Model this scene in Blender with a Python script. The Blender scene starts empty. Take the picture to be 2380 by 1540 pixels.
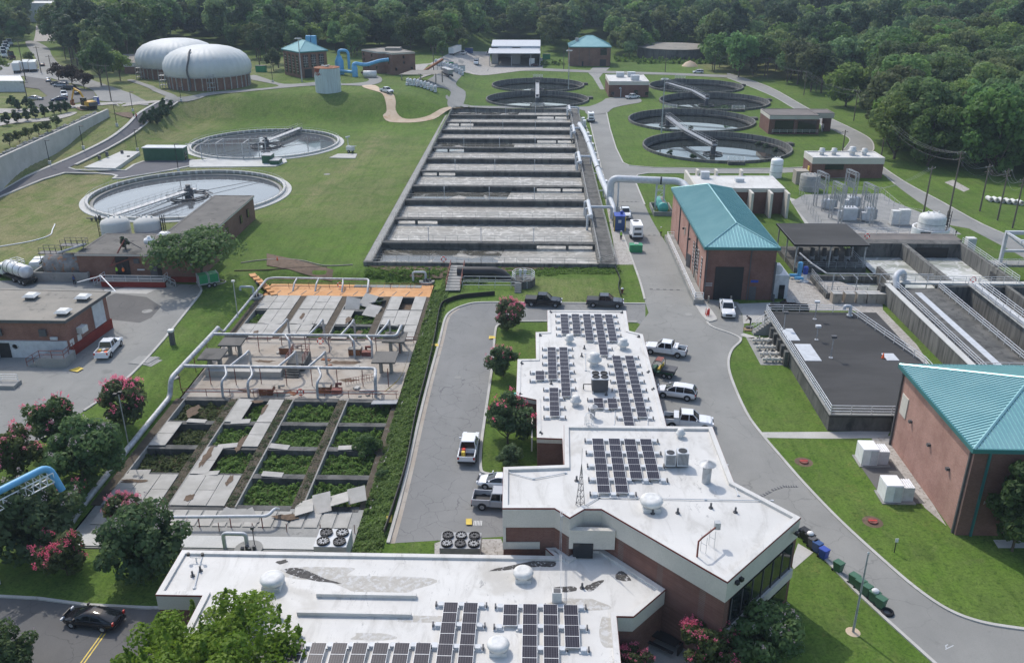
import bpy,bmesh,math,random
from mathutils import Vector,Matrix
from mathutils.geometry import delaunay_2d_cdt
R = math.radians
PI = math.pi
rnd = random.Random(7)
sc = bpy.context.scene
C = sc.collection
# ------------------------------------------------------------------ camera, sky, sun, exposure
FPX,PITCH,YAW,HC = 2050.0,R(23.4),R(1.54),52.0
cam = bpy.data.cameras.new('camera')
camo = bpy.data.objects.new('camera',cam)
C.objects.link(camo)
cam.sensor_width = 36
cam.lens = FPX / 2380 * 36
cam.clip_end = 8000
cam.clip_start = 1
camo.location = (0,0,HC)
camo.rotation_euler = (PI / 2 - PITCH,0,YAW)
sc.camera = camo
SUN_EL,SUN_AZ = R(51),R(-32)
w = bpy.data.worlds.new('World')
sc.world = w
w.use_nodes = True
sky = w.node_tree.nodes.new('ShaderNodeTexSky')
sky.sky_type = 'NISHITA'
sky.sun_disc = False
sky.sun_elevation = SUN_EL
sky.sun_rotation = SUN_AZ
sky.air_density = 1.2
sky.dust_density = 2.0
w.node_tree.links.new(sky.outputs[0],w.node_tree.nodes['Background'].inputs[0])
w.node_tree.nodes['Background'].inputs[1].default_value = 0.15
sl = bpy.data.lights.new('sun','SUN')
sl.energy = 2.1
sl.angle = R(0.6)
sl.color = (1.0,0.95,0.88)
so = bpy.data.objects.new('sun',sl)
C.objects.link(so)
so.rotation_euler = (PI / 2 - SUN_EL,0,PI - SUN_AZ)
so.location = (-200,300,400)
sc.view_settings.view_transform = 'Standard'
sc.view_settings.look = 'None'
sc.view_settings.exposure = 0.42
sc.view_settings.gamma = 1
sc.cycles.max_bounces = 6
sc.cycles.transparent_max_bounces = 8
sc.cycles.volume_bounces = 0
sc.cycles.use_denoising = True
# ------------------------------------------------------------------ survey: a pixel of the photo to a ground point
def ray(px,py):
 dx = (px - 1190) / FPX
 dy = -(py - 770) / FPX
 c,s = math.cos(PITCH),math.sin(PITCH)
 fy = c + dy * s
 z = -s + dy * c
 return Vector((dx * math.cos(YAW) - fy * math.sin(YAW),dx * math.sin(YAW) + fy * math.cos(YAW),z))
def at(px,py,z=0.0):
 r = ray(px,py)
 t = (z - HC) / r.z
 return Vector((r.x * t,r.y * t,z))
def sstep(a,b,x):
 t = min(1,max(0,(x - a) / (b - a)))
 return t * t * (3 - 2 * t)
def height(x,y):
 slope = 7 * sstep(287,308,y)
 ramp = 7 * min(1,max(0,(y - 188) / 99))
 k = sstep(-111,-122,x)
 h = slope * (1 - k) + ramp * k
 h *= 1 - sstep(-46,-22,x)
 # behind the retaining wall the bank is level with its top
 if x < -118:
  xw = wall_x(y)
  b = sstep(xw - 0.2,xw - 2.5,x) * sstep(190,200,y)
  h = h * (1 - b) + 7.4 * b
 h += 0.05 * max(0,y - 520) + 0.05 * max(0,x - 125) * sstep(150,350,y)
 return h
def wall_x(y):
 return -124.5 - (y - 205) * 0.075
def on(px,py):
 """where the sight line of a photo point meets the terrain"""
 z = 0.0
 for _ in range(14):
  p = at(px,py,z)
  z = 0.5 * z + 0.5 * height(p.x,p.y)
 p = at(px,py,z)
 return Vector((p.x,p.y,height(p.x,p.y)))
# ------------------------------------------------------------------ mesh builder
class MB:
 def __init__(s):
  s.v,s.f,s.mi,s.sm = [],[],[],[]
  s.cur = 0
 def add(s,vs,fs,smooth=False):
  o = len(s.v)
  s.v += [tuple(v) for v in vs]
  for f in fs:
   s.f.append(tuple(i + o for i in f))
   s.mi.append(s.cur)
   s.sm.append(smooth)
  return s
 def bx(s,cx,cy,cz,dx,dy,dz,rz=0.0,tilt=None):
  """box centred in x, y and standing on cz"""
  M = Matrix.Rotation(rz,3,'Z')
  if tilt:
   M = M @ Matrix.Rotation(tilt[0],3,'X') @ Matrix.Rotation(tilt[1],3,'Y')
  vs = []
  for z in (0,dz):
   for x,y in ((-.5,-.5),(.5,-.5),(.5,.5),(-.5,.5)):
    p = M @ Vector((x * dx,y * dy,z))
    vs.append((p.x + cx,p.y + cy,p.z + cz))
  return s.add(vs,[(3,2,1,0),(4,5,6,7),(0,1,5,4),(1,2,6,5),(2,3,7,6),(3,0,4,7)])
 def box(s,x0,y0,z0,x1,y1,z1):
  return s.bx((x0 + x1) / 2,(y0 + y1) / 2,z0,x1 - x0,y1 - y0,z1 - z0)
 def prism(s,poly,z0,z1,top=None):
  n = len(poly)
  a = sum(poly[i][0] * poly[(i + 1) % n][1] - poly[(i + 1) % n][0] * poly[i][1] for i in range(n))
  if a < 0:
   poly = poly[::-1]
   top = top[::-1] if top else None
  top = top or poly
  vs = [(p[0],p[1],z0) for p in poly] + [(p[0],p[1],z1) for p in top]
  fs = [tuple(range(n - 1,-1,-1)),tuple(range(n,2 * n))]
  fs += [(i,(i + 1) % n,n + (i + 1) % n,n + i) for i in range(n)]
  return s.add(vs,fs)
 def face(s,*pts):
  return s.add(pts,[tuple(range(len(pts)))])
 def tube(s,pts,r,n=8,cap=True,smooth=True):
  pts = [Vector(p) for p in pts]
  dirs = []
  for i in range(len(pts)):
   a = pts[max(i - 1,0)]
   b = pts[min(i + 1,len(pts) - 1)]
   if 0 < i < len(pts) - 1:
    d = (pts[i] - a).normalized() + (b - pts[i]).normalized()
    if d.length < 1e-6:
     d = b - pts[i]
   else:
    d = b - a
   dirs.append(d.normalized() if d.length > 1e-9 else Vector((0,0,1)))
  d0 = dirs[0]
  up = Vector((0,0,1)) if abs(d0.z) < 0.9 else Vector((1,0,0))
  u = d0.cross(up).normalized()
  vs = []
  rr = r if isinstance(r,(list,tuple)) else [r] * len(pts)
  for i,p in enumerate(pts):
   d = dirs[i]
   u = (u - d * u.dot(d))
   u = u.normalized() if u.length > 1e-6 else d.orthogonal().normalized()
   v = d.cross(u)
   for k in range(n):
    t = 2 * PI * (k + .5) / n
    vs.append(p + (u * math.cos(t) + v * math.sin(t)) * rr[i])
  fs = []
  for i in range(len(pts) - 1):
   for k in range(n):
    a,b = i * n + k,i * n + (k + 1) % n
    fs.append((a,b,b + n,a + n))
  s.add(vs,fs,smooth and n > 5)
  if cap:
   m = (len(pts) - 1) * n
   s.add(vs[:n],[tuple(range(n - 1,-1,-1))])
   s.add(vs[m:],[tuple(range(n))])
  return s
 def lathe(s,prof,cx=0,cy=0,n=24,smooth=True,a0=0,a1=2 * PI,axis=None):
  full = abs(a1 - a0 - 2 * PI) < 1e-6
  m = n if full else n + 1
  vs = []
  for r,z in prof:
   for k in range(m):
    t = a0 + (a1 - a0) * k / n
    vs.append((cx + r * math.cos(t),cy + r * math.sin(t),z))
  fs = []
  for i in range(len(prof) - 1):
   for k in range(n):
    a,b = i * m + k,i * m + (k + 1) % m
    fs.append((a,b,b + m,a + m))
  if axis:
   vs = [axis(Vector(v)) for v in vs]
  return s.add(vs,fs,smooth)
 def cyl(s,cx,cy,z0,z1,r,n=16,r2=None):
  r2 = r if r2 is None else r2
  s.lathe([(r,z0),(r2,z1)],cx,cy,n,n > 8)
  t = [2 * PI * k / n for k in range(n)]
  s.add([(cx + r2 * math.cos(a),cy + r2 * math.sin(a),z1) for a in t],[tuple(range(n))])
  s.add([(cx + r * math.cos(a),cy + r * math.sin(a),z0) for a in t],[tuple(range(n - 1,-1,-1))])
  return s
 def rod(s,a,b,r,n=4):
  return s.tube([a,b],r,n,True,False)
 def ribbon(s,path,wd,z0,z1,closed=False,zf=None):
  """a low wall along a plan path"""
  P = [Vector((p[0],p[1])) for p in path]
  n = len(P)
  L,Rr = [],[]
  for i in range(n):
   a = P[(i - 1) % n] if closed or i > 0 else P[i]
   b = P[(i + 1) % n] if closed or i < n - 1 else P[i]
   d1,d2 = (P[i] - a),(b - P[i])
   d1 = d1.normalized() if d1.length > 1e-6 else d2.normalized()
   d2 = d2.normalized() if d2.length > 1e-6 else d1
   n1,n2 = Vector((-d1.y,d1.x)),Vector((-d2.y,d2.x))
   m = n1 + n2
   m = m.normalized() if m.length > 1e-6 else n1
   k = 1 / max(0.45,m.dot(n1))
   L.append(P[i] + m * wd / 2 * k)
   Rr.append(P[i] - m * wd / 2 * k)
  vs = []
  for i in range(n):
   h = zf(P[i].x,P[i].y) if zf else 0
   for q,z in ((L[i],z0),(L[i],z1),(Rr[i],z1),(Rr[i],z0)):
    vs.append((q.x,q.y,z + h))
  fs = []
  for i in range(n if closed else n - 1):
   a,b = 4 * i,4 * ((i + 1) % n)
   for k in range(4):
    fs.append((a + k,a + (k + 1) % 4,b + (k + 1) % 4,b + k))
  if not closed:
   fs += [(3,2,1,0),(4 * n - 4,4 * n - 3,4 * n - 2,4 * n - 1)]
  return s.add(vs,fs)
 def xf(s,M,start=0):
  for i in range(start,len(s.v)):
   s.v[i] = tuple(M @ Vector(s.v[i]))
  return s
 def merge(s,o,M=None):
  vs = [tuple(M @ Vector(v)) for v in o.v] if M else o.v
  k = len(s.v)
  s.v += vs
  s.f += [tuple(i + k for i in f) for f in o.f]
  s.mi += o.mi
  s.sm += o.sm
  return s
def mesh(name,mb,mats,off=(0,0,0)):
 me = bpy.data.meshes.new(name)
 ox,oy,oz = off
 me.from_pydata([(x - ox,y - oy,z - oz) for x,y,z in mb.v],[],mb.f)
 mats = mats if isinstance(mats,(list,tuple)) else [mats]
 for m in mats:
  me.materials.append(m)
 me.polygons.foreach_set('material_index',[min(i,len(mats) - 1) for i in mb.mi])
 me.polygons.foreach_set('use_smooth',mb.sm)
 me.update()
 return me
def tag(o,label=None,cat=None,group=None,kind=None):
 for k,v in (('label',label),('category',cat),('group',group),('kind',kind)):
  if v:
   o[k] = v
 return o
def thing(name,label,cat,loc=(0,0,0),group=None,rz=0):
 o = bpy.data.objects.new(name,None)
 o.empty_display_size = 0.5
 C.objects.link(o)
 o.location = loc
 o.rotation_euler = (0,0,rz)
 return tag(o,label,cat,group)
def root_of(o):
 while o.parent:
  o = o.parent
 return o
def part(parent,name,mb,mats,label=None,kind=None):
 """mesh child; the builder's points are in world coordinates unless the thing stands at the origin"""
 r = root_of(parent)
 me = mesh(name,mb,mats,r.location)
 o = bpy.data.objects.new(name,me)
 C.objects.link(o)
 o.parent = parent
 return tag(o,label,None,None,kind)
def solo(name,mb,mats,label,cat,group=None,loc=None,kind=None):
 if loc is None:
  xs = [v[0] for v in mb.v]
  ys = [v[1] for v in mb.v]
  loc = ((min(xs) + max(xs)) / 2,(min(ys) + max(ys)) / 2,min(v[2] for v in mb.v))
 o = bpy.data.objects.new(name,mesh(name,mb,mats,loc))
 C.objects.link(o)
 o.location = loc
 return tag(o,label,cat,group,kind)
def struct(name,mb,mats,kind='structure',label=None,cat=None):
 o = bpy.data.objects.new(name,mesh(name,mb,mats))
 C.objects.link(o)
 return tag(o,label,cat,None,kind)
def copy_tree(o,parent=None):
 c = o.copy()
 C.objects.link(c)
 if parent:
  c.parent = parent
 for ch in o.children:
  copy_tree(ch,c)
 return c
def place(o,first,p,rz=0.0,s=1.0,label=None,group=None):
 """the prototype itself the first time, a copy of it afterwards"""
 c = o if first else copy_tree(o)
 c.location = p
 c.rotation_euler = (0,0,rz)
 c.scale = (s,s,s)
 if label:
  c['label'] = label
 if group:
  c['group'] = group
 return c
def smooth_path(pts,k=5,closed=False):
 P = [Vector(p) for p in pts]
 n = len(P)
 out = []
 for i in range(n if closed else n - 1):
  p0 = P[(i - 1) % n] if closed or i > 0 else P[i]
  p1,p2 = P[i],P[(i + 1) % n]
  p3 = P[(i + 2) % n] if closed or i < n - 2 else p2
  for j in range(k):
   t = j / k
   out.append(0.5 * ((2 * p1) + (p2 - p0) * t + (2 * p0 - 5 * p1 + 4 * p2 - p3) * t * t + (3 * p1 - p0 - 3 * p2 + p3) * t ** 3))
 if not closed:
  out.append(P[-1])
 return out
def bend(pts,r,k=5):
 """round the corners of a pipe run"""
 P = [Vector(p) for p in pts]
 out = [P[0]]
 for i in range(1,len(P) - 1):
  a,b = (P[i - 1] - P[i]),(P[i + 1] - P[i])
  q = min(r,a.length * .49,b.length * .49)
  A,B = P[i] + a.normalized() * q,P[i] + b.normalized() * q
  for j in range(k + 1):
   t = j / k
   out.append(A * (1 - t) ** 2 + P[i] * 2 * t * (1 - t) + B * t * t)
 out.append(P[-1])
 return out
def inside(x,y,poly):
 c = False
 n = len(poly)
 j = n - 1
 for i in range(n):
  xi,yi,xj,yj = poly[i][0],poly[i][1],poly[j][0],poly[j][1]
  if (yi > y) != (yj > y) and x < (xj - xi) * (y - yi) / (yj - yi) + xi:
   c = not c
  j = i
 return c
def railing(mb,path,h=1.05,rails=3,step=2.0,r=0.035,z=None):
 """posts and level rails along a path of 3-D points"""
 P = [Vector(p) for p in path]
 for i in range(len(P) - 1):
  a,b = P[i],P[i + 1]
  n = max(1,round((b - a).length / step))
  for k in range(n + (1 if i == len(P) - 2 else 0)):
   q = a.lerp(b,k / n)
   mb.rod(q,q + Vector((0,0,h)),r,4)
  for k in range(rails):
   up = Vector((0,0,h * (k + 1) / rails))
   mb.rod(a + up,b + up,r,4)
 return mb
# ------------------------------------------------------------------ materials
class NT:
 def __init__(s,name):
  m = bpy.data.materials.new(name)
  m.use_nodes = True
  s.m,s.t = m,m.node_tree
  s.b = s.t.nodes['Principled BSDF']
 def n(s,typ,**kw):
  x = s.t.nodes.new('ShaderNode' + typ)
  for k,v in kw.items():
   if hasattr(x,k):
    setattr(x,k,v)
   else:
    x.inputs[k].default_value = v
  return x
 def l(s,a,b):
  s.t.links.new(a,b)
 def pos(s,scale=(1,1,1)):
  g = s.n('NewGeometry')
  m = s.n('Mapping')
  m.inputs['Scale'].default_value = scale
  s.l(g.outputs['Position'],m.inputs['Vector'])
  return m.outputs[0]
 def noise(s,vec,scale,detail=4,rough=.6,dist=0):
  x = s.n('TexNoise')
  x.inputs['Scale'].default_value = scale
  x.inputs['Detail'].default_value = detail
  x.inputs['Roughness'].default_value = rough
  x.inputs['Distortion'].default_value = dist
  s.l(vec,x.inputs['Vector'])
  return x.outputs['Fac']
 def ramp(s,fac,a,b):
  x = s.n('MapRange')
  x.interpolation_type = 'SMOOTHSTEP'
  x.inputs['From Min'].default_value = a
  x.inputs['From Max'].default_value = b
  s.l(fac,x.inputs['Value'])
  return x.outputs['Result']
 def mix(s,fac,a,b):
  x = s.n('Mix')
  x.data_type = 'RGBA'
  for i,v in ((0,fac),(6,a),(7,b)):
   if isinstance(v,(int,float)):
    x.inputs[i].default_value = v
   elif isinstance(v,tuple):
    x.inputs[i].default_value = (*v,1) if len(v) == 3 else v
   else:
    s.l(v,x.inputs[i])
  return x.outputs[2]
 def math(s,op,a,b=None):
  x = s.n('Math')
  x.operation = op
  for i,v in ((0,a),(1,b)):
   if v is None:
    continue
   if isinstance(v,(int,float)):
    x.inputs[i].default_value = v
   else:
    s.l(v,x.inputs[i])
  return x.outputs[0]
 def out(s,col,rough=.8,metal=0.,spec=.4,bump=None,bs=.3,bd=.05):
  if isinstance(col,tuple):
   s.b.inputs['Base Color'].default_value = (*col,1)
  else:
   s.l(col,s.b.inputs['Base Color'])
  if isinstance(rough,(int,float)):
   s.b.inputs['Roughness'].default_value = rough
  else:
   s.l(rough,s.b.inputs['Roughness'])
  s.b.inputs['Metallic'].default_value = metal
  s.b.inputs['Specular IOR Level'].default_value = spec
  if bump is not None:
   x = s.n('Bump')
   x.inputs['Strength'].default_value = bs
   x.inputs['Distance'].default_value = bd
   s.l(bump,x.inputs['Height'])
   s.l(x.outputs[0],s.b.inputs['Normal'])
  return s.m
def plain(name,c,rough=.5,metal=0.,spec=.4,var=.12,scale=1.5):
 """paint or metal with slight wear"""
 t = NT(name)
 p = t.pos()
 f = t.ramp(t.noise(p,scale,5),.35,.7)
 d = tuple(x * (1 - var) for x in c)
 u = tuple(min(.95,x * (1 + var * .5)) for x in c)
 return t.out(t.mix(f,u,d),rough,metal,spec)
def worn(name,c1,c2,scale=.4,c3=None,s3=1.5,lo3=.6,hi3=.7,rough=.9,bs=.25,stretch=(1,1,1),spec=.3,bscale=8):
 """two tones and an optional third tone in patches"""
 t = NT(name)
 p = t.pos(stretch)
 col = t.mix(t.ramp(t.noise(p,scale,6,.62),.35,.65),c1,c2)
 if c3:
  col = t.mix(t.ramp(t.noise(p,s3,6,.65,.4),lo3,hi3),col,c3)
 q = t.pos()
 fine = t.noise(q,bscale,3,.7)
 col = t.mix(t.math('MULTIPLY',t.ramp(fine,.3,.75),.25),col,tuple(x * .55 for x in c1))
 return t.out(col,rough,0,spec,fine,bs,.04)
def brick(name,c1,c2,mortar,sc_=1.0):
 t = NT(name)
 g = t.n('NewGeometry')
 s = t.n('SeparateXYZ')
 t.l(g.outputs['Position'],s.inputs[0])
 c = t.n('CombineXYZ')
 t.l(t.math('ADD',s.outputs[0],s.outputs[1]),c.inputs[0])
 t.l(s.outputs[2],c.inputs[1])
 b = t.n('TexBrick')
 b.inputs['Scale'].default_value = 1
 b.inputs['Brick Width'].default_value = .24 * sc_
 b.inputs['Row Height'].default_value = .085 * sc_
 b.inputs['Mortar Size'].default_value = .009 * sc_
 b.inputs['Color1'].default_value = (*c1,1)
 b.inputs['Color2'].default_value = (*c2,1)
 b.inputs['Mortar'].default_value = (*mortar,1)
 t.l(c.outputs[0],b.inputs['Vector'])
 p = t.pos()
 blot = t.ramp(t.noise(p,.35,5,.65),.35,.7)
 col = t.mix(t.math('MULTIPLY',blot,.45),b.outputs['Color'],tuple(x * .55 for x in c1))
 ps = t.pos((2.2,2.2,.12))
 col = t.mix(t.math('MULTIPLY',t.ramp(t.noise(ps,1.0,4),.55,.8),.3),col,tuple(x * .5 for x in c2))
 return t.out(col,.9,0,.2,b.outputs['Fac'],.2,.01)
M = {}
def grass_mat(name,dry=True):
 t = NT(name)
 p = t.pos()
 big = t.noise(p,.035,5,.6)
 mid = t.noise(p,.28,6,.68,.5)
 fine = t.noise(p,3.6,5,.8)
 col = t.mix(t.ramp(big,.35,.62),(.066,.145,.014),(.1,.195,.02))
 col = t.mix(t.math('MULTIPLY',t.ramp(mid,.42,.7),.6),col,(.042,.085,.014))
 if dry:
  a = t.n('Attribute')
  a.attribute_name = 'dry'
  dm = t.math('MULTIPLY',t.math('ADD',t.math('MULTIPLY',t.ramp(t.noise(p,.16,7,.7,.8),.34,.62),.6),.4),a.outputs['Fac'])
  col = t.mix(dm,col,(.27,.24,.125))
  p2 = t.pos((1,.55,1))
  dm2 = t.math('MULTIPLY',t.ramp(t.noise(p2,.42,8,.75,1.0),.56,.72),a.outputs['Fac'])
  col = t.mix(dm2,col,(.3,.25,.165))
 yel = t.math('MULTIPLY',t.ramp(t.noise(p,.7,7,.72,.6),.54,.7),t.ramp(t.noise(p,.06,3),.4,.6))
 col = t.mix(t.math('MULTIPLY',yel,.65),col,(.2,.19,.06))
 pst = t.pos((1.2,.12,1))
 col = t.mix(t.math('MULTIPLY',t.ramp(t.noise(pst,.8,4,.6),.45,.7),.35),col,(.04,.08,.01))
 clump = t.ramp(t.noise(p,1.9,5,.75,.5),.5,.68)
 col = t.mix(t.math('MULTIPLY',clump,.6),col,(.026,.06,.008))
 col = t.mix(t.math('MULTIPLY',t.ramp(fine,.4,.7),.65),col,(.02,.042,.006))
 return t.out(col,.95,0,.15,fine,.5,.08)
M['grass'] = grass_mat('grass')
def asphalt_mat(name,c1,c2,crack=(.1,.1,.1),cs=.24,amt=.35):
 t = NT(name)
 p = t.pos()
 col = t.mix(t.ramp(t.noise(p,.09,6,.65,.3),.33,.68),c1,c2)
 ps = t.pos((.5,.06,1))
 col = t.mix(t.math('MULTIPLY',t.ramp(t.noise(ps,1.1,4),.5,.8),.35),col,tuple(x * .72 for x in c2))
 wv = t.n('TexNoise')
 wv.inputs['Scale'].default_value = .45
 wv.inputs['Detail'].default_value = 5
 t.l(p,wv.inputs['Vector'])
 vm = t.n('VectorMath')
 vm.operation = 'MULTIPLY_ADD'
 vm.inputs[1].default_value = (2.4,2.4,0)
 t.l(wv.outputs['Color'],vm.inputs[0])
 t.l(p,vm.inputs[2])
 vo = t.n('TexVoronoi')
 vo.feature = 'DISTANCE_TO_EDGE'
 vo.inputs['Scale'].default_value = cs
 t.l(vm.outputs[0],vo.inputs['Vector'])
 k = t.ramp(vo.outputs['Distance'],.014,.003)
 k = t.math('MULTIPLY',k,t.ramp(t.noise(p,.07,3),.36,.55))
 col = t.mix(t.math('MULTIPLY',k,amt),col,crack)
 fine = t.noise(p,11,3,.8)
 col = t.mix(t.math('MULTIPLY',t.ramp(fine,.4,.8),.3),col,tuple(x * .5 for x in c1))
 st = t.ramp(t.noise(p,.5,5,.6,.6),.6,.76)
 col = t.mix(t.math('MULTIPLY',st,.45),col,tuple(x * .5 for x in c1))
 return t.out(col,.88,0,.3,fine,.25,.02)
M['asphalt'] = asphalt_mat('asphalt_pale',(.225,.225,.212),(.275,.273,.256))
M['asphalt_loop'] = asphalt_mat('asphalt_cracked',(.195,.196,.19),(.238,.238,.23),(.1,.1,.105),.42,.75)
M['asphalt_dark'] = asphalt_mat('asphalt_dark',(.1,.1,.112),(.13,.13,.138),(.06,.06,.06),.15,.3)
M['asphalt_patch'] = asphalt_mat('asphalt_patch',(.11,.108,.105),(.14,.137,.132),(.05,.05,.05),.3,.5)
M['concrete'] = worn('concrete',(.42,.41,.38),(.5,.49,.46),.3,(.3,.29,.26),.8,.6,.75)
M['conc_white'] = worn('concrete_white',(.5,.5,.475),(.57,.57,.545),.3,(.42,.41,.38),.6,.62,.8)
M['conc_grey'] = worn('concrete_grey',(.26,.26,.245),(.33,.325,.305),.35,(.13,.13,.12),.7,.55,.75)
M['conc_dark'] = worn('concrete_stained',(.085,.085,.08),(.15,.148,.138),.5,(.042,.042,.042),.9,.5,.7,stretch=(1,1,.35))
M['conc_streak'] = worn('concrete_streaked',(.2,.198,.182),(.12,.118,.11),.9,(.05,.05,.048),1.1,.48,.68,stretch=(1.4,1.4,.12))
M['conc_tan'] = worn('concrete_tan',(.36,.31,.255),(.42,.385,.335),.25,(.2,.185,.165),.6,.52,.7)
M['slab_dark'] = worn('slab_dark',(.047,.046,.045),(.07,.069,.068),.12,(.15,.145,.14),.45,.66,.8,stretch=(.5,1.6,1))
M['roof_dark'] = worn('roof_gravel',(.175,.165,.15),(.125,.12,.11),.16,(.052,.05,.046),.35,.52,.72,bs=.6)
M['roof_brown'] = worn('roof_brown',(.16,.145,.135),(.2,.18,.165),.3,(.09,.085,.08),.6,.6,.8)
M['roof_tan'] = worn('roof_weathered',(.31,.285,.245),(.25,.235,.205),.2,(.09,.085,.075),.5,.56,.75)
M['soil'] = worn('soil',(.125,.088,.06),(.165,.115,.078),.6,(.07,.05,.035),1.6,.5,.7,bs=.6)
M['moss'] = worn('mossy_wall',(.07,.055,.04),(.1,.08,.055),.9,(.2,.19,.17),1.6,.58,.7,bs=.6)
M['dirt_road'] = worn('dirt_road',(.5,.385,.27),(.58,.47,.35),.3,(.45,.27,.15),.35,.55,.75)
M['orange_dirt'] = worn('orange_residue',(.58,.3,.13),(.66,.38,.19),.4,(.48,.23,.1),.9,.5,.75)
M['gravel'] = worn('gravel',(.36,.34,.31),(.46,.44,.41),1.0,(.22,.2,.175),3,.5,.65,bs=.7)
M['gravel_grey'] = worn('gravel_grey',(.25,.252,.245),(.31,.31,.3),.4,(.17,.19,.13),2,.6,.7,bs=.5)
M['brick'] = brick('brick_red',(.22,.09,.065),(.29,.125,.09),(.3,.24,.2))
M['brick_lit'] = brick('brick_lit',(.37,.19,.15),(.46,.245,.2),(.46,.36,.31))  # paler copy of the hall brick; grazing sun on side walls put into the colour
M['brick_dark'] = brick('brick_dark',(.165,.075,.058),(.22,.105,.083),(.2,.165,.145))  # dark brick; on the two teal halls also the painted shade of the front
M['brick_brown'] = brick('brick_brown',(.19,.098,.07),(.25,.13,.095),(.22,.17,.14))
M['red_paint'] = worn('red_base_paint',(.2,.028,.02),(.25,.04,.03),.5,(.13,.03,.025),1,.6,.8)
M['cream'] = worn('cream_panel',(.56,.53,.47),(.62,.585,.52),.3,(.47,.44,.38),1,.7,.85,bs=.05)
M['coping'] = plain('coping_red',(.16,.03,.02),.6)
M['white'] = plain('white_paint',(.8,.8,.8),.5,var=.08)
M['offwhite'] = plain('offwhite_paint',(.62,.62,.6),.6,var=.15)
M['grey'] = plain('grey_paint',(.33,.34,.35),.5)
M['lgrey'] = plain('light_grey_paint',(.52,.54,.56),.45)
M['dgrey'] = plain('dark_grey',(.09,.09,.095),.6)
M['black'] = plain('black_paint',(.02,.02,.022),.5)
M['rubber'] = plain('rubber',(.025,.025,.026),.85,spec=.2)
M['galv'] = plain('galvanised_steel',(.4,.41,.42),.5,.2,.4,.3)
M['alu'] = plain('aluminium_rail',(.68,.69,.7),.4,.3,.5,.1)
M['dull_rail'] = plain('weathered_rail',(.36,.36,.345),.6,.1,.4,.3)
M['rust'] = worn('rust',(.3,.12,.05),(.2,.08,.04),1.2,(.5,.4,.3),2,.55,.7)
M['rust_red'] = plain('rusty_red_steel',(.2,.065,.05),.7,var=.4)
M['blue'] = plain('sky_blue_paint',(.13,.38,.62),.4)
M['navy'] = plain('navy_paint',(.025,.07,.2),.45)
M['royal'] = plain('royal_blue',(.03,.07,.35),.45)
M['green'] = plain('green_paint',(.03,.26,.11),.45)
M['dgreen'] = plain('dark_green_paint',(.028,.1,.055),.5)
M['bin_green'] = plain('bin_green',(.05,.135,.08),.5)
M['turq'] = plain('turquoise_paint',(.09,.42,.36),.5)
M['yellow'] = plain('yellow_paint',(.62,.45,.06),.6,var=.3)
M['dig_yellow'] = plain('machine_yellow',(.6,.33,.03),.45)
M['orange'] = plain('cone_orange',(.85,.14,.03),.5)
M['hiviz'] = plain('hiviz_lime',(.42,.75,.08),.6)
M['hiviz_or'] = plain('hiviz_orange',(.95,.2,.04),.6)
M['red'] = plain('red_plastic',(.6,.03,.02),.45)
M['jeans'] = plain('dark_cloth',(.02,.024,.035),.9)
M['skin'] = plain('skin',(.22,.12,.08),.6)
M['wood'] = worn('timber',(.3,.22,.14),(.24,.17,.1),1)
M['pole_wood'] = worn('pole_timber',(.13,.11,.09),(.17,.145,.12),1,stretch=(3,3,.2))
M['tailred'] = plain('tail_light',(.5,.01,.01),.25)
M['lamp'] = plain('lamp_glass',(.75,.76,.78),.15)
M['bark'] = worn('bark',(.12,.095,.075),(.08,.065,.05),3)
M['bag'] = plain('woven_bag',(.66,.67,.68),.7,var=.3,scale=.8)
M['cable'] = plain('cable',(.3,.3,.31),.6)
M['mud'] = M['soil']
def glass_mat():
 t = NT('dark_glass')
 return t.out((.012,.015,.018),.06,0,.6)
M['glass'] = glass_mat()
def carpaint(name,c):
 t = NT(name)
 t.out(c,.22 if c[0] > .1 else .1,0,.4)
 t.b.inputs['Coat Weight'].default_value = .35 if c[0] > .1 else 0
 t.b.inputs['Coat Roughness'].default_value = .08
 return t.m
for k,c in (('p_white',(.74,.75,.76)),('p_black',(.012,.012,.014)),('p_grey',(.06,.065,.072)),('p_silver',(.4,.41,.43)),
             ('p_maroon',(.07,.018,.02)),('p_blue',(.03,.05,.1))):
 M[k] = carpaint('paint_' + k[2:],c)
def membrane():
 t = NT('white_membrane')
 p = t.pos()
 col = t.mix(t.ramp(t.noise(p,.22,5,.6),.3,.7),(.55,.538,.51),(.63,.618,.59))
 # dried puddle rings and scuffs where water stands
 ring = t.ramp(t.noise(p,.17,4,.55,.3),.6,.72)
 col = t.mix(t.math('MULTIPLY',ring,.5),col,(.36,.335,.29))
 ps = t.pos((1,.35,1))
 sc1 = t.math('MULTIPLY',t.ramp(t.noise(ps,1.7,8,.78,1.2),.57,.66),t.ramp(t.noise(p,.11,3),.52,.64))
 col = t.mix(t.math('MULTIPLY',sc1,.75),col,(.2,.2,.2))
 fine = t.noise(p,.9,6,.7)
 col = t.mix(t.math('MULTIPLY',t.ramp(t.noise(t.pos((1,.3,1)),.7,7,.72,.8),.47,.72),.55),col,(.36,.345,.315))
 g = t.n('NewGeometry')
 s = t.n('SeparateXYZ')
 t.l(g.outputs['Position'],s.inputs[0])
 seam = t.math('LESS_THAN',t.math('FRACT',t.math('MULTIPLY',s.outputs[1],.42)),.02)
 col = t.mix(t.math('MULTIPLY',seam,.22),col,(.5,.5,.5))
 return t.out(col,.6,0,.3,fine,.06,.03)
M['membrane'] = membrane()
M['dome'] = worn('dome_fabric',(.54,.56,.55),(.6,.62,.61),.12,(.44,.45,.42),.4,.56,.8,.55,.05,(1,1,.3))
M['tar'] = worn('tar_patch',(.06,.055,.052),(.1,.095,.088),2.5,(.55,.54,.53),3.5,.56,.62)
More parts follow.
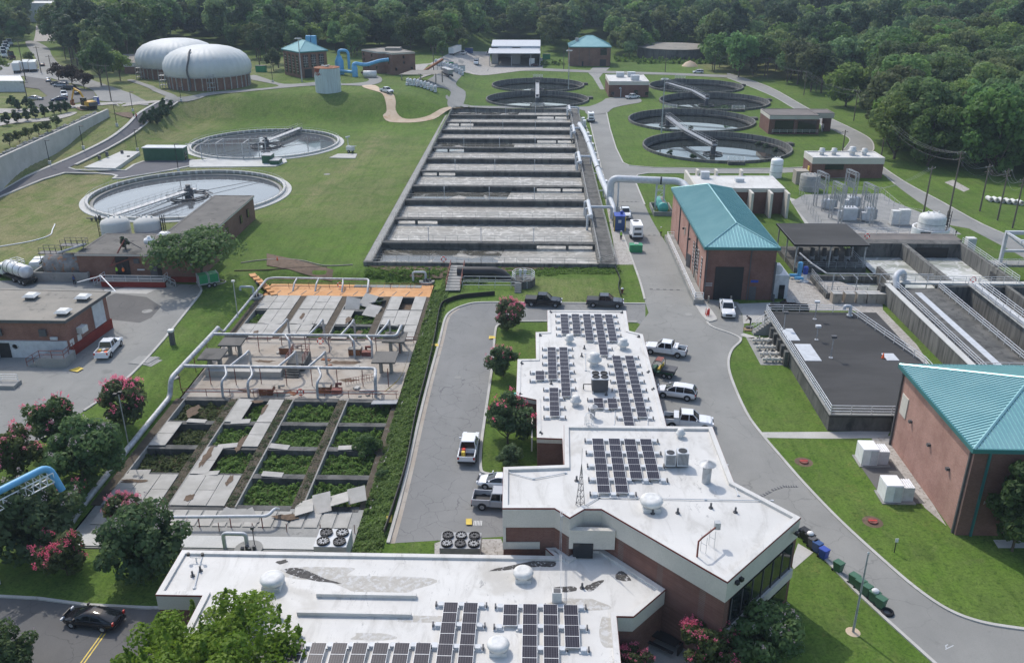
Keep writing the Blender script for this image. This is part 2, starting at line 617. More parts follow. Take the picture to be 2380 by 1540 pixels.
M['grime'] = worn('dried_silt',(.42,.395,.35),(.48,.46,.42),1.5,(.55,.545,.53),2.2,.48,.6)
def teal_mat(name,c,c2):
 t = NT(name)
 p = t.pos()
 col = t.mix(t.ramp(t.noise(p,.3,5),.3,.7),c,c2)
 return t.out(col,.36,.35,.5)
M['teal'] = teal_mat('teal_metal',(.2,.4,.42),(.25,.45,.46))
M['teal_dark'] = teal_mat('teal_trim',(.05,.2,.21),(.06,.22,.23))
def cover_mat():
 t = NT('pale_cover')
 p = t.pos()
 col = t.mix(t.ramp(t.noise(p,.5,6,.65),.35,.68),(.34,.33,.3),(.43,.415,.385))
 ps = t.pos((2,.25,1))
 col = t.mix(t.math('MULTIPLY',t.ramp(t.noise(ps,1.2,5,.7),.5,.75),.45),col,(.36,.35,.33))
 fl = t.ramp(t.noise(p,1.1,7,.75,.8),.66,.7)
 col = t.mix(t.math('MULTIPLY',fl,.8),col,(.1,.085,.07))
 fine = t.noise(p,6,3)
 return t.out(col,.8,0,.3,fine,.1,.03)
M['cover'] = cover_mat()
def foam_mat(name,a,b,dark,thr=(.52,.66)):
 t = NT(name)
 p = t.pos((1,1.6,1))
 wv = t.n('TexNoise')
 wv.inputs['Scale'].default_value = .22
 wv.inputs['Detail'].default_value = 4
 t.l(p,wv.inputs['Vector'])
 vm = t.n('VectorMath')
 vm.operation = 'MULTIPLY_ADD'
 vm.inputs[1].default_value = (7,7,0)
 t.l(wv.outputs['Color'],vm.inputs[0])
 t.l(p,vm.inputs[2])
 vo = t.n('TexVoronoi')
 vo.feature = 'DISTANCE_TO_EDGE'
 vo.inputs['Scale'].default_value = .42
 t.l(vm.outputs[0],vo.inputs['Vector'])
 line = t.ramp(vo.outputs['Distance'],.13,.0)
 patch = t.ramp(t.noise(p,.1,5,.6,.6),*thr)
 col = t.mix(patch,a,b)
 col = t.mix(t.math('MULTIPLY',line,.85),col,tuple(min(.72,x * 1.6) for x in b))
 col = t.mix(t.math('MULTIPLY',t.ramp(t.noise(p,.8,6,.7,1),.5,.72),.3),col,dark)
 col = t.mix(t.math('MULTIPLY',t.ramp(t.noise(t.pos((.4,1,1)),.11,4,.6,.8),.42,.62),.55),col,dark)
 bp = t.noise(p,1.2,5,.7,1)
 return t.out(col,.45,0,.4,bp,.35,.12)
M['foam'] = foam_mat('foam_water',(.3,.285,.25),(.38,.365,.33),(.21,.195,.165))
M['froth'] = foam_mat('white_froth',(.36,.38,.33),(.58,.59,.55),(.16,.18,.14),(.42,.58))
def water_mat(name,c,bs=.03,scale=1.2,patch=None,thr=(.55,.6),rough=.05,spec=.5):
 t = NT(name)
 p = t.pos()
 nz = t.noise(p,scale,3,.5)
 col = c
 if patch:
  pf = t.ramp(t.noise(p,.12,6,.68,1.2),*thr)
  col = t.mix(pf,c,patch)
  rough = t.math('ADD',t.math('MULTIPLY',pf,.5),rough)
 m = t.out(col,rough,0,spec,nz,bs,.05)
 t.b.inputs['IOR'].default_value = 1.6
 return m
M['water'] = water_mat('dark_water',(.035,.042,.04),.015,spec=1.0,rough=.02)
M['water_grey'] = water_mat('grey_water',(.11,.115,.12),.035,1.5,spec=1.0)
M['water_murk'] = water_mat('murky_water',(.09,.085,.07),.1,1.6,(.3,.285,.25),(.52,.64),.1)
def cell_mat():
 t = NT('solar_cell')
 g = t.n('TexCoord')
 s = t.n('SeparateXYZ')
 t.l(g.outputs['Generated'],s.inputs[0])
 fx = t.math('FRACT',t.math('MULTIPLY',s.outputs[0],6))
 fy = t.math('FRACT',t.math('MULTIPLY',s.outputs[1],10))
 lx = t.math('LESS_THAN',fx,.12)
 ly = t.math('LESS_THAN',fy,.09)
 col = t.mix(t.math('MULTIPLY',ly,.12),(.016,.015,.027),(.2,.2,.23))
 col = t.mix(t.math('MULTIPLY',lx,.4),col,(.22,.22,.25))
 return t.out(col,.35,0,.2)
M['cell'] = cell_mat()
def leaf_mat(name,c1,c2,hue=.03,var=.45):
 t = NT(name)
 oi = t.n('ObjectInfo')
 p = t.pos()
 a = t.n('Attribute')
 a.attribute_name = 'tint'
 col = t.mix(a.outputs['Fac'],c1,c2)
 hs = t.n('HueSaturation')
 t.l(t.math('ADD',t.math('MULTIPLY',oi.outputs['Random'],hue),.5 - hue * .6),hs.inputs['Hue'])
 t.l(t.math('ADD',t.math('MULTIPLY',t.math('FRACT',t.math('MULTIPLY',oi.outputs['Random'],7.31)),var),1 - var * .5),hs.inputs['Value'])
 t.l(t.math('ADD',t.math('MULTIPLY',t.math('FRACT',t.math('MULTIPLY',oi.outputs['Random'],3.77)),.3),.8),hs.inputs['Saturation'])
 t.l(col,hs.inputs['Color'])
 t.out(hs.outputs[0],.6,0,.25)
 tr = t.n('BsdfTranslucent')
 t.l(hs.outputs[0],tr.inputs['Color'])
 ms = t.n('MixShader')
 ms.inputs[0].default_value = .5
 t.l(t.b.outputs[0],ms.inputs[1])
 t.l(tr.outputs[0],ms.inputs[2])
 t.l(ms.outputs[0],t.t.nodes['Material Output'].inputs['Surface'])
 return t.m
M['leaf'] = leaf_mat('leaf_broad',(.085,.16,.05),(.175,.27,.08),.07,.9)
M['leaf_light'] = leaf_mat('leaf_light',(.12,.2,.032),(.22,.3,.055),.02,.2)
M['leaf_pine'] = leaf_mat('leaf_pine',(.042,.085,.045),(.085,.145,.065),.03,.35)
M['leaf_dark'] = leaf_mat('leaf_dark',(.07,.135,.05),(.135,.21,.072),.02,.3)
M['leaf_weed'] = leaf_mat('leaf_weed',(.075,.17,.022),(.17,.31,.045),.03,.3)
M['leaf_brown'] = leaf_mat('leaf_brownish',(.075,.11,.04),(.13,.165,.062),.02,.3)
M['leaf_purple'] = leaf_mat('leaf_purple',(.03,.024,.018),(.055,.038,.026),.02,.3)
M['bloom'] = leaf_mat('bloom_pink',(.78,.08,.19),(.92,.24,.36),.01,.2)
M['bloom_pale'] = leaf_mat('bloom_pale',(.35,.28,.3),(.5,.42,.45),.01,.2)
# ------------------------------------------------------------------ terrain
_h0 = height
PIT = (-45.8,-17.2,69.0,142.9)
def height(x,y):
 h = _h0(x,y)
 if -50 < x < -13 and 64 < y < 148:
  h -= 1.3 * sstep(-49.5,-46,x) * (1 - sstep(-16.8,-14.2,x)) * sstep(65,68.5,y) * (1 - sstep(143.2,146.5,y))
 return h
def circ(cx,cy,r,n=56):
 return [(cx + r * math.cos(2 * PI * k / n),cy + r * math.sin(2 * PI * k / n)) for k in range(n)]
CLAR = [(51.7,254.3,21.0),(51.2,296.4,20.7),(66.0,336.4,20.2),(65.6,375.4,19.2),(0.4,339.7,19.4),(0.6,377.4,19.2)]
LCLAR = [(-80.1,197.8,22.3),(-78.4,254.8,21.5)]
BAS = (-29.2,11.6,149.4,314.2)
HOLES = [circ(x,y,r - .3) for x,y,r in CLAR] + [circ(x,y,r - 1.2) for x,y,r in LCLAR]
HOLES.append([(BAS[0],BAS[2]),(BAS[1],BAS[2]),(BAS[1],BAS[3]),(BAS[0],BAS[3])])
HOLES.append([(PIT[0],PIT[2]),(PIT[1],PIT[2]),(PIT[1],PIT[3]),(PIT[0],PIT[3])])
HOLES.append([(59.0,135.2),(77.2,135.2),(77.2,155.2),(59.0,155.2)])
HOLES.append([(47.8,135.2),(58.4,135.2),(58.4,143.2),(47.8,143.2)])
HOLES.append([(64.3,95),(96,95),(96,134.6),(64.3,134.6)])
def rng(a,b,s):
 n = max(1,round((b - a) / s))
 return [a + (b - a) * k / n for k in range(n)]
def cdt(pts,loops,keep,z):
 """triangles through free points and closed loops; keep(x, y) says which to leave in"""
 vs = [Vector((p[0],p[1])) for p in pts]
 ed = []
 for lp in loops:
  o = len(vs)
  vs += [Vector((p[0],p[1])) for p in lp]
  ed += [(o + i,o + (i + 1) % len(lp)) for i in range(len(lp))]
 r = delaunay_2d_cdt(vs,ed,[],0,1e-4)
 V,F = r[0],r[2]
 fs = []
 for f in F:
  cx = sum(V[i].x for i in f) / len(f)
  cy = sum(V[i].y for i in f) / len(f)
  if keep(cx,cy):
   a = sum(V[f[i]].x * V[f[(i + 1) % len(f)]].y - V[f[(i + 1) % len(f)]].x * V[f[i]].y for i in range(len(f)))
   fs.append(tuple(f) if a > 0 else tuple(reversed(f)))
 mb = MB()
 mb.add([(v.x,v.y,z(v.x,v.y)) for v in V],fs)
 mb.sm = [True] * len(mb.f)
 return mb
def bb(p):
 return min(q[0] for q in p),min(q[1] for q in p),max(q[0] for q in p),max(q[1] for q in p)
HB = [(bb(h),h) for h in HOLES]
def in_hole(x,y,m=0.0):
 for (x0,y0,x1,y1),h in HB:
  if x0 - m < x < x1 + m and y0 - m < y < y1 + m:
   if inside(x,y,h):
    return True
   if m:
    for a in (0,1,2,3):
     if inside(x + m * math.cos(a * PI / 2),y + m * math.sin(a * PI / 2),h):
      return True
 return False
xs = rng(-3000,-400,260) + rng(-400,-190,15) + rng(-190,-51,3) + rng(-51,-44,.9) + rng(-44,-18,4) + rng(-18,-12,.8) + rng(-12,130,4) + rng(130,420,15) + rng(420,3001,260) + [3000]
ys = rng(-300,20,20) + rng(20,64,4) + rng(64,70,.9) + rng(70,142,3) + rng(142,148,.9) + rng(148,330,2.6) + rng(330,530,6) + rng(530,1300,25) + rng(1300,4001,260) + [4000]
gp = [(x,y) for x in xs for y in ys if not in_hole(x,y,.35)]
gm = cdt(gp,HOLES,lambda x,y: not in_hole(x,y),lambda x,y: height(x,y))
ground = struct('ground',gm,M['grass'])
def dryness(x,y):
 d = .2
 d = max(d,.95 * sstep(-60,-84,x) * sstep(140,155,y) * (1 - sstep(226,250,y)))
 d = max(d,.5 * sstep(-20,-36,x) * sstep(160,185,y) * (1 - sstep(250,290,y)))
 d = max(d,.75 * sstep(-92,-108,x) * sstep(170,200,y) * (1 - sstep(400,430,y)))
 d = max(d,.3 * sstep(-30,-50,x) * sstep(285,300,y))
 xt = -50 - (y - 200) * .02 + 4 * math.sin(y * .03)
 d = max(d,.85 * (1 - min(1,abs(x - xt) / 7)) * sstep(175,190,y) * (1 - sstep(270,286,y)))
 d = max(d,.5 * sstep(-5,0,x) * (1 - sstep(12,16,x)) * sstep(126,130,y) * (1 - sstep(142,146,y)))
 d = max(d,.8 * sstep(70,84,x) * sstep(395,405,y) * (1 - sstep(455,470,y)))
 return d
at_ = ground.data.attributes.new('dry','FLOAT','POINT')
at_.data.foreach_set('value',[dryness(v.co.x,v.co.y) for v in ground.data.vertices])
def flat_here(poly):
 return all(abs(height(p[0],p[1])) < .002 for p in poly) and all(
  abs(height((poly[i][0] + poly[i - 1][0]) / 2,(poly[i][1] + poly[i - 1][1]) / 2)) < .002 for i in range(len(poly)))
def drape(poly,off,step=2.0):
 """a sheet that follows the terrain"""
 P = [(p[0],p[1]) for p in poly]
 if flat_here(P):
  mb = MB()
  a = sum(P[i][0] * P[(i + 1) % len(P)][1] - P[(i + 1) % len(P)][0] * P[i][1] for i in range(len(P)))
  P = P if a > 0 else P[::-1]
  mb.face(*[(x,y,off) for x,y in P])
  return mb
 D = []
 for i in range(len(P)):
  a,b = Vector(P[i - 1]),Vector(P[i])
  k = max(1,int((b - a).length / step))
  D += [tuple(a.lerp(b,j / k)) for j in range(1,k + 1)]
 x0,y0,x1,y1 = bb(P)
 pts = []
 for i in range(int((x1 - x0) / step) + 1):
  for j in range(int((y1 - y0) / step) + 1):
   x,y = x0 + (i + .5) * step,y0 + (j + .5) * step
   if inside(x,y,D):
    pts.append((x,y))
 o = off + .1
 return cdt(pts,[D],lambda x,y: inside(x,y,D),lambda x,y: height(x,y) + o)
def px(pts,z=0.0):
 return [at(x,y,z) for x,y in pts]
def onp(pts):
 return [on(x,y) for x,y in pts]
def sheet(name,pts,mat,off=.008,label=None,step=2.0,kind='structure'):
 return struct(name,drape(pts,off,step),M[mat],kind)
# ------------------------------------------------------------------ roads
loop_out = smooth_path(px([(1500,706),(1240,704),(1120,703),(1078,710),(1048,724),(1034,742),(1022,790),(1000,870),(975,970),(950,1080),(925,1180),(902,1262)]),4)
loop_in = smooth_path(px([(1168,1104),(1128,1100),(1117,1086),(1119,1030),(1130,950),(1144,850),(1151,772),(1160,755),(1195,748),(1300,747),(1480,749)]),4)
lp = [tuple(p[:2]) for p in loop_out] + [tuple(p[:2]) for p in px([(1175,1246),(1240,1246),(1240,1104)])] + [tuple(p[:2]) for p in loop_in]
lp += [tuple(p[:2]) for p in px([(1500,760)])]
sheet('road',lp,'asphalt_loop',.008)
cr_left = smooth_path(px([(1366,264),(1392,370),(1412,440),(1440,525),(1466,595),(1486,650),(1497,690),(1500,706)]),4)
cr_right_up = px([(1410,262),(1418,300),(1432,345),(1448,378),(1462,385)])
cross = px([(1520,390),(1700,393),(1830,391),(1870,389),(1870,399),(1800,403),(1600,403),(1505,403),(1482,407),(1474,416)])
cr_right_lo = smooth_path(px([(1490,455),(1512,505),(1548,565),(1590,630),(1632,697),(1640,735),(1652,758),(1700,776),(1722,790),(1702,812),(1693,840),(1700,880),(1735,960),(1775,1015),(1815,1062),(1870,1125),(1950,1208),(2050,1300),(2130,1368),(2205,1418),(2285,1447),(2385,1463)]),4)
low_left = px([(2385,1560),(2180,1548),(2130,1503),(2060,1440),(1990,1375),(1900,1281),(1858,1232),(1800,1240),(1500,1000),(1490,880),(1450,760),(1500,706)])
poly = [tuple(p[:2]) for p in list(cr_left)[:-1] + [Vector((17.9,128)),Vector((14,118)),Vector((14,84)),Vector((17,66))] + px([(1858,1232),(1900,1281),(1990,1375),(2060,1440),(2130,1503),(2180,1548),(2385,1560)]) + list(cr_right_lo)[::-1] + cross[::-1] + cr_right_up[::-1]]
sheet('road',poly,'asphalt',.014)
# lawn corner left of the parked pickups, perimeter road, back roads
per_r = smooth_path(px([(1690,170),(1785,201),(1878,252),(1940,280),(1998,308),(2025,326),(2031,346),(2024,362),(2054,390),(2110,427),(2185,467),(2285,522),(2395,568)]),4)
per_l = smooth_path(px([(1690,181),(1785,219),(1843,251),(1900,285),(1952,310),(1975,324),(1966,342),(1955,360),(2010,386),(2050,404),(2092,438),(2147,477),(2188,500),(2240,525),(2300,556),(2360,588),(2400,612)]),4)
sheet('road',[tuple(p[:2]) for p in per_r] + [tuple(p[:2]) for p in per_l[::-1]],'asphalt',.008,None,4)
sheet('road',px([(1862,388),(1862,402),(1975,372),(1960,355)]),'asphalt',.004)
sheet('driveway',px([(2090,500),(2130,503),(2200,503),(2262,533),(2200,522),(2130,518)]),'asphalt',.012)
sheet('road',px([(1066,162),(1250,159),(1400,165),(1560,170),(1690,175),(1690,181),(1560,175),(1410,171),(1250,165),(1066,168)]),'asphalt',.008)
sheet('driveway',px([(1378,157),(1418,157),(1400,172),(1392,182),(1405,208),(1395,208),(1378,180),(1366,168)]),'conc_grey',.012)
sheet('road',smooth_path(px([(1062,246),(1200,248),(1345,249),(1376,246),(1400,236),(1416,228),(1480,228),(1490,238),(1460,244),(1425,252),(1408,264),(1364,266),(1345,255),(1200,252),(1052,252),(1040,240)]),3,True),'asphalt',.02)
sheet('road',smooth_path(onp([(1064,150),(1075,172),(1062,190),(1062,200),(1082,214),(1078,240),(1066,250),(1044,250),(1040,236),(1048,215),(1030,205),(1000,203),(990,190),(1010,175),(1000,160),(1010,148)]),3,True),'asphalt',.03)
sheet('yard',onp([(880,158),(1000,148),(1060,118),(1140,120),(1140,156),(1260,153),(1262,159),(1060,163),(1010,172),(960,190),(985,176)]),'gravel',.02,None,5)
sheet('dirt_track',smooth_path(onp([(842,200),(872,199),(890,212),(912,218),(920,236),(920,262),(935,275),(965,277),(1000,268),(1030,252),(1046,249),(1048,254),(1020,272),(990,282),(950,286),(905,284),(890,270),(898,245),(893,226),(878,214),(850,206)]),3,True),'dirt_road',.04)
sheet('road',smooth_path(onp([(392,233),(480,224),(560,215),(650,206),(728,200),(800,199),(850,200),(885,192),(885,180),(865,174),(850,180),(858,186),(845,192),(795,195),(780,186),(720,193),(660,196),(620,184),(590,175),(575,183),(615,192),(648,200),(620,205),(540,211),(470,218),(400,226),(385,225)]),3,True),'asphalt',.03)
sheet('road',smooth_path(onp([(392,227),(350,208),(320,196),(295,188),(310,186),(340,196),(375,210),(412,226),(410,240)]),3,True),'asphalt',.05)
ramp_l = smooth_path(onp([(385,232),(355,245),(322,265),(295,292),(250,325),(180,360),(125,384),(50,417),(-20,446)]),4)
ramp_r = smooth_path(onp([(412,238),(360,270),(322,302),(288,325),(232,356),(175,384)]),4)
ramp_r2 = onp([(160,391),(175,396),(292,397),(312,384),(335,376),(452,370),(448,386),(395,397),(282,416),(264,416),(272,410),(262,407),(225,404),(150,403),(100,418),(0,459),(-20,467)])
sheet('road',list(ramp_l) + ramp_r2[::-1] + list(ramp_r)[::-1],'asphalt_dark',.05)
sheet('road',smooth_path(onp([(60,97),(82,97),(112,112),(122,132),(148,158),(200,182),(318,224),(345,246),(300,240),(236,236),(226,224),(205,205),(130,186),(96,170),(86,140),(64,110)]),3,True),'asphalt',.04,None,4)
sheet('parking_lot',onp([(58,178),(112,186),(150,196),(218,214),(224,228),(180,240),(90,252),(70,240),(110,224),(90,208),(58,204)]),'asphalt_patch',.06,None,4)
sheet('yard',onp([(-60,150),(62,147),(112,172),(112,186),(58,178),(-60,180)]),'gravel_grey',.05,None,5)
sheet('path',smooth_path(onp([(-20,254),(90,254),(180,244),(300,240),(385,236),(385,243),(300,247),(180,251),(90,262),(-20,264)]),3,True),'gravel',.07)
sheet('path',smooth_path(onp([(-20,276),(30,277),(100,276),(140,268),(160,262),(180,262),(160,272),(110,282),(30,288),(-20,296)]),3,True),'gravel',.05)
sheet('bare_soil',smooth_path(onp([(180,250),(225,254),(300,262),(310,276),(285,272),(255,260),(190,258)]),3,True),'soil',.09)
# left yard between the brick buildings and the road past the old filters
yard = px([(-40,652),(190,652),(300,655),(462,662)]) + smooth_path(px([(462,662),(468,676),(450,703),(380,790),(310,866),(250,917),(195,955),(120,1005),(20,1065),(-60,1115)]),3)
sheet('yard',yard,'asphalt',.008)
sheet('asphalt_patch',px([(248,690),(268,682),(340,690),(375,712),(352,738),(325,750),(248,742)]),'asphalt_patch',.014)
sheet('concrete_patch',px([(252,680),(300,664),(365,672),(340,683)]),'concrete',.018)
bl = px([(-60,1383),(90,1391),(200,1406),(345,1413),(420,1413)])
sheet('road',bl + [Vector((-24,40,0)),Vector((-60,40,0))],'asphalt_patch',.008)
sheet('road',px([(1630,694),(1716,702),(1730,752),(1724,792),(1652,760)]),'asphalt',.01)
# gravel court by the pumps, walks, substation bed
sheet('gravel_yard',px([(1822,690),(1838,640),(1870,625),(1990,668),(2050,690),(2052,720),(2130,800),(2160,845),(2075,845),(1990,722),(1870,722),(1838,718)]),'gravel',.02)
sheet('pavement',px([(1725,730),(1712,706),(1820,702),(1830,722),(1780,722),(1782,748),(1728,752)]),'concrete',.026)
sheet('footpath',px([(1768,1004),(1930,1003),(2070,1000),(2060,1018),(1930,1019),(1776,1017)]),'concrete',.02)
sheet('footpath',px([(1720,778),(1728,782),(1792,798),(1784,790),(1728,774)]),'concrete',.03)
sheet('footpath',px([(1855,1262),(1890,1283),(1845,1322),(1838,1310)]),'concrete',.022)
sheet('gravel_yard',px([(1838,470),(1870,452),(2050,450),(2080,470),(2150,498),(2205,524),(2235,545),(2180,545),(1930,540),(1880,520)]),'gravel_grey',.03)
sheet('gravel_strip',px([(1832,458),(1868,470),(1905,522),(1872,522)]),'concrete',.024)
sheet('gravel_strip',px([(1920,532),(2190,540),(2228,548),(2180,552),(1925,546)]),'gravel',.036)
sheet('path',px([(2195,424),(2215,418),(2254,440),(2240,446)]),'gravel',.02)
sheet('gravel_strip',px([(2025,1018),(2070,1012),(2200,1222),(2150,1180)]),'gravel',.024)
sheet('pad',px([(1988,1066),(2070,1066),(2128,1145),(2150,1170),(2060,1170)]),'asphalt_patch',.03)
sheet('verge',px([(1366,300),(1392,372),(1418,448),(1443,528),(1470,600),(1476,615),(1430,615),(1425,560),(1400,430),(1356,275)]),'gravel',.02)
sheet('pad',px([(2308,1254),(2420,1254),(2420,1273),(2320,1273)]),'concrete',.02)
sheet('bare_soil',px([(620,590),(690,605),(775,628),(770,640),(700,632),(620,618),(560,600)][0:6]),'soil',.03)
sheet('bare_soil',px([(850,618),(1350,620),(1345,628),(1000,640),(900,636)][0:2] + [(1060,640),(930,636)]),'soil',.03)
sheet('gravel_bed',px([(1010,1262),(1040,1252),(1165,1252),(1180,1300),(1010,1300)]),'gravel',.02)
sheet('pad',px([(1475,1440),(1640,1440),(1720,1560),(1440,1560)]),'conc_grey',.02)
# hardstanding on the left bank
SLABS = [('concrete_slab',[(170,388),(252,349),(325,352),(268,391)],.5),('concrete_slab',[(440,372),(500,368),(662,365),(667,376),(640,386),(440,388)],.15)]
for nm,q,hgt_ in SLABS:
 z = min(on(*k_).z for k_ in q) + (.9 if hgt_ > .3 else .2)
 P = px(q,z)
 struct(nm,MB().prism([(p.x,p.y) for p in P],z - 2.4,z),M['conc_white'])
for q in ([(765,368),(785,359),(830,359),(826,369)],):
 P = onp(q)
 struct('concrete_slab',MB().prism([(p.x,p.y) for p in P],-.2,.2),M['concrete'])
# kerbs and painted lines
kb = MB()
for path in (loop_out,loop_in,list(cr_left)[:-3],list(cr_right_lo)[22:],cr_right_up + cross[:4],cross[5:] + [Vector(p) for p in list(cr_right_lo)[:3]]):
 kb.ribbon([(p[0],p[1]) for p in path],.32,.0,.14)
kb.ribbon([(p[0],p[1]) for p in px([(1858,1232),(1900,1281),(1990,1375),(2060,1440),(2130,1503),(2180,1548)])],.3,0,.13)
kb.ribbon([(p[0],p[1]) for p in per_r],.3,0,.1,False,lambda x,y: height(x,y))
kb.ribbon([(p[0],p[1]) for p in list(per_l)[:40]],.25,0,.1)
kb.ribbon([(p[0],p[1]) for p in smooth_path(px([(462,662),(468,676),(450,703),(380,790),(310,866),(250,917),(195,955)]),3)],.35,0,.14)
kb.ribbon([(p[0],p[1]) for p in bl],.3,0,.14)
zf = lambda x,y: height(x,y) + .05
kb.ribbon([(p[0],p[1]) for p in ramp_l],.9,0,.2,False,zf)
kb.ribbon([(p[0],p[1]) for p in ramp_r],.9,0,.2,False,zf)
kb.ribbon([(p[0],p[1]) for p in ramp_r2[6:]],.7,0,.2,False,zf)
kb.ribbon([(p[0],p[1]) for p in ramp_r2[:5]],.7,0,.2,False,zf)
struct('kerb',kb,M['conc_white'] if False else M['concrete'])
gut = MB()
gut.ribbon([(p[0] + .3,p[1]) for p in loop_out][14:],.7,.009,.013)
struct('gutter',gut,M['conc_tan'])
yl = MB()
for d in (-.14,.14):
 a,b = at(242,1470),at(188,1545)
 n = Vector((b.y - a.y,a.x - b.x,0)).normalized() * d
 a,b = a + n,b + n
 yl.ribbon([a,b + (b - a)],.11,.014,.016)
struct('yellow_line',yl,M['yellow'])
ym = MB()
for q in ([(1004,801),(1018,800),(1020,806),(1003,806)],[(1137,782),(1150,783),(1152,788),(1136,789)],[(898,1201),(912,1199),(910,1216),(897,1216)],[(1083,1207),(1097,1207),(1097,1221),(1083,1221)],
          [(160,862),(185,854),(195,858),(180,866)]):
 ym.face(*[(p.x,p.y,.15) for p in px(q)])
struct('yellow_mark',ym,M['yellow'])
hump = MB()
for a,b in (((1510,672),(1588,674)),((1470,547),(1530,547)),((1435,469),(1486,469)),((1762,1156),(1792,1141)),((1794,1139),(1826,1128)),((1826,1130),(1855,1130))):
 A,B = at(*a),at(*b)
 for k in range(10):
  hump.cur = k % 2
  q0,q1 = A.lerp(B,k / 10),A.lerp(B,(k + .92) / 10)
  hump.ribbon([q0,q1],.32,.0,.05)
struct('speed_hump',hump,[M['dgrey'],M['conc_grey']])
mh = MB()
for a,r in (((1064,877),.45),((1519,659),.7),((1556,687),.6),((1554,711),.6),((1600,730),.6),((138 + 430,0),0),((138,925),.5),((342,723),.8),((760,405),.8)):
 if r:
  p = on(*a)
  mh.cyl(p.x,p.y,p.z,p.z + .025,r,20)
struct('manhole_cover',mh,M['conc_grey'])
for q,m_ in (([(1250,0),(0,0),(0,1)],'soil'),):
 pass
sheet('yard',onp([(78,98),(84,60),(100,42),(150,42),(150,70),(128,96)]),'gravel',.1,None,12)
mk = MB()
for a,b in (((2197,1508),(2216,1499)),((2197,1500),(2203,1497)),((2198,1500),(2199,1505))):
 mk.ribbon([at(*a),at(*b)],.07,.016,.019)
struct('white_mark',mk,M['lgrey'])
dg = MB()
p = at(1110,1215)
for k in range(6):
 dg.box(p.x - .4 + k * .15,p.y - .4,.012,p.x - .32 + k * .15,p.y + .4,.03)
struct('drain_grate',dg,M['offwhite'])
# bare quarry bank far off at the upper right
sheet('quarry_bank',[(255,690),(300,655),(420,640),(520,690),(480,780),(330,800)],'dirt_road',.5,None,25)
# ------------------------------------------------------------------ aeration basin
bx0,bx1,by0,by1 = BAS
WZ,TZ = -.35,.8
ab = thing('aeration_basin','long concrete aeration basin split by cross walls into foaming lanes','basin',((bx0 + bx1) / 2,by0,0))
o = MB()
o.box(bx0 - 1.4,by0 - .5,-1.6,bx0 + .2,by1 + .5,TZ)
o.box(bx1 - .2,by0 - .5,-1.6,bx1 + 2.9,by1 + .5,TZ)
o.box(bx0 + .2,by0 - .5,-1.6,bx1 - .2,by0 + .05,TZ - .1)
o.box(bx0 + .2,by1 - .1,-1.6,bx1 - .2,by1 + .5,TZ)
part(ab,'outer_wall',o,M['conc_streak'])
wk = MB()
wk.box(bx1 + .1,by0 + .2,TZ + .004,bx1 + 2.7,by1,TZ + .03)
part(ab,'walkway',wk,M['conc_dark'])
wk = MB()
wk.box(bx0 - 1.3,by0 + .2,TZ + .004,bx0 - .1,by1,TZ + .03)
part(ab,'walkway',wk,M['conc_grey'])
WALLS = [(159.9,'R'),(175.9,'L'),(190.8,''),(203.5,'R'),(218.7,'L'),(233.1,''),(247.4,'L'),(260.3,'R'),(273.7,''),(286.9,'L'),(300.5,'R')]
for y,gap in WALLS:
 m = MB()
 m.box(bx0 + .2,y,TZ - .3,bx1 - .2,y + 1.5,TZ + .1)
 a = bx0 + .2 + (8.8 if gap == 'L' else 0)
 b = bx1 - .2 - (11.0 if gap == 'R' else 0)
 m.box(a,y + .35,-1.6,b,y + 1.15,TZ - .3)
 if gap:
  cx = bx0 + 4.6 if gap == 'L' else bx1 - 5.4
  m.box(cx - .25,y + .4,-1.6,cx + .25,y + 1.0,TZ - .3)
  cx = bx0 + .35 if gap == 'L' else bx1 - .5
  m.box(cx - .1,y + .3,-1.6,cx + .3,y + 1.2,TZ - .3)
 cw = part(ab,'cross_wall',m,M['conc_dark'])
 r = MB()
 railing(r,[(bx0 + .3,y + 1.4,TZ + .1),(bx1 - .3,y + 1.4,TZ + .1)],1.05,2,2.4,.03)
 part(cw,'railing',r,M['dull_rail'])
r = MB()
railing(r,[(bx0 + .3,by0 - .2,TZ - .1),(bx1 + .2,by0 - .2,TZ - .1)],1.05,2,2.2,.03)
railing(r,[(bx1 + .1,by0,TZ),(bx1 + .1,by1,TZ)],1.05,3,2.6,.035)
railing(r,[(bx1 + 2.8,by0 + 2,TZ),(bx1 + 2.8,by1,TZ)],1.05,3,2.6,.035)
railing(r,[(bx0 + .1,by0,TZ),(bx0 + .1,by1,TZ)],1.05,3,2.6,.035)
railing(r,[(bx0,by1,TZ),(bx1,by1,TZ)],1.05,2,2.6,.03)
railing(r,[(bx1 + .2,by0 - .1,TZ),(bx1 + 2.8,by0 + 2,TZ)],1.05,3,1.6,.035)
part(ab,'railing',r,M['dull_rail'])
for y,g in WALLS[::2]:
 for x in (bx0 + 9,bx0 + 19,bx0 + 29):
  r = MB()
  r.rod((x,y + .7,TZ),(x,y + .7,TZ + 2.6),.06,5)
  r.bx(x,y + .7,TZ + 2.5,.18,.18,.5)
  part(ab,'probe_post',r,M['lgrey'])
ln = [by0] + [y for y,_ in WALLS] + [by1]
kinds = ['murk','foam','foam','murk','foam','foam','foam','murk','foam','foam','foam','murk']
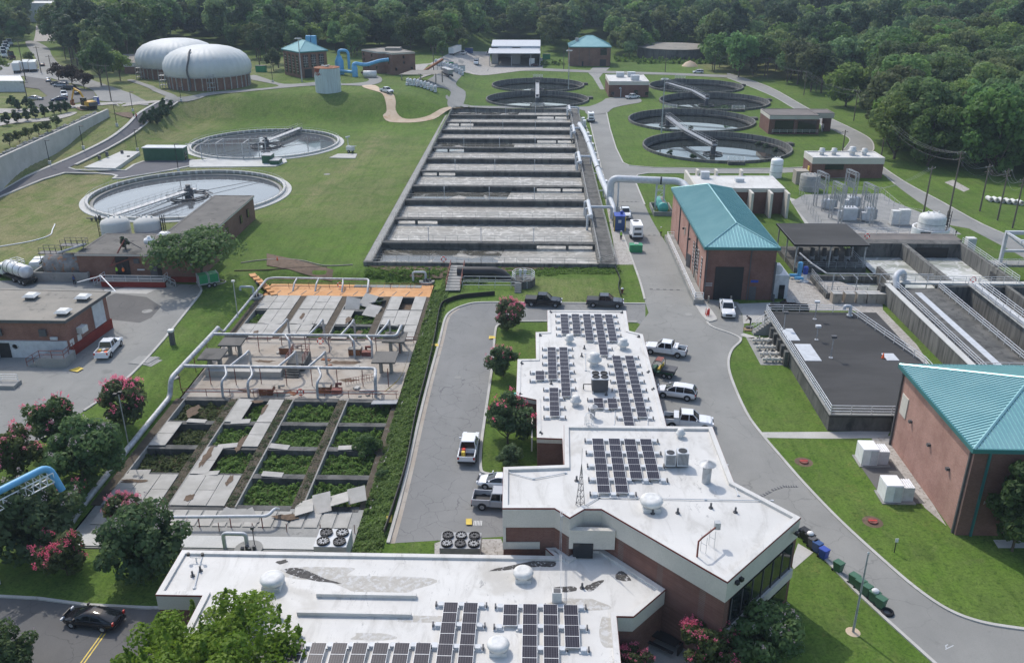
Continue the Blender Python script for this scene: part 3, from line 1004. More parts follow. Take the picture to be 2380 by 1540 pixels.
for i in range(12):
 y0 = ln[i] + (.05 if i == 0 else 1.15)
 y1 = ln[i + 1] + (.35 if i < 11 else -.1)
 m = MB()
 m.face((bx0 + .2,y0 - .6,WZ),(bx1 - .2,y0 - .6,WZ),(bx1 - .2,y1,WZ),(bx0 + .2,y1,WZ))
 if kinds[i] == 'murk':
  m = MB()
  xm = bx0 + 22
  m.face((bx0 + .2,y0 - .6,WZ),(xm,y0 - .6,WZ),(xm + 1.5,y1,WZ),(bx0 + .2,y1,WZ))
  struct('water',m,M['water_murk'])
  m = MB()
  m.face((xm,y0 - .6,WZ),(bx1 - .2,y0 - .6,WZ),(bx1 - .2,y1,WZ),(xm + 1.5,y1,WZ))
 struct('water',m,M['foam'])
def life_ring(p,label,rz=0):
 m = MB()
 for k in range(16):
  pass
 ring = [Vector((.42 * math.cos(t),0,.42 * math.sin(t))) for t in [2 * PI * k / 16 for k in range(17)]]
 m.tube(ring,.09,6,False)
 for t in (PI / 4,3 * PI / 4,5 * PI / 4,7 * PI / 4):
  m.cur = 1
  m.tube([Vector((.42 * math.cos(t + d),0,.42 * math.sin(t + d))) for d in (-.2,0,.2)],.1,6)
 q = Matrix.Rotation(rz,4,'Z')
 m.xf(Matrix.Translation(p) @ q)
 return solo('life_ring',m,[M['red'],M['white']],label,'life ring','life rings on the railings')
life_ring(at(1511,982 - 0 if False else 982,1) if False else Vector((-16.2,by0 - .35,TZ + .55)),'red and white life ring on the front railing of the aeration basin')
# ------------------------------------------------------------------ clarifiers, right hand group: weathered sunken rings with a half bridge
def bridge(mb_rail,mb_deck,a,b,wd,tall):
 a,b = Vector(a),Vector(b)
 d = (b - a).normalized()
 n = Vector((-d.y,d.x,0)) * wd / 2
 mb_deck.add([a + n,a - n,b - n,b + n] + [v + Vector((0,0,-.25)) for v in (a + n,a - n,b - n,b + n)],
    [(0,1,2,3),(7,6,5,4),(0,4,5,1),(1,5,6,2),(2,6,7,3),(3,7,4,0)])
 k = max(3,int((b - a).length / 1.8))
 for sgn in (1,-1):
  railing(mb_rail,[a + n * sgn,b + n * sgn],tall,2,(b - a).length / k,.03)
  for i in range(k):
   p,q = a.lerp(b,i / k) + n * sgn,a.lerp(b,(i + 1) / k) + n * sgn
   mb_rail.rod(p - Vector((0,0,.7)),q,.03,4)
   mb_rail.rod(p,p - Vector((0,0,.7)),.05,4)
  mb_rail.rod(a + n * sgn - Vector((0,0,.7)),b + n * sgn - Vector((0,0,.7)),.06,4)
CL_LABEL = ['dark round clarifier tank nearest the brick road crossing, widest of the right hand group','dark round clarifier joined by one bridge to the wider tank in front of it',
   'dark round clarifier with a slanting bridge and weeds at its hub','farthest round clarifier of the right hand group beside the road bend',
   'round clarifier just behind the far end of the aeration basin','round clarifier farther behind the aeration basin with spray at its hub']
BR = [((45.5,277.0),(50.5,252.5)),((45.5,277.0),(43.8,298.0)),((61.5,357.5),(63.5,338)),((61.5,357.5),(54.6,379)),((.4,358.5),(.4,338.5)),((.4,358.5),(.4,377))]
for i,(cx,cy,r) in enumerate(CLAR):
 rim,wz = .75,-1.6
 t = thing('clarifier',CL_LABEL[i],'clarifier',(cx,cy,0),'round clarifiers on the right hand lawn')
 m = MB()
 m.lathe([(r,-.3),(r,rim),(r - .45,rim),(r - .45,wz - 1),],cx,cy,72,False)
 part(t,'ring_wall',m,M['conc_streak'])
 m = MB()
 m.lathe([(r - .45,wz + .85),(r - 1.35,wz + .85),(r - 1.35,wz + .3),(r - .45,wz + .2)],cx,cy,64,False)
 part(t,'weir_trough',m,M['conc_dark'])
 m = MB()
 m.lathe([(0.01,wz),(r - .4,wz)],cx,cy,48,False)
 struct('water',m,M['water'])
 dk,rl = MB(),MB()
 (ax,ay),(qx,qy) = BR[i]
 d = Vector((qx - ax,qy - ay,0)).normalized()
 e = Vector((qx,qy,rim + .5)) + d * 1.2
 bridge(rl,dk,(ax,ay,rim + .5),e,1.4,1.15)
 br = part(t,'bridge',dk,M['grey'])
 part(br,'railing',rl,M['galv'])
 hb = MB()
 hb.cyl(qx,qy,wz,rim + .2,.75,14)
 hb.lathe([(2.6,wz + .05),(2.9,wz + .35),(2.6,wz + .35)],qx,qy,20,False)
 hb.bx(qx,qy,rim + .7,1.0,1.0,.8)
 for a in (.6,2.2,3.9,5.4):
  hb.rod((qx,qy,wz + .3),(qx + 2.7 * math.cos(a),qy + 2.7 * math.sin(a),wz + .3),.08,4)
 part(t,'hub',hb,M['dgrey'])
 sk = MB()
 a = (2.75,2.75,.8,.6,2.6,.5)[i]
 sk.rod((cx - (r - 1.6) * math.cos(a) * (-1),cy - (r - 1.6) * math.sin(a) * (-1),wz + .15),(cx - (r - 1.6) * math.cos(a),cy - (r - 1.6) * math.sin(a),wz + .15),.09,4)
 part(t,'scum_arm',sk,M['dgrey'])
 # outlet platform at the rim
 pl,pr = MB(),MB()
 ang = (-1.52,1.75,-1.35,1.75,-1.57,1.57)[i]
 ox,oy = cx + (r + .8) * math.cos(ang),cy + (r + .8) * math.sin(ang)
 pl.bx(ox,oy,0,4.4,1.8,rim + .1)
 railing(pr,[(ox - 2.1,oy - .8,rim + .1),(ox + 2.1,oy - .8,rim + .1),(ox + 2.1,oy + .8,rim + .1),(ox - 2.1,oy + .8,rim + .1),(ox - 2.1,oy - .8,rim + .1)],1.1,3,1.4,.04)
 pp = part(t,'platform',pl,M['conc_dark'])
 part(pp,'railing',pr,M['alu'])
 nb = MB()
 nb.bx(cx + r + .7,cy + 3,-.2,1.8,2.4,rim + .3,.1)
 part(t,'outlet_box',nb,M['conc_dark'])
# left hand pair: newer pale rims with apron, railing and truss bridge
LL = ['large round clarifier with pale rim nearest the brick pump house on the left','round clarifier with pale rim below the grass bank behind the green shed']
for i,(cx,cy,r) in enumerate(LCLAR):
 zg = .1
 rim = .7
 wz = -.5
 t = thing('clarifier',LL[i],'clarifier',(cx,cy,0),'pale rimmed clarifiers on the left')
 m = MB()
 m.lathe([(r + .9,zg - 1.2),(r + .9,zg + .06),(r - .5,zg + .06),(r - .5,rim),(r - .95,rim),(r - .95,-1.6)],cx,cy,80,False)
 part(t,'ring_wall',m,M['conc_white'])
 m = MB()
 m.lathe([(r - .951,rim - .02),(r - .96,wz - 1)],cx,cy,72,False)
 m.lathe([(r - 1.0,wz + .35),(r - 1.9,wz + .35),(r - 1.9,wz)],cx,cy,72,False)
 part(t,'weir_trough',m,M['conc_grey'])
 m = MB()
 m.lathe([(0.01,wz),(r - .94,wz)],cx,cy,48,False)
 struct('water',m,M['water_grey'])
 rl = MB()
 c = circ(cx,cy,r - .3,48)
 railing(rl,[(x,y,zg + .05) for x,y in c[-13:] + c[:38]] + [(c[38][0],c[38][1],zg + .05)],1.1,2,3,.035)
 part(t,'railing',rl,M['galv'])
 ang = (-1.95,1.35)[i]
 e = Vector((cx + (r + .4) * math.cos(ang),cy + (r + .4) * math.sin(ang),1.0))
 dk,rl = MB(),MB()
 bridge(rl,dk,e,(cx + 2 * math.cos(ang + PI),cy + 2 * math.sin(ang + PI),1.0),1.5,1.3)
 br = part(t,'bridge',dk,M['galv'])
 part(br,'truss',rl,M['dull_rail'])
 hb = MB()
 hb.cyl(cx,cy,wz - .5,1.4,1.0,16)
 hb.cyl(cx,cy,1.4,2.3,.55,12)
 hb.lathe([(4.0,wz + .05),(4.3,wz + .4),(4.0,wz + .4)],cx,cy,24,False)
 for a in (.3,.9,2.0,3.3,4.2,5.3):
  hb.rod((cx,cy,wz + .7),(cx + 5.2 * math.cos(a),cy + 5.2 * math.sin(a),wz + .5),.1,5)
  hb.rod((cx + 5.2 * math.cos(a),cy + 5.2 * math.sin(a),wz + .5),(cx + 4.6 * math.cos(a + .5),cy + 4.6 * math.sin(a + .5),wz + .5),.1,5)
 part(t,'hub',hb,M['dgrey'])
 sk = MB()
 a = (.9,.55)[i]
 sk.rod((cx,cy,wz + .7),(cx + (r - 2) * math.cos(a),cy + (r - 2) * math.sin(a),wz + .3),.07,4)
 sk.rod((cx,cy,wz + .7),(cx - (r - 2) * math.cos(a + .35),cy - (r - 2) * math.sin(a + .35),wz + .3),.07,4)
 part(t,'scum_arm',sk,M['dgrey'])
 vp = MB()
 for q in range(6):
  vp.bx(e.x - 4 + q * .9,e.y - .9,zg,.35,.35,.6 + .25 * (q % 3))
 vp.rod((e.x - 5,e.y - 1,.6),(e.x + 2,e.y - 1,.6),.12,6)
 part(t,'valve_group',vp,M['dgrey'])
# ------------------------------------------------------------------ abandoned filter beds, sunken, part covered
FZ = -1.3
fx = [-45.6,-38.6,-31.5,-24.5,-17.4]
rowsN = [137.1,130.9,124.8,119.4]
rowsS = [100.1,93.9,88.1,82.2,76.2]
fb = thing('filter_bed','abandoned sunken filter beds overgrown with weeds between broken pale covers','filter beds',(-31.5,69,FZ))
dk = MB()
dk.box(fx[0],rowsN[0],FZ - 1.4,fx[4],142.7,FZ + .05)
part(fb,'inlet_deck',dk,M['orange_dirt'])
dk = MB()
dk.box(fx[0],rowsS[0],FZ - 1.4,fx[4],rowsN[3],FZ)
part(fb,'pump_deck',dk,M['conc_tan'])
dk = MB()
dk.box(fx[0],69.2,FZ - 1.4,fx[4],rowsS[4],FZ)
part(fb,'outlet_deck',dk,M['conc_grey'])
dk = MB()
dk.box(fx[0],rowsN[3],FZ - 1.4,fx[4],rowsN[0],FZ - .95)
part(fb,'bed_floor',dk,M['soil'])
dk = MB()
dk.box(fx[0],rowsS[4],FZ - 1.4,fx[4],rowsS[0],FZ - .95)
part(fb,'bed_floor',dk,M['soil'])
for rows in (rowsN,rowsS):
 for x in fx:
  m = MB()
  m.box(x - .55,rows[-1],FZ - 1.3,x + .55,rows[0],FZ + .06)
  part(fb,'dividing_wall',m,M['moss'])
  m = MB()
  m.box(x + .56,rows[-1],FZ - 1.3,x + .72,rows[0],FZ + .1)
  part(fb,'edge_strip',m,M['conc_grey'])
 for y in rows:
  m = MB()
  for j in range(4):
   m.box(fx[j] + .73,y - .45,FZ - 1.3,fx[j + 1] - .56,y + .45,FZ + .04)
  part(fb,'dividing_wall',m,M['conc_dark'])
# covers: strips laid across the beds, three to a bay
COV = {('N',0): ['111','111','...','101'],('N',1): ['.11','111','1..','111'],('N',2): ['111','11.','...','..1'],
       ('S',0): ['...','1.1','...','...'],('S',1): ['1..','..1','...','...'],('S',2): ['...','1..','...','...'],('S',3): ['111','111','...','...']}
BROKEN = [(-29.5,132.6,.5),(-27.3,134.6,.3),(-25.6,134.2,-.35),(-25.9,130.2,.2)]
ci = 0
for (blk,j),bays in COV.items():
 rows = rowsN if blk == 'N' else rowsS
 y1,y0 = rows[j],rows[j + 1]
 for b,pat in enumerate(bays):
  for k,ch in enumerate(pat):
   if ch != '1':
    continue
   xa = fx[b] + .75 + k * 1.95
   m = MB()
   n = 2
   for q in range(n):
    ya,yb = y0 + .1 + (y1 - y0 - .2) * q / n,y0 + .1 + (y1 - y0 - .2) * (q + 1) / n - .04
    m.bx(xa + .97,(ya + yb) / 2,FZ + .07 + .03 * rnd.random(),1.88,yb - ya,.09,0,(rnd.uniform(-.015,.015),rnd.uniform(-.012,.012)))
   part(fb,'cover_panel',m,M['cover'])
   ci += 1
for b,row,y in ((0,'S',93.9),(1,'S',93.9),(1,'S',88.1),(2,'S',88.1),(0,'S',82.2),(1,'S',82.2),(0,'N',124.8),(1,'N',124.8),(2,'N',119.4),(3,'N',124.8),(2,'S',82.2),(3,'S',88.1)):
 m = MB()
 xa = fx[b] + rnd.uniform(1.5,5.2)
 m.bx(xa,y + .2,FZ + .1,2.3,.95,.08,rnd.uniform(-.15,.15),(rnd.uniform(-.08,.08),rnd.uniform(-.08,.08)))
 part(fb,'end_panel',m,M['cover'])
for x,y,a in BROKEN:
 m = MB()
 m.bx(x,y,FZ + .25,2.3,3.2,.08,rnd.uniform(-.3,.3),(a,a * .6))
 part(fb,'loose_panel',m,M['cover'],'tilted broken cover panel')
m = MB()
for k in range(4):
 m.bx(-23.6 + k * 1.75,76.1 + .5 * k,FZ + .25 + .2 * k,1.9,3.0 - .3 * k,.07,.25,(.25 * (1 if k % 2 else -.6),-.18))
part(fb,'loose_panel',m,M['cover'],'buckled cover sheet at the corner of the beds')
m = MB()
for k in range(3):
 m.bx(-31.2 + k * 1.2,74.2,FZ + .2,1.5,2.2,.07,.5 * k - .4,(.25,.2 - .2 * k))
part(fb,'loose_panel',m,M['cover'],'heap of bent cover panels')
m = MB()
m.bx(-18.9,99.2,FZ + .3,3.2,2.6,.1,.05,(-.3,0))
part(fb,'loose_panel',m,M['grey'],'grey grooved panel leaning at the deck corner')
m = MB()
for x in [fx[0] + 1 + 1.55 * k for k in range(17)]:
 m.box(x,72.9,FZ + .02,x + 1.3,75.6,FZ + .09)
part(fb,'cover_panel',m,M['cover'])
m = MB()
m.box(fx[0] + .6,69.4,FZ + .02,fx[4] - 2,71.3,FZ + .1)
part(fb,'sill_slab',m,M['conc_white'])
m = MB()
for x in [fx[0] + 2 + 2.2 * k for k in range(12)]:
 m.rod((x,137.6,FZ + .08),(x + .5,139.4,FZ + .08),.05,4)
for k in range(9):
 m.box(-31 + k * 1.3,141.3,FZ + .06,-29.8 + k * 1.3,142.5,FZ + .12)
part(fb,'inlet_bars',m,M['conc_grey'])
m = MB()
for y in (118.4,101.0):
 for z in (.55,1.0):
  m.rod((fx[0],y,FZ + z),(fx[4],y,FZ + z),.05,5)
 for x in [fx[0] + k * 3.1 for k in range(10)]:
  m.rod((x,y,FZ),(x,y,FZ + 1.0),.045,4)
for y in (140.9,):
 m.rod((fx[0],y,FZ + 1.0),(fx[4],y,FZ + 1.0),.04,4)
 for x in [fx[0] + k * 3.5 for k in range(9)]:
  m.rod((x,y,FZ),(x,y,FZ + 1.0),.045,4)
for x in [-38 + k * 3.4 for k in range(7)]:
 m.rod((x,72.2,FZ),(x,72.2,FZ + 1.0),.045,4)
part(fb,'railing',m,M['rust_red'])
for k,(x,y,rx,ry) in enumerate(((-42.6,96.6,.8,1.6),(-34.2,88.6,.5,2.2),(-37.2,86.0,.5,2.4),(-33.8,97.5,.3,1.6),(-35.2,99.2,1.0,.5),(-43.4,80.6,1.6,.4),(-36.2,77.6,.5,.9),(-33.0,81,.4,1.0),(-42,121,.5,1.2),(-29.0,126.5,.5,1.6),(-36.6,128,.3,1.6),(-26.4,121.5,.6,.9),(-40,72.4,2.4,.4),(-25,74.4,1.8,.5),(-38,111.6,1.6,.5),(-27,111.5,2.6,.7),(-36,102.6,2.6,.6),(-25,106,1.4,.6))):
 m = MB()
 m.face(*[(x + rx * math.cos(a) * rnd.uniform(.55,1.2),y + ry * math.sin(a) * rnd.uniform(.55,1.2),FZ + .2 + .002 * k if not 100 < y < 119 else FZ + .012) for a in [2 * PI * i / 18 for i in range(18)]])
 part(fb,'debris_patch',m,M['soil'])
for k in range(26):
 m = MB()
 m.bx(rnd.uniform(-44,-20),rnd.choice((rnd.uniform(101,103.5),rnd.uniform(109.5,118))),FZ,rnd.uniform(.4,1.4),rnd.uniform(.3,.9),rnd.uniform(.04,.3),rnd.uniform(0,3))
 part(fb,'loose_slab',m,M[('concrete','conc_grey','rust','conc_tan')[k % 4]])
# concrete tables and machines on the pump deck
for x,y,lab in ((-42.7,113.4,'dark concrete inspection table by the big pipe elbow'),(-44.0,108.8,'dark concrete inspection table beside the deck edge steps'),(-19.9,115.2,'dark concrete table with a rust stain on top'),(-20.2,108.4,'dark concrete table beside the yellow tape')):
 t = thing('concrete_table',lab,'table',(x,y,FZ),'concrete tables on the pump deck')
 part(t,'table_top',MB().bx(x,y,FZ + 2.2,3.2,3.6,.22),M['roof_dark'])
 for sx in (-.7,.7):
  part(t,'leg',MB().bx(x + sx,y + .2,FZ,.4,.7,2.2),M['conc_grey'])
for x,y,lab,q in ((-35.6,114.6,'rusty tan pump housing on the left of the upper deck',0),(-25.6,114.4,'rusty orange pump housing right of the life ring',1),(-34.8,101.9,'tan wooden box by the lower pipe branch',0),(-27.4,102.6,'rust streaked housing with exposed valve beside it',1)):
 t = thing('pump_housing',lab,'pump housing',(x,y,FZ),'pump housings on the filter deck')
 part(t,'casing',MB().bx(x,y,FZ,1.7,1.3,.95),M['rust'])
 part(t,'lid',MB().bx(x,y,FZ + .95,1.8,1.4,.06),M['conc_tan'])
 m = MB()
 m.bx(x + 1.7,y - .3,FZ,1.3,.9,.6)
 m.tube([(x + 1.5,y + .5,FZ + .3),(x + 1.5,y + .5,FZ + .9),(x + 2.2,y + .5,FZ + .9)],.2,8)
 part(t,'pump',m,M['rust_red'] if q else M['conc_tan'])
t = thing('steel_stair','rusty red steel stair and guard rails in the middle of the filter deck','stair',(-32.8,109,FZ))
m = MB()
for k in range(5):
 m.bx(-32.8,106.6 + k * .35,FZ + .25 * k,2.0,.32,.22)
part(t,'tread',m,M['conc_dark'])
m = MB()
railing(m,[(-33.9,108.4,FZ + 1.2),(-33.9,112.5,FZ + 1.2),(-31.6,112.5,FZ + 1.2),(-31.6,108.4,FZ + 1.2)],1.1,3,1.2,.04)
part(t,'railing',m,M['rust_red'])
part(t,'landing',MB().bx(-32.7,110.5,FZ,2.4,4,1.2),M['conc_dark'])
m = MB()
m.box(-44.5,106.4,FZ + .02,-34.2,108.6,FZ + .9)
solo('deck_plinth',m,M['cover'],'long low pale covered plinth left of the rusty stair','plinth')
m = MB()
railing(m,[(-25.0,104.6,FZ),(-21.4,106.2,FZ)],.9,2,.35,.03)
solo('loose_barrier',m,M['rust_red'],'rusty crowd barrier standing askew on the pump deck','barrier')
m = MB()
tp = smooth_path([(-17.9,119.0,FZ + 1.3),(-17.6,112,FZ + .9),(-17.9,106,FZ + .5),(-19.4,102.2,FZ + .25)],5)
for k in range(len(tp) - 1):
 a,b = tp[k],tp[k + 1]
 m.face(a,b,b + Vector((.02,0,.14)),a + Vector((.02,0,.14)))
 m.face(a + Vector((.01,0,0)),a + Vector((.03,0,.14)),b + Vector((.03,0,.14)),b + Vector((.01,0,0)))
solo('caution_tape',m,M['yellow'],'yellow caution tape strung along the right edge of the pump deck','tape')
for p,l in (((-33.2,140.8,FZ + .7),'red life ring on the orange inlet deck rail'),((-31.2,117.0,FZ + .8),'red life ring at the back of the pump deck beside grey drum'),((-30.2,101.2,FZ + .6),'pink red life ring on the near rail of the pump deck'),((-37.3,72.0,FZ + .7),'faded red life ring at the near left corner of the filter beds')):
 life_ring(Vector(p),l)
# ------------------------------------------------------------------ reservoir slab
rx0,rx1,ry0,ry1 = 34.7,51.2,91.7,123.8
RZ = 2.1
rs = thing('covered_reservoir','flat dark roofed concrete reservoir with white railings beside the curved road','reservoir',((rx0 + rx1) / 2,ry0,0))
part(rs,'wall',MB().box(rx0,ry0,-.3,rx1,ry1,RZ - .25),M['conc_dark'])
part(rs,'roof_slab',MB().box(rx0 - .08,ry0 - .08,RZ - .25,rx1 + .08,ry1 + .08,RZ),M['slab_dark'])
m = MB()
for sx in (0,):
 m.box(rx0 - .1,ry0 - .1,RZ,rx0 + .3,ry1 + .1,RZ + .12)
 m.box(rx0 + .3,ry0 - .1,RZ,rx1,ry0 + .3,RZ + .12)
part(rs,'roof_kerb',m,M['conc_grey'])
m = MB()
railing(m,[(rx1,ry0 + .1,RZ + .1),(rx0 + .1,ry0 + .1,RZ + .1),(rx0 + .1,ry1 - .2,RZ + .1),(rx1 - 4,ry1 - .2,RZ + .1),(rx1 - .1,ry0 + 14,RZ + .1),(rx1 - .1,ry0 + 3,RZ + .1)],1.1,3,2.3,.05)
part(rs,'railing',m,M['alu'])
for q,s in (((36.2,115.2),(1.7,4.2)),((37.0,109.2),(2.2,5.4)),((47.6,108.0),(1.6,2.2))):
 part(rs,'hatch',MB().bx(q[0],q[1],RZ,s[0],s[1],.06),M['lgrey'])
for k in range(5):
 part(rs,'pilaster',MB().bx(rx0 - .45,117.5 - k * 2.0,0,.5,.7,RZ + .05),M['conc_dark'])
m = MB()
for k in range(7):
 m.bx(rx0 + .2 - .34 * k - .4,120.3,0,.34,1.3,RZ - .28 * k)
part(rs,'steps',m,M['conc_grey'])
m = MB()
railing(m,[(rx0 - .2,121,RZ),(rx0 - 2.6,121,.3)],1.1,2,1.2,.04)
railing(m,[(rx0 - .2,119.7,RZ),(rx0 - 2.6,119.7,.3)],1.1,2,1.2,.04)
part(rs,'stair_rail',m,M['alu'])
sheet('pad',[(31.0,109.5),(34.6,109.5),(34.6,118.8),(31.0,118.8)],'conc_grey',.03)
vg = thing('valve_manifold','row of tan pipes and valves on a concrete pad left of the reservoir','pipework',(32.6,114,0))
for k,y in enumerate((110.4,112.2,114.4,116.8)):
 m = MB()
 m.tube([(31.4,y,.5),(34.6,y,.5)],.24,10)
 for x in (31.9,32.8,33.7):
  m.lathe([(.0,-.1),(.4,-.1),(.4,.1),(0,.1)],0,0,10,False,axis=lambda v,x=x,y=y: Vector((x + v.z,y + v.x,.5 + v.y)))
 m.rod((32.4,y,.5),(32.4,y,1.1),.1,6)
 m.rod((33.3,y,0),(33.3,y,.5),.12,6)
 part(vg,'pipe_run',m,M['cream'])
for k,(q,h,lab) in enumerate((((35.8,117.2),2.4,'slim light pole on the reservoir roof by the steps'),((39.4,113.5),1.9,'short lamp post with boxy head at the middle of the reservoir roof'),((39.6,107.6),2.9,'tall thin lamp post with pale head on the reservoir roof'),((41.3,121.0),2.6,'thin lamp post near the far edge of the reservoir roof'))):
 t = thing('lamp_post',lab,'lamp post',(q[0],q[1],RZ),'small lamp posts on the reservoir')
 m = MB()
 m.cyl(q[0],q[1],RZ,RZ + .06,.3,8)
 m.cyl(q[0],q[1],RZ,RZ + h,.06,6)
 part(t,'post',m,M['galv'])
 part(t,'lamp_head',MB().bx(q[0],q[1],RZ + h,.7,.5,.3),M['alu'] if k % 2 else M['dgrey'])
t = thing('vent_pipe','pale gooseneck vent at the far edge of the reservoir roof','vent',(46.5,122.6,RZ))
part(t,'pipe',MB().tube(bend([(46.9,122.6,RZ),(46.9,122.6,RZ + 1.5),(46.0,122.6,RZ + 1.5),(46.0,122.6,RZ + 1.0)],.4),.26,10),M['lgrey'])
part(t,'flange',MB().cyl(46.9,122.6,RZ,RZ + .12,.45,12),M['lgrey'])
# ------------------------------------------------------------------ channel works on the right
CH = thing('channel_works','big stained concrete channel structure with walkways and parallel open troughs','channel',(68,120,0))
CZ = 3.0
m = MB()
m.box(56.0,100,0,56.7,134.2,CZ)
m.box(56.7,133.6,0,58.9,134.4,CZ)
part(CH,'front_wall',m,M['conc_streak'])
part(CH,'wall_coping',MB().box(55.9,100,CZ,56.8,133.9,CZ + .12),M['conc_white'])
part(CH,'corner_post',MB().bx(55.9,134.2,0,1.0,1.4,CZ - .2),M['conc_dark'])
m = MB()
m.box(56.7,100,0,64.3,133.6,CZ - .55)
part(CH,'covered_deck',m,M['conc_dark'])
m = MB()
m.box(59.9,100,CZ - .546,60.9,131.5,CZ - .5)
part(CH,'cover_strip',m,M['lgrey'])
m = MB()
for x in (64.3,69.6,75.0,80.5,86):
 m.box(x,96,-2,x + .6,134.2,CZ - .1)
m.box(64.3,133.9,-2,96,134.6,CZ - .4)
part(CH,'trough_wall',m,M['conc_streak'])
part(CH,'trough_floor',MB().box(64.3,95,-2.2,96,134.6,-1.2),M['conc_dark'])
for x in (69.2,79.8):
 m = MB()
 m.box(x,96,CZ - .1,x + 1.7,134.2,CZ + .06)
 part(CH,'walkway',m,M['conc_white'])
 part(CH,'pipe',MB().tube([(x + .5,96,CZ + .35),(x + .5,133,CZ + .35)],.32,10),M['lgrey'])
 m = MB()
 for dx in (0,1.7):
  railing(m,[(x + dx,96,CZ),(x + dx,134,CZ)],1.1,3,2.2,.05)
 part(CH,'railing',m,M['alu'])
m = MB()
for x in (57.6,64.3):
 railing(m,[(x,101,CZ - .5),(x,133.4,CZ - .5)],1.1,3,2.2,.05)
railing(m,[(57.0,134.6,CZ),(77,134.6,CZ)],1.1,3,2.0,.045)
railing(m,[(56.9,103.0,CZ - .3),(66,103.0,CZ - .3)],1.1,3,2.0,.045)
railing(m,[(77.6,135,CZ),(77.6,155.6,CZ)],1.1,3,2.2,.045)
railing(m,[(77.6,143.5,CZ),(90,143.8,CZ)],1.1,3,2.2,.045)
part(CH,'railing',m,M['alu'])
part(CH,'cross_walk',MB().box(56.8,134.45,CZ - .3,96,135.6,CZ),M['conc_white'])
m = MB()
m.box(58.4,155.2,-1.2,77.9,157.6,CZ)
part(CH,'rear_wall',m,M['conc_dark'])
m = MB()
m.box(77.2,135.6,-1.2,77.9,155.2,CZ)
m.box(66.7,135.6,-1.2,67.5,155.2,CZ)
m.box(58.4,135.6,-1.2,59.0,144.2,CZ - .6)
part(CH,'channel_wall',m,M['conc_streak'])
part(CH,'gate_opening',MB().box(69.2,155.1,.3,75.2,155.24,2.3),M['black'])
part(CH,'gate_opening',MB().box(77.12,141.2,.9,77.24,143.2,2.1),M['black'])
part(CH,'rear_deck',MB().box(56,157.6,CZ - .35,78.5,161.6,CZ - .02),M['roof_brown'])
part(CH,'side_deck',MB().box(77.9,143.8,CZ - .4,96,146.4,CZ - .02),M['conc_grey'])
m = MB()
railing(m,[(58,161.2,CZ),(78.4,161.2,CZ)],1.1,3,2.0,.04)
part(CH,'railing',m,M['alu'])
m = MB()
m.face((59.0,135.6,.35),(66.7,135.6,.35),(66.7,155.2,.35),(59.0,155.2,.35))
struct('water',m,M['froth'])
m = MB()
m.face((67.5,135.6,.35),(77.2,135.6,.35),(77.2,155.2,.35),(67.5,155.2,.35))
struct('water',m,M['froth'])
m = MB()
m.face((47.8,135.2,-.4),(58.4,135.2,-.4),(58.4,143.2,-.4),(47.8,143.2,-.4))
struct('water',m,M['froth'])
struct('water',MB().face((64.9,96,-1.1),(96,96,-1.1),(96,133.9,-1.1),(64.9,133.9,-1.1)),M['water'])
for p,l in (((70.2,134.7,CZ + .6),'red life ring on the cross walk railing of the channel works'),((61.2,157.7,CZ + .6),'red life ring on the brown rear deck of the channel works'),((86.3,143.9,CZ + .5),'red life ring on the side deck by the white cabinet')):
 life_ring(Vector(p),l)
ep = thing('pipe_elbow','pale grey pipe elbow arching over the corner of the channel works','pipe',(58.0,134,CZ))
part(ep,'pipe',MB().tube(bend([(57.6,133,CZ - .5),(57.6,134.2,CZ + 1.3),(58.9,135.4,CZ + 1.6),(59.6,135.8,CZ + 1.0),(59.6,135.8,.4)],.7),.5,12),M['lgrey'])
# steel gantry at the right edge
gt = thing('steel_gantry','pale grey painted steel truss gantry over the troughs at the right edge','gantry',(80,138,CZ))
for x in (79.4,88,96):
 for y in (134.9,145):
  part(gt,'column',MB().bx(x,y,CZ,.5,.5,5.2),M['lgrey'])
m = MB()
for y in (134.9,140,145):
 m.box(79.2,y - .25,CZ + 5.0,100,y + .25,CZ + 5.6)
for y in (134.9,145):
 m.box(79.2,y - .2,CZ + 1.9,100,y + .2,CZ + 2.3)
for x in [79.4 + 2.9 * k for k in range(8)]:
 m.box(x - .15,134.9,CZ + 5.2,x + .15,145,CZ + 5.5)
part(gt,'beam',m,M['lgrey'])
m = MB()
for k in range(5):
 x = 79.4 + k * 4.3
 m.rod((x,134.9,CZ + 2.2),(x + 4.3,134.9,CZ + 5.1),.14,4)
 m.rod((x + 4.3,145,CZ + 2.2),(x,145,CZ + 5.1),.14,4)
part(gt,'brace',m,M['lgrey'])
for k in range(4):
 x,y = 82 + k * 3.2,137 + 2 * (k % 2)
 t = thing('pump_motor',['navy drum shaped pump motor under the gantry','dark valve actuator under the gantry walkway','blue vertical motor at the gantry centre','dark pump end at the right edge of the gantry'][k],'motor',(x,y,CZ))
 part(t,'motor_body',MB().cyl(x,y,CZ,CZ + 1.5,.55,14),M['navy'] if k % 2 == 0 else M['dgrey'])
 part(t,'cap',MB().cyl(x,y,CZ + 1.5,CZ + 1.7,.62,14),M['dgrey'])
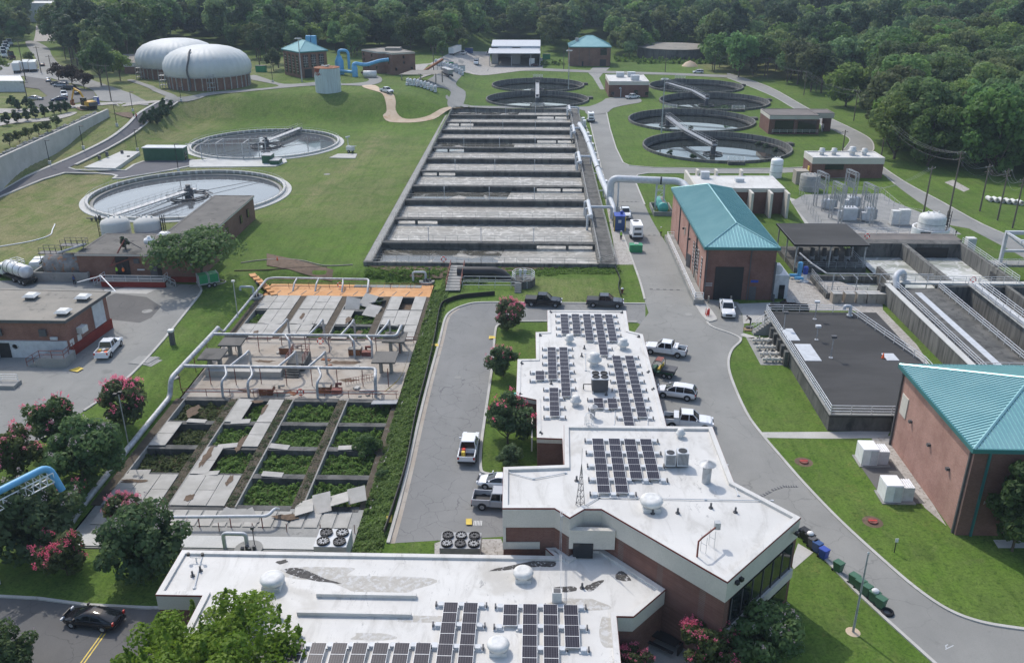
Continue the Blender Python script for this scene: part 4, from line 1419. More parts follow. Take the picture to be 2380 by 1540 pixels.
# ------------------------------------------------------------------ buildings
def wbox(mb,a,b,u,wd,z0,z1,th=.06):
 """a panel lying on the wall a -> b (outside is to the right of a -> b), u metres along"""
 a,b = Vector((a[0],a[1],0)),Vector((b[0],b[1],0))
 d = (b - a).normalized()
 n = Vector((d.y,-d.x,0))
 c = a + d * u + n * (th / 2 - .01)
 return mb.bx(c.x,c.y,z0,wd,th,z1 - z0,math.atan2(d.y,d.x))
def ccw(poly):
 a = sum(poly[i][0] * poly[(i + 1) % len(poly)][1] - poly[(i + 1) % len(poly)][0] * poly[i][1] for i in range(len(poly)))
 return poly if a > 0 else poly[::-1]
def inset(poly,d):
 P = [Vector((p[0],p[1])) for p in poly]
 n = len(P)
 out = []
 for i in range(n):
  d1,d2 = (P[i] - P[i - 1]).normalized(),(P[(i + 1) % n] - P[i]).normalized()
  n1,n2 = Vector((-d1.y,d1.x)),Vector((-d2.y,d2.x))
  m = n1 + n2
  m = m.normalized() if m.length > 1e-5 else n1
  q = P[i] + m * d / max(.4,m.dot(n1))
  out.append((q.x,q.y))
 return out
def rim(mb,poly,wd,z0,z1):
 """a parapet ring just inside the outline"""
 I = inset(poly,wd)
 n = len(poly)
 for i in range(n):
  j = (i + 1) % n
  a,b,c,d = poly[i],poly[j],I[j],I[i]
  mb.face((a[0],a[1],z1),(b[0],b[1],z1),(c[0],c[1],z1),(d[0],d[1],z1))
  mb.face((a[0],a[1],z0),(b[0],b[1],z0),(b[0],b[1],z1),(a[0],a[1],z1))
  mb.face((d[0],d[1],z1),(c[0],c[1],z1),(c[0],c[1],z0),(d[0],d[1],z0))
 return mb
def block(name,label,poly,z0,z1,wall,roof,band=None,bandm='cream',over=0.0,rimh=.25,rimm=None,coping=None,cat='building',roofn='roof'):
 poly = ccw([(p[0],p[1]) for p in poly])
 cx,cy = sum(p[0] for p in poly) / len(poly),sum(p[1] for p in poly) / len(poly)
 t = thing(name,label,cat,(cx,cy,z0))
 zb = z1 - (band or .3)
 part(t,'wall',MB().prism(inset(poly,over + .06),z0 - .3,zb + .05),M[wall])
 if band:
  part(t,'fascia',MB().prism(poly,zb,z1 - .02),M[bandm])
 else:
  part(t,'fascia',MB().prism(poly,zb,z1 - .02),M[roof])
 r = part(t,roofn,MB().prism(inset(poly,.02),z1 - .02,z1),M[roof])
 m = MB()
 rim(m,poly,.45,z1 - .01,z1 + rimh)
 part(r,'parapet',m,M[rimm or roof])
 if coping:
  m = MB()
  rim(m,inset(poly,-.03),.04,z1 + rimh - .16,z1 + rimh - .02)
  part(r,'coping',m,M[coping])
 return t,poly
# -- the two storey office block with the white roof
hp = px([(1311,992),(1655,996),(1705,1125),(1860,1207),(1690,1357),(1398,1187),(1358,1187),(1324,1207),(1289,1185),(1168,1185),(1170,1090),(1312,1085)],8.45)
hp = [(p.x,p.y) for p in hp]
adm,hp = block('office_building','two storey brick office block with white roof solar columns and cream fascia',hp,0,8.45,'brick_dark','membrane',1.75,coping='coping')
q = px([(1324,1207),(1432,1209),(1690,1357),(1860,1207),(1168,1185),(1289,1185)],8.45)
A,B_,Cc,D,E1,E2 = [(v.x,v.y) for v in q]
m = MB()
m.prism([A,B_,(B_[0],B_[1] + .5),(A[0],A[1] + .5)],5.5,7.4)
part(adm,'balcony_beam',m,M['cream'])
L = math.dist(Cc,D)
m = MB()
wbox(m,Cc,D,L * .5,L * .86,3.9,6.6,.08)
f = part(adm,'window',m,M['glass'])
for k in range(7):
 m = MB()
 wbox(m,Cc,D,L * (.08 + .14 * k),.07,3.9,6.6,.14)
 part(f,'mullion',m,M['dgrey'])
m = MB()
wbox(m,Cc,D,L * .5,L * .9,3.0,3.9,.3)
part(adm,'sill_band',m,M['cream'])
m = MB()
wbox(m,Cc,D,L * .5,L * .86,.6,2.4,.08)
part(adm,'window',m,M['glass'])
m = MB()
wbox(m,E1,E2,.15,.25,4.5,6.7,.1)
wbox(m,E1,E2,1.6,3.2,4.5,5.2,.08)
part(adm,'sill_band',m,M['cream'])
m = MB()
wbox(m,A,B_,1.2,1.7,4.6,6.1,.08)
m2 = MB()
part(adm,'window',m,M['glass'])
m = MB()
a,b = at(1170,1090,8.45),at(1312,1085,8.45)
m.box(2.95 - 3.6,69.9,0,2.95 - 2.2,70.2,2.4)
part(adm,'door',m,M['black'])
# -- single storey north wing
np_ = [(p.x,p.y) for p in px([(1272,722),(1455,723),(1462,770),(1494,778),(1550,995),(1620,998),(1560,1040),(1320,1040),(1311,1018),(1248,1018),(1247,930),(1200,920),(1203,836),(1246,835),(1245,773),(1273,772)],3.8)]
np_ = np_[:4] + [(14.7,84.9),(14.7,76.65),(3.2,76.65),(3.2,82.4)] + np_[9:]
nw,np_ = block('office_wing','single storey office wing with stepped white roof between the two roads',np_,0,3.8,'brick_dark','membrane',.55,coping='coping',rimh=.1)
m = MB()
m.bx(-.05,88.2,1.0,.12,1.5,1.5)
m.bx(-.05,85.6,1.0,.12,1.5,1.5)
f = part(nw,'window',m,M['glass'])
m = MB()
for y in (88.2,85.6):
 for dz in (.9,2.5):
  m.bx(-.08,y,dz,.16,1.9,.14)
 for dy in (-.9,.9):
  m.bx(-.08,y + dy,.9,.16,.14,1.7)
part(f,'frame',m,M['cream'])
m = MB()
m.prism([(-2.7,91.6),(-2.05,91.6),(-2.05,95.2),(-2.7,95.2)],2.6,2.75)
part(nw,'entrance_canopy',m,M['turq'])
# -- foreground wing
fp = [(-30.0,61.3),(2.0,61.35)] + [(v.x,v.y) for v in px([(1268,1277),(1291,1276),(1322,1297),(1357,1276),(1397,1277),(1546,1373),(1472,1436),(1432,1435)],4.5)] + [(6.4,40),(-26.2,40),(-26.2,55.6),(-30.0,55.6)]
fw,fp = block('office_wing','wide foreground office wing with stained white roof and rows of solar panels',fp,0,4.5,'brick_dark','membrane',1.3,coping='coping',rimh=.22)
m = MB()
for y0 in ((735,1385,968,1389),(690,1428,955,1434)):
 a,b = at(y0[0],y0[1],4.6),at(y0[2],y0[3],4.6)
 m.box(a.x,a.y,4.5,b.x,a.y + .35,4.85)
part(fw,'roof_curb',m,M['membrane'])
for sgn,pts in ((0,[(-3.6,59.5),(.2,60.9),(1.9,61.0),(1.9,60.2),(.4,60.1),(-1.6,59.7)]),(1,[(-20.6,59.2),(-19.4,59.4),(-17.0,58.2),(-15.5,57.6),(-17.4,57.8),(-19.6,58.4)]),
                 (2,[(2.0,57.6),(3.6,57.7),(3.5,57.1),(2.1,57.1)]),(3,[(4.4,57.7),(5.3,58.4),(6.0,58.6),(5.6,58.0),(5.1,57.3),(4.6,57.2)]),(4,[(6.9,58.9),(7.3,59.7),(7.8,59.6),(8.2,58.7),(7.7,58.5)]),
                 (5,[(-21.6,60.2),(-20.9,60.5),(-20.6,60.2),(-21.2,59.9)])):
 c = smooth_path([(x,y,4.504) for x,y in pts],4,True)
 m = MB()
 m.face(*[(v.x + rnd.uniform(-.06,.06),v.y + rnd.uniform(-.05,.05),4.506 + .001 * sgn) for v in c])
 m.sm = [False]
 part(fw,'tar_patch',m,M['tar'])
for k,(cx,cy,rx,ry,zz) in enumerate(((-12.2,57.6,4.0,1.3,4.503),(-8.3,53.6,2.6,.5,4.5035),(-12,51.6,1.6,.5,4.503),(3.6,55.6,2.4,.9,4.5032),(5.8,52.6,.5,2.2,4.5034),(-17.5,58.8,3,1.1,4.5036))):
 m = MB()
 m.face(*[(cx + rx * math.cos(t) * (1 + .25 * math.sin(3 * t + k)),cy + ry * math.sin(t) * (1 + .25 * math.cos(2 * t)),zz) for t in [2 * PI * i / 28 for i in range(28)]])
 part(fw,'stain',m,M['grime'])
# -- hip roofed brick halls
def hip(name,label,x0,x1,y0,y1,z0,ze,zr,front='brick_dark',side='brick_lit',over=.35,rib=.5,rw=None):
 t = thing(name,label,'building',((x0 + x1) / 2,y0,z0))
 m = MB()
 c4 = [(x0,y0),(x1,y0),(x1,y1),(x0,y1)]
 vs = [(x,y,z0 - .3) for x,y in c4] + [(x,y,ze) for x,y in c4]
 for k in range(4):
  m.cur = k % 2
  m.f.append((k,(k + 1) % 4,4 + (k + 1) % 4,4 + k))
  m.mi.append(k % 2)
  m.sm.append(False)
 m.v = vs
 part(t,'wall',m,[M[front],M[side]])  # where they differ, shaded front and lit sides are painted in
 X0,X1,Y0,Y1 = x0 - over,x1 + over,y0 - over,y1 + over
 w_,l_ = X1 - X0,Y1 - Y0
 if l_ > w_:
  r0,r1 = ((X0 + X1) / 2,Y0 + w_ / 2),((X0 + X1) / 2,Y1 - w_ / 2)
 else:
  r0,r1 = (X0 + l_ / 2,(Y0 + Y1) / 2),(X1 - l_ / 2,(Y0 + Y1) / 2)
 m = MB()
 c = [(X0,Y0,ze),(X1,Y0,ze),(X1,Y1,ze),(X0,Y1,ze)]
 a,b = (*r0,zr),(*r1,zr)
 if l_ > w_:
  fs = [(c[0],c[1],a),(c[1],c[2],b,a),(c[2],c[3],b),(c[3],c[0],a,b)]
 else:
  fs = [(c[0],c[1],b,a),(c[1],c[2],b),(c[2],c[3],a,b),(c[3],c[0],a)]
 for f in fs:
  m.face(*f)
 m.face(c[3],c[2],c[1],c[0])
 rf = part(t,'roof',m,M['teal'])
 # standing seams run from eave to ridge
 m = MB()
 for f in fs:
  e0,e1 = Vector(f[0]),Vector(f[1])
  d = (e1 - e0)
  n = int(d.length / rib)
  dn = d.normalized()
  up = (Vector(f[-1]) - e0)
  up = (up - dn * up.dot(dn))
  L0,L1 = (Vector(f[-1]) - e0).dot(dn),((Vector(f[2]) if len(f) == 4 else Vector(f[-1])) - e0).dot(dn)
  for k in range(1,n):
   s = d.length * k / n
   fr = min(1,s / max(L0,.01),(d.length - s) / max(d.length - L1,.01))
   p = e0 + dn * s
   qv = p + up * fr
   nn = dn * .03
   hh = Vector((0,0,.09))
   m.face(p - nn,qv - nn,qv - nn + hh,p - nn + hh)
   m.face(p + nn,p + nn + hh,qv + nn + hh,qv + nn)
   m.face(p - nn + hh,qv - nn + hh,qv + nn + hh,p + nn + hh)
 part(rf,'seam',m,M['teal'],kind='stuff')
 m = MB()
 for k in range(4):
  m.rod(c[k],a if math.dist(c[k],a) < math.dist(c[k],b) else b,.16,6)
 m.rod(a,b,.16,6)
 part(rf,'ridge_cap',m,M['teal'])
 m = MB()
 rim(m,[(p[0],p[1]) for p in inset(c,-.1)],.2,ze - .38,ze + .06)
 part(rf,'gutter',m,M['teal_dark'])
 return t
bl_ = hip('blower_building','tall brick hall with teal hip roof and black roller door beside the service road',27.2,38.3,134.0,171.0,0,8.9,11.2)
part(bl_,'roller_door',MB().box(28.9,133.9,0,33.4,134.02,5.6),M['black'])
part(bl_,'door',MB().box(34.6,133.92,0,35.7,134.03,2.3),M['dgrey'])
part(bl_,'wall_sign',MB().box(34.7,133.94,3.0,35.9,134.03,3.4),M['royal'])
m = MB()
for x in (28.0,):
 for z in (2.7,2.35):
  m.box(27.35,133.95,z,28.6,134.02,z + .16)
part(bl_,'wall_lettering',m,M['grey'])
for x in (27.35,34.25):
 part(bl_,'downpipe',MB().box(x,133.8,0,x + .14,133.98,8.5),M['dgrey'])
for y in (142.0,150.5,160.5):
 part(bl_,'downpipe',MB().box(27.0,y,0,27.18,y + .14,8.5),M['dgrey'])
for y0,y1,z0,z1 in ((136.3,137.2,2.6,6.2),(139.6,140.4,2.2,6.4),(141.0,143.4,2.4,6.6),(144.4,145.2,2.6,6.4)):
 f = part(bl_,'window',MB().box(27.13,y0,z0,27.24,y1,z1),M['glass'])
 m = MB()
 for k in range(int((z1 - z0) / .6) + 1):
  m.box(27.1,y0,z0 + k * .6,27.16,y1,z0 + k * .6 + .06)
 part(f,'glazing_bar',m,M['lgrey'])
 part(bl_,'wall_panel',MB().box(27.14,y0,0,27.25,y1,z0 - .1),M['conc_tan'])
part(bl_,'door',MB().bx(26.9,147.3,.9,.1,1.3,2.4,.35),M['dgrey'])
part(bl_,'vent_panel',MB().box(27.12,154,4.6,27.22,155,6.0),M['conc_tan'])
m = MB()
for y in (148.8,155.2):
 m.bx(27.0,y,5.4,.4,.35,.3)
part(bl_,'wall_lamp',m,M['black'])
m = MB()
for x in (38.4,):
 m.box(38.2,133.7,0,38.45,133.95,6.5)
 m.box(38.35,133.2,0,38.6,133.6,1.2)
part(bl_,'conduit',m,M['dgrey'])
# dock wall with white railing along its road side
t = thing('dock_wall','long low concrete dock wall with white three bar railing along the brick hall','wall',(26,150,0))
part(t,'wall',MB().box(25.4,131.5,0,27.1,166.5,.9),M['conc_grey'])
m = MB()
railing(m,[(26.9,131.7,.9),(25.6,131.7,.9),(25.6,164.5,.9),(26.9,164.5,.9)],1.15,3,2.4,.055)
part(t,'railing',m,M['white'])
fl_ = hip('filter_building','big brick hall with pale teal hip roof at the right edge above two white cabinets',41.0,70,71.7,89.0,0,9.8,12.7,'brick_dark','brick_lit',.4,.42)
for (x,y) in ((40.78,72.0),(40.78,88.6)):
 part(fl_,'downpipe',MB().box(x,y,0,x + .2,y + .2,9.5),M['dgrey'])
part(fl_,'downpipe',MB().box(42.3,71.5,0,42.5,71.7,9.5),M['teal_dark'])
part(fl_,'vent_panel',MB().box(40.9,86.4,4.6,41.03,88.0,7.0),M['cream'])
for y in (84.9,80.0,75.4):
 m = MB()
 m.bx(40.85,y,5.0,.35,.35,.3)
 part(fl_,'wall_lamp',m,M['dgrey'])
def text(parent,s,size,loc,rot,mat,name='lettering'):
 cu = bpy.data.curves.new(name,'FONT')
 cu.body = s
 cu.size = size
 cu.extrude = .02
 tmp = bpy.data.objects.new('tmp',cu)
 C.objects.link(tmp)
 dg = bpy.context.evaluated_depsgraph_get()
 me = bpy.data.meshes.new_from_object(tmp.evaluated_get(dg))
 bpy.data.objects.remove(tmp)
 me.materials.clear()
 me.materials.append(M[mat])
 me.transform(Matrix.Translation(Vector(loc) - root_of(parent).location) @ Matrix(((1,0,0,0),(0,0,-1,0),(0,1,0,0),(0,0,0,1))))
 me.name = name
 o = bpy.data.objects.new(name,me)
 C.objects.link(o)
 o.parent = parent
 return o
text(fl_,'FILTER BUILDING',.55,(42.9,71.66,3.6),(PI / 2,0,0),'grey')
part(fl_,'door',MB().box(47.0,71.6,0,49,71.75,2.6),M['black'])
part(fl_,'door_sign',MB().box(47.4,71.56,3.0,48.0,71.72,3.3),M['offwhite'])
tl_ = hip('brick_hall','brick hall with teal hip roof at the back of the site beside the forest',15.8,35.7,445,462,0,9,13.5,'brick_brown','brick_brown',.3,1.2)
part(tl_,'door',MB().box(30.6,444.85,0,33.6,445.05,3.2),M['black'])
part(tl_,'window',MB().box(30.7,444.85,5.2,33.8,445.05,8.2),M['glass'])
part(tl_,'door',MB().box(21.9,444.85,0,22.7,445.05,2.2),M['black'])
part(tl_,'roof_vent',MB().cyl(19.5,450,10,12.6,.8,12),M['galv'])
for x in (20.5,25.3,35.4):
 part(tl_,'downpipe',MB().box(x,444.85,0,x + .15,445.05,8.8),M['dgrey'])
# turned teal hall on the left bank (built square, then turned as one)
z0 = 7.0
cx,cy = -89.6,353.0
tt = hip('brick_hall','brick hall with teal hip roof and tall paned windows on the left bank',-5.6,5.6,-7.2,7.2,0,9.6,13.0,'brick_brown','brick_brown',.4,1.0)
m = MB()
for k in range(4):
 m = MB()
 m.box(-5.75,-5.6 + k * 3.3,1.2,-5.55,-3.9 + k * 3.3,8.2)
 f = part(tt,'window',m,M['glass'])
 m = MB()
 for z in (2.2,3.2,4.2,5.2,6.2,7.2):
  m.box(-5.82,-5.6 + k * 3.3,z,-5.74,-3.9 + k * 3.3,z + .1)
 part(f,'glazing_bar',m,M['dull_rail'])
for k in range(3):
 m = MB()
 m.box(-4.4 + k * 3.3,-7.35,3.8,-2.4 + k * 3.3,-7.15,8.4)
 f = part(tt,'window',m,M['glass'])
 m = MB()
 for z in (4.6,5.5,6.4,7.3):
  m.box(-4.4 + k * 3.3,-7.42,z,-2.4 + k * 3.3,-7.34,z + .1)
 for dx in (.6,1.3):
  m.box(-4.4 + dx + k * 3.3,-7.42,3.8,-4.3 + dx + k * 3.3,-7.34,8.4)
 part(f,'glazing_bar',m,M['dull_rail'])
part(tt,'door',MB().box(-4.2,-7.3,0,-1.2,-7.15,3.2),M['black'])
for o in list(tt.children):
 pass
tt.location = (cx,cy,z0)
tt.rotation_euler = (0,0,R(40))
for o in tt.children:
 o.location = (0,-7.2,0)
# -- flat roofed buildings
def rect(x0,x1,y0,y1):
 return [(x0,y0),(x1,y0),(x1,y1),(x0,y1)]
wf,_ = block('annex_building','low white roofed annex with cream fins behind the tall brick hall',rect(34.0,53.0,185.0,196.4),0,5.5,'brick_dark','membrane',.8,rimh=.06)
for x in (41.2,45.2,49.2,52.7):
 part(wf,'buttress',MB().prism([(x,181.6),(x + .5,181.6),(x + .5,185),(x,185)],0,5.3),M['cream'])
m = MB()
m.prism([(33.6,184),(34.1,184),(34.1,198),(33.6,198)],0,6.4)
part(wf,'buttress',m,M['cream'])
for x in (36.2,40.4,46.0):
 m = MB()
 m.prism([(x,196.5),(x + .5,196.5),(x + .5,198.6),(x,198.6)],0,6.6)
 part(wf,'buttress',m,M['cream'])
bf,_ = block('electrical_building','flat brick building with wide cream fascia and four roof vents behind the substation',rect(68.2,85.8,218.0,225.6),0,4.9,'brick_dark','membrane',1.4,rimh=.2)
part(bf,'window',MB().box(71.5,217.9,2.1,76,218.08,3.4),M['glass'])
part(bf,'door',MB().box(68.1,219.6,0,68.3,220.8,2.4),M['yellow'])
pb,_ = block('porch_building','brick building with dark roof and pillared porch beside the bend of the far road',rect(71.2,86.2,274.6,286.8),0,5.6,'brick_dark','roof_brown',1.1,rimh=.15)
m = MB()
for x in (73.0,80.0):
 m.box(x,274.5,.4,x + 5.6,274.75,4.2)
part(pb,'porch_recess',m,M['glass'])
m = MB()
for x in (72,79.2,86.0):
 m.box(x - .3,274.2,0,x + .4,274.75,4.5)
part(pb,'pillar',m,M['brick_dark'])
m = MB()
railing(m,[(72.3,274.1,.5),(86,274.1,.5)],1.0,3,2.2,.04)
part(pb,'railing',m,M['alu'])
pw,_ = block('open_canopy','cream edged canopy on brick piers sheltering stacked pipes beside the porch building',rect(86.3,92.1,279.0,286.8),4.4,5.6,'cream','roof_brown',1.1,rimh=.12,cat='canopy')
m = MB()
for x,y in ((89.6,279.3),(90.9,286)):
 m.box(x,y,0,x + 1.9 if y < 280 else x + 1,y + .5,4.5)
part(pw,'pier',m,M['brick_dark'])
sb,_ = block('control_building','small brick building with white roof and cream band between the round clarifiers',rect(27.7,43.0,347.4,367.6),0,5.7,'brick_dark','membrane',1.2,rimh=.2)
part(sb,'door',MB().box(37.4,347.3,0,38.8,347.45,2.6),M['glass'])
for x in (28.7,41.7):
 part(sb,'window',MB().box(x,347.3,.8,x + 1.1,347.45,2.0),M['glass'])
part(sb,'pipe',MB().tube(bend([(32.3,346.9,0),(32.3,346.9,3.6),(31.8,346.9,3.6),(31.8,346.9,3.1)],.3),.15,6),M['lgrey'])
p2 = [(-70.4,368.2),(-62.2,358.7),(-59.5,358.8),(-56.1,354.2),(-47.6,359.1),(-58,377),(-64,376)]
b2,p2 = block('brick_block','three storey brick block with flat grey roof beside the blue ducts',p2,7,15,'brick_brown','roof_tan',.35,rimh=.2)
n = len(p2)
m = MB()
for i in range(n):
 a,b = p2[i],p2[(i + 1) % n]
 Ld = math.dist(a,b)
 for z in (8.6,11.0,13.0):
  k = int(Ld / 3)
  for j in range(k):
   if (i * 3 + j + int(z)) % 2 and a[1] < 372:
    wbox(m,a,b,Ld * (j + .5) / k,.8,z,z + 1.1)
part(b2,'window',m,M['glass'],kind='stuff')
m = MB()
m.bx(-57.5,368,15,6,5,1.0)
part(b2,'roof_house',m,M['roof_tan'])
# open shed
sh = thing('open_shed','open sided grey metal shed with stepped white roof at the back yard','shed',(-10,445,0))
m = MB()
m.add([(-23.3,441.5,6.3),(1.8,441.5,6.3),(1.8,452,7.6),(-23.3,452,7.6)],[(0,1,2,3)])
m.add([(-22.3,452,8.6),(1.8,452,8.6),(1.8,466,10.2),(-22.3,466,10.2)],[(0,1,2,3)])
m.add([(-22.3,452,7.6),(1.8,452,7.6),(1.8,452,8.6),(-22.3,452,8.6)],[(0,1,2,3)])
m.add([(-22.3,466,10.2),(1.8,466,10.2),(1.8,480,7),(-22.3,480,7)],[(0,1,2,3)])
m.add([(-23.3,441.5,6.0),(1.8,441.5,6.0),(1.8,441.5,6.3),(-23.3,441.5,6.3)],[(0,1,2,3)])
part(sh,'roof',m,M['lgrey'])
m = MB()
m.box(-22.3,452,0,-22.1,480,8.5)
m.box(1.5,446,0,1.7,480,8.5)
m.box(-22.3,479.8,0,1.7,480,7)
m.box(-22.3,452,0,-19,452.2,8)
m.box(-12,452,0,-8,452.2,8)
part(sh,'wall',m,M['grey'])
m = MB()
for x in (-22.8,-12.3,-3.0,1.4):
 m.box(x,441.8,0,x + .35,442.1,6.2)
part(sh,'post',m,M['grey'])
part(sh,'floor_slab',MB().box(-23.5,442,-.1,3,480,.12),M['conc_grey'])
bx_ = solo('tool_cabinet',MB().box(-3.6,444,.12,-1.0,446,3.6),M['white'],'tall white cabinet under the open metal shed','cabinet')
# long low tank at the forest edge
lt = thing('old_tank','wide low round tank with peeling pale lid half hidden by brush at the forest edge','tank',(72,487,0))
part(lt,'wall',MB().lathe([(19,-.5),(19,5.2)],72,487,48),M['conc_dark'])
part(lt,'lid',MB().lathe([(19.3,5.2),(19.3,5.5),(0.01,7)],72,487,48,False),M['roof_tan'])
# -- left pump house and the left workshop
ph_front,ph_back = 139.6,151.4
pp_ = [(-77.6,ph_front),(-57.2,ph_front),(-57.2,ph_front + 12),(-58.6,ph_front + 12),(-58.6,178.6),(-67.0,178.6),(-67.0,ph_back),(-77.6,ph_back)]
ph,pp_ = block('pump_house','flat roofed brick pump house with loading dock and long rear wing on the left',pp_,0,4.9,'brick_brown','roof_dark',.3,over=.15,rimh=.05,coping=None)
part(ph,'base_band',MB().box(-77.55,ph_front + .1,-.2,-57.1,ph_front + .22,.95),M['red_paint'])
dk = MB().box(-72.6,137.0,-.2,-61.8,ph_front + .1,1.0)
d_ = part(ph,'loading_dock',dk,M['red_paint'])
part(d_,'dock_floor',MB().box(-72.7,136.9,1.0,-61.7,ph_front + .1,1.08),M['conc_grey'])
m = MB()
railing(m,[(-72.6,138.8,1.05),(-72.6,137.0,1.05),(-61.9,137.0,1.05),(-61.9,138.8,1.05)],1.05,2,2,.045)
railing(m,[(-74.0,137.4,.1),(-72.7,137.4,1.05)],1.05,2,1,.045)
railing(m,[(-61.8,137.4,1.05),(-60.2,137.4,.1)],1.05,2,1,.045)
part(d_,'railing',m,M['lgrey'])
m = MB()
for k in range(4):
 m.box(-61.7 + k * .4,137.2,-.1,-61.3 + k * .4,138.6,.85 - .25 * k)
 m.box(-73.1 - k * .4,137.2,-.1,-72.7 - k * .4,138.6,.85 - .25 * k)
part(d_,'step',m,M['conc_grey'])
part(ph,'door',MB().box(-70.8,ph_front,1.05,-68.6,ph_front + .25,4.4),M['black'])
part(ph,'door',MB().box(-65.1,ph_front - .02,1.05,-63.9,ph_front + .25,3.3),M['dgrey'])
part(ph,'door',MB().box(-63.9,ph_front,1.05,-63.2,ph_front + .25,3.3),M['black'])
part(ph,'window',MB().box(-67.7,ph_front,3.3,-66.8,ph_front + .25,4.1),M['dgrey'])
part(ph,'wall_sign',MB().box(-67.3,ph_front - .02,2.1,-66.1,ph_front + .2,2.3),M['offwhite'])
for y in (160,168.5,173):
 part(ph,'window',MB().box(-58.75,y,1.8,-58.55,y + 1,3.4),M['glass'])
lb,_ = block('workshop','brick workshop with weathered tan roof and red painted base at the left edge',[(-100,108.9),(-63.7,108.9),(-62.6,120.4),(-100,121.6)],0,5.7,'brick','roof_tan',.4,'dgrey',over=.5,rimh=.06)
part(lb,'base_wall',MB().box(-100,109.2,-.2,-64.35,109.6,2.5),M['lgrey'])
a,b = (-64.25,109.4),(-63.2,119.8)
m = MB()
wbox(m,a,b,5.4,10.4,-.2,1.5,.2)
part(lb,'base_band',m,M['red_paint'])
m = MB()
wbox(m,a,b,8.0,2.8,1.6,5.0,.12)
part(lb,'roller_door',m,M['lgrey'])
m = MB()
wbox(m,a,b,3.0,1.4,2.6,3.5,.9)
part(lb,'air_conditioner',m,M['offwhite'])
m = MB()
wbox(m,a,b,.8,.9,.3,2.4,.1)
wbox(m,a,b,2.6,.9,.3,2.4,.1)
part(lb,'notice_board',m,M['offwhite'])
for x in (-67.8,-74.0):
 part(lb,'window',MB().box(x,109.0,3.3,x + 1.0,109.2,4.3),M['dgrey'])
part(lb,'door',MB().box(-74.0,109.1,0,-72.4,109.3,2.2),M['black'])
part(lb,'door_leaf',MB().bx(-74.3,108.6,0,.1,1.1,2.2,-.3),M['dgrey'])
part(lb,'wall_sign',MB().box(-66.4,109.0,2.8,-65.4,109.2,3.2),M['lgrey'])
m = MB()
for x in (-75.0,-71.6):
 m.cyl(x,109.0,1.5,1.6,.01,10)
 m.lathe([(.01,0),(.38,0),(.38,.2)],0,0,14,False,axis=lambda v,x=x: Vector((x + v.x,109.2 - v.z,1.7 + v.y)))
part(lb,'wall_lamp',m,M['offwhite'])
stp = thing('entrance_landing','concrete landing with steps and rusty railing at the workshop corner','steps',(-65,107,0))
m = MB()
m.box(-66.6,106.0,-.1,-63.2,108.9,1.4)
for k in range(5):
 m.box(-67.0 - .4 * k,106.2,-.1,-66.6 - .4 * k,107.8,1.2 - .25 * k)
part(stp,'landing',m,M['conc_grey'])
m = MB()
railing(m,[(-68.6,106.1,.2),(-66.6,106.1,1.4),(-63.3,106.1,1.4),(-63.3,108.8,1.4)],1.1,2,1.4,.045)
part(stp,'railing',m,M['rust_red'])
rp = thing('access_ramp','low concrete ramp with white railings in front of the workshop','ramp',(-70,100,0))
part(rp,'ramp_slab',MB().box(-80,99.6,-.1,-66.8,101.4,.5),M['conc_grey'])
m = MB()
railing(m,[(-80,99.7,.5),(-73,99.7,.5),(-71.5,101,.5),(-67,101,.5)],1.0,3,1.8,.04)
part(rp,'railing',m,M['white'])
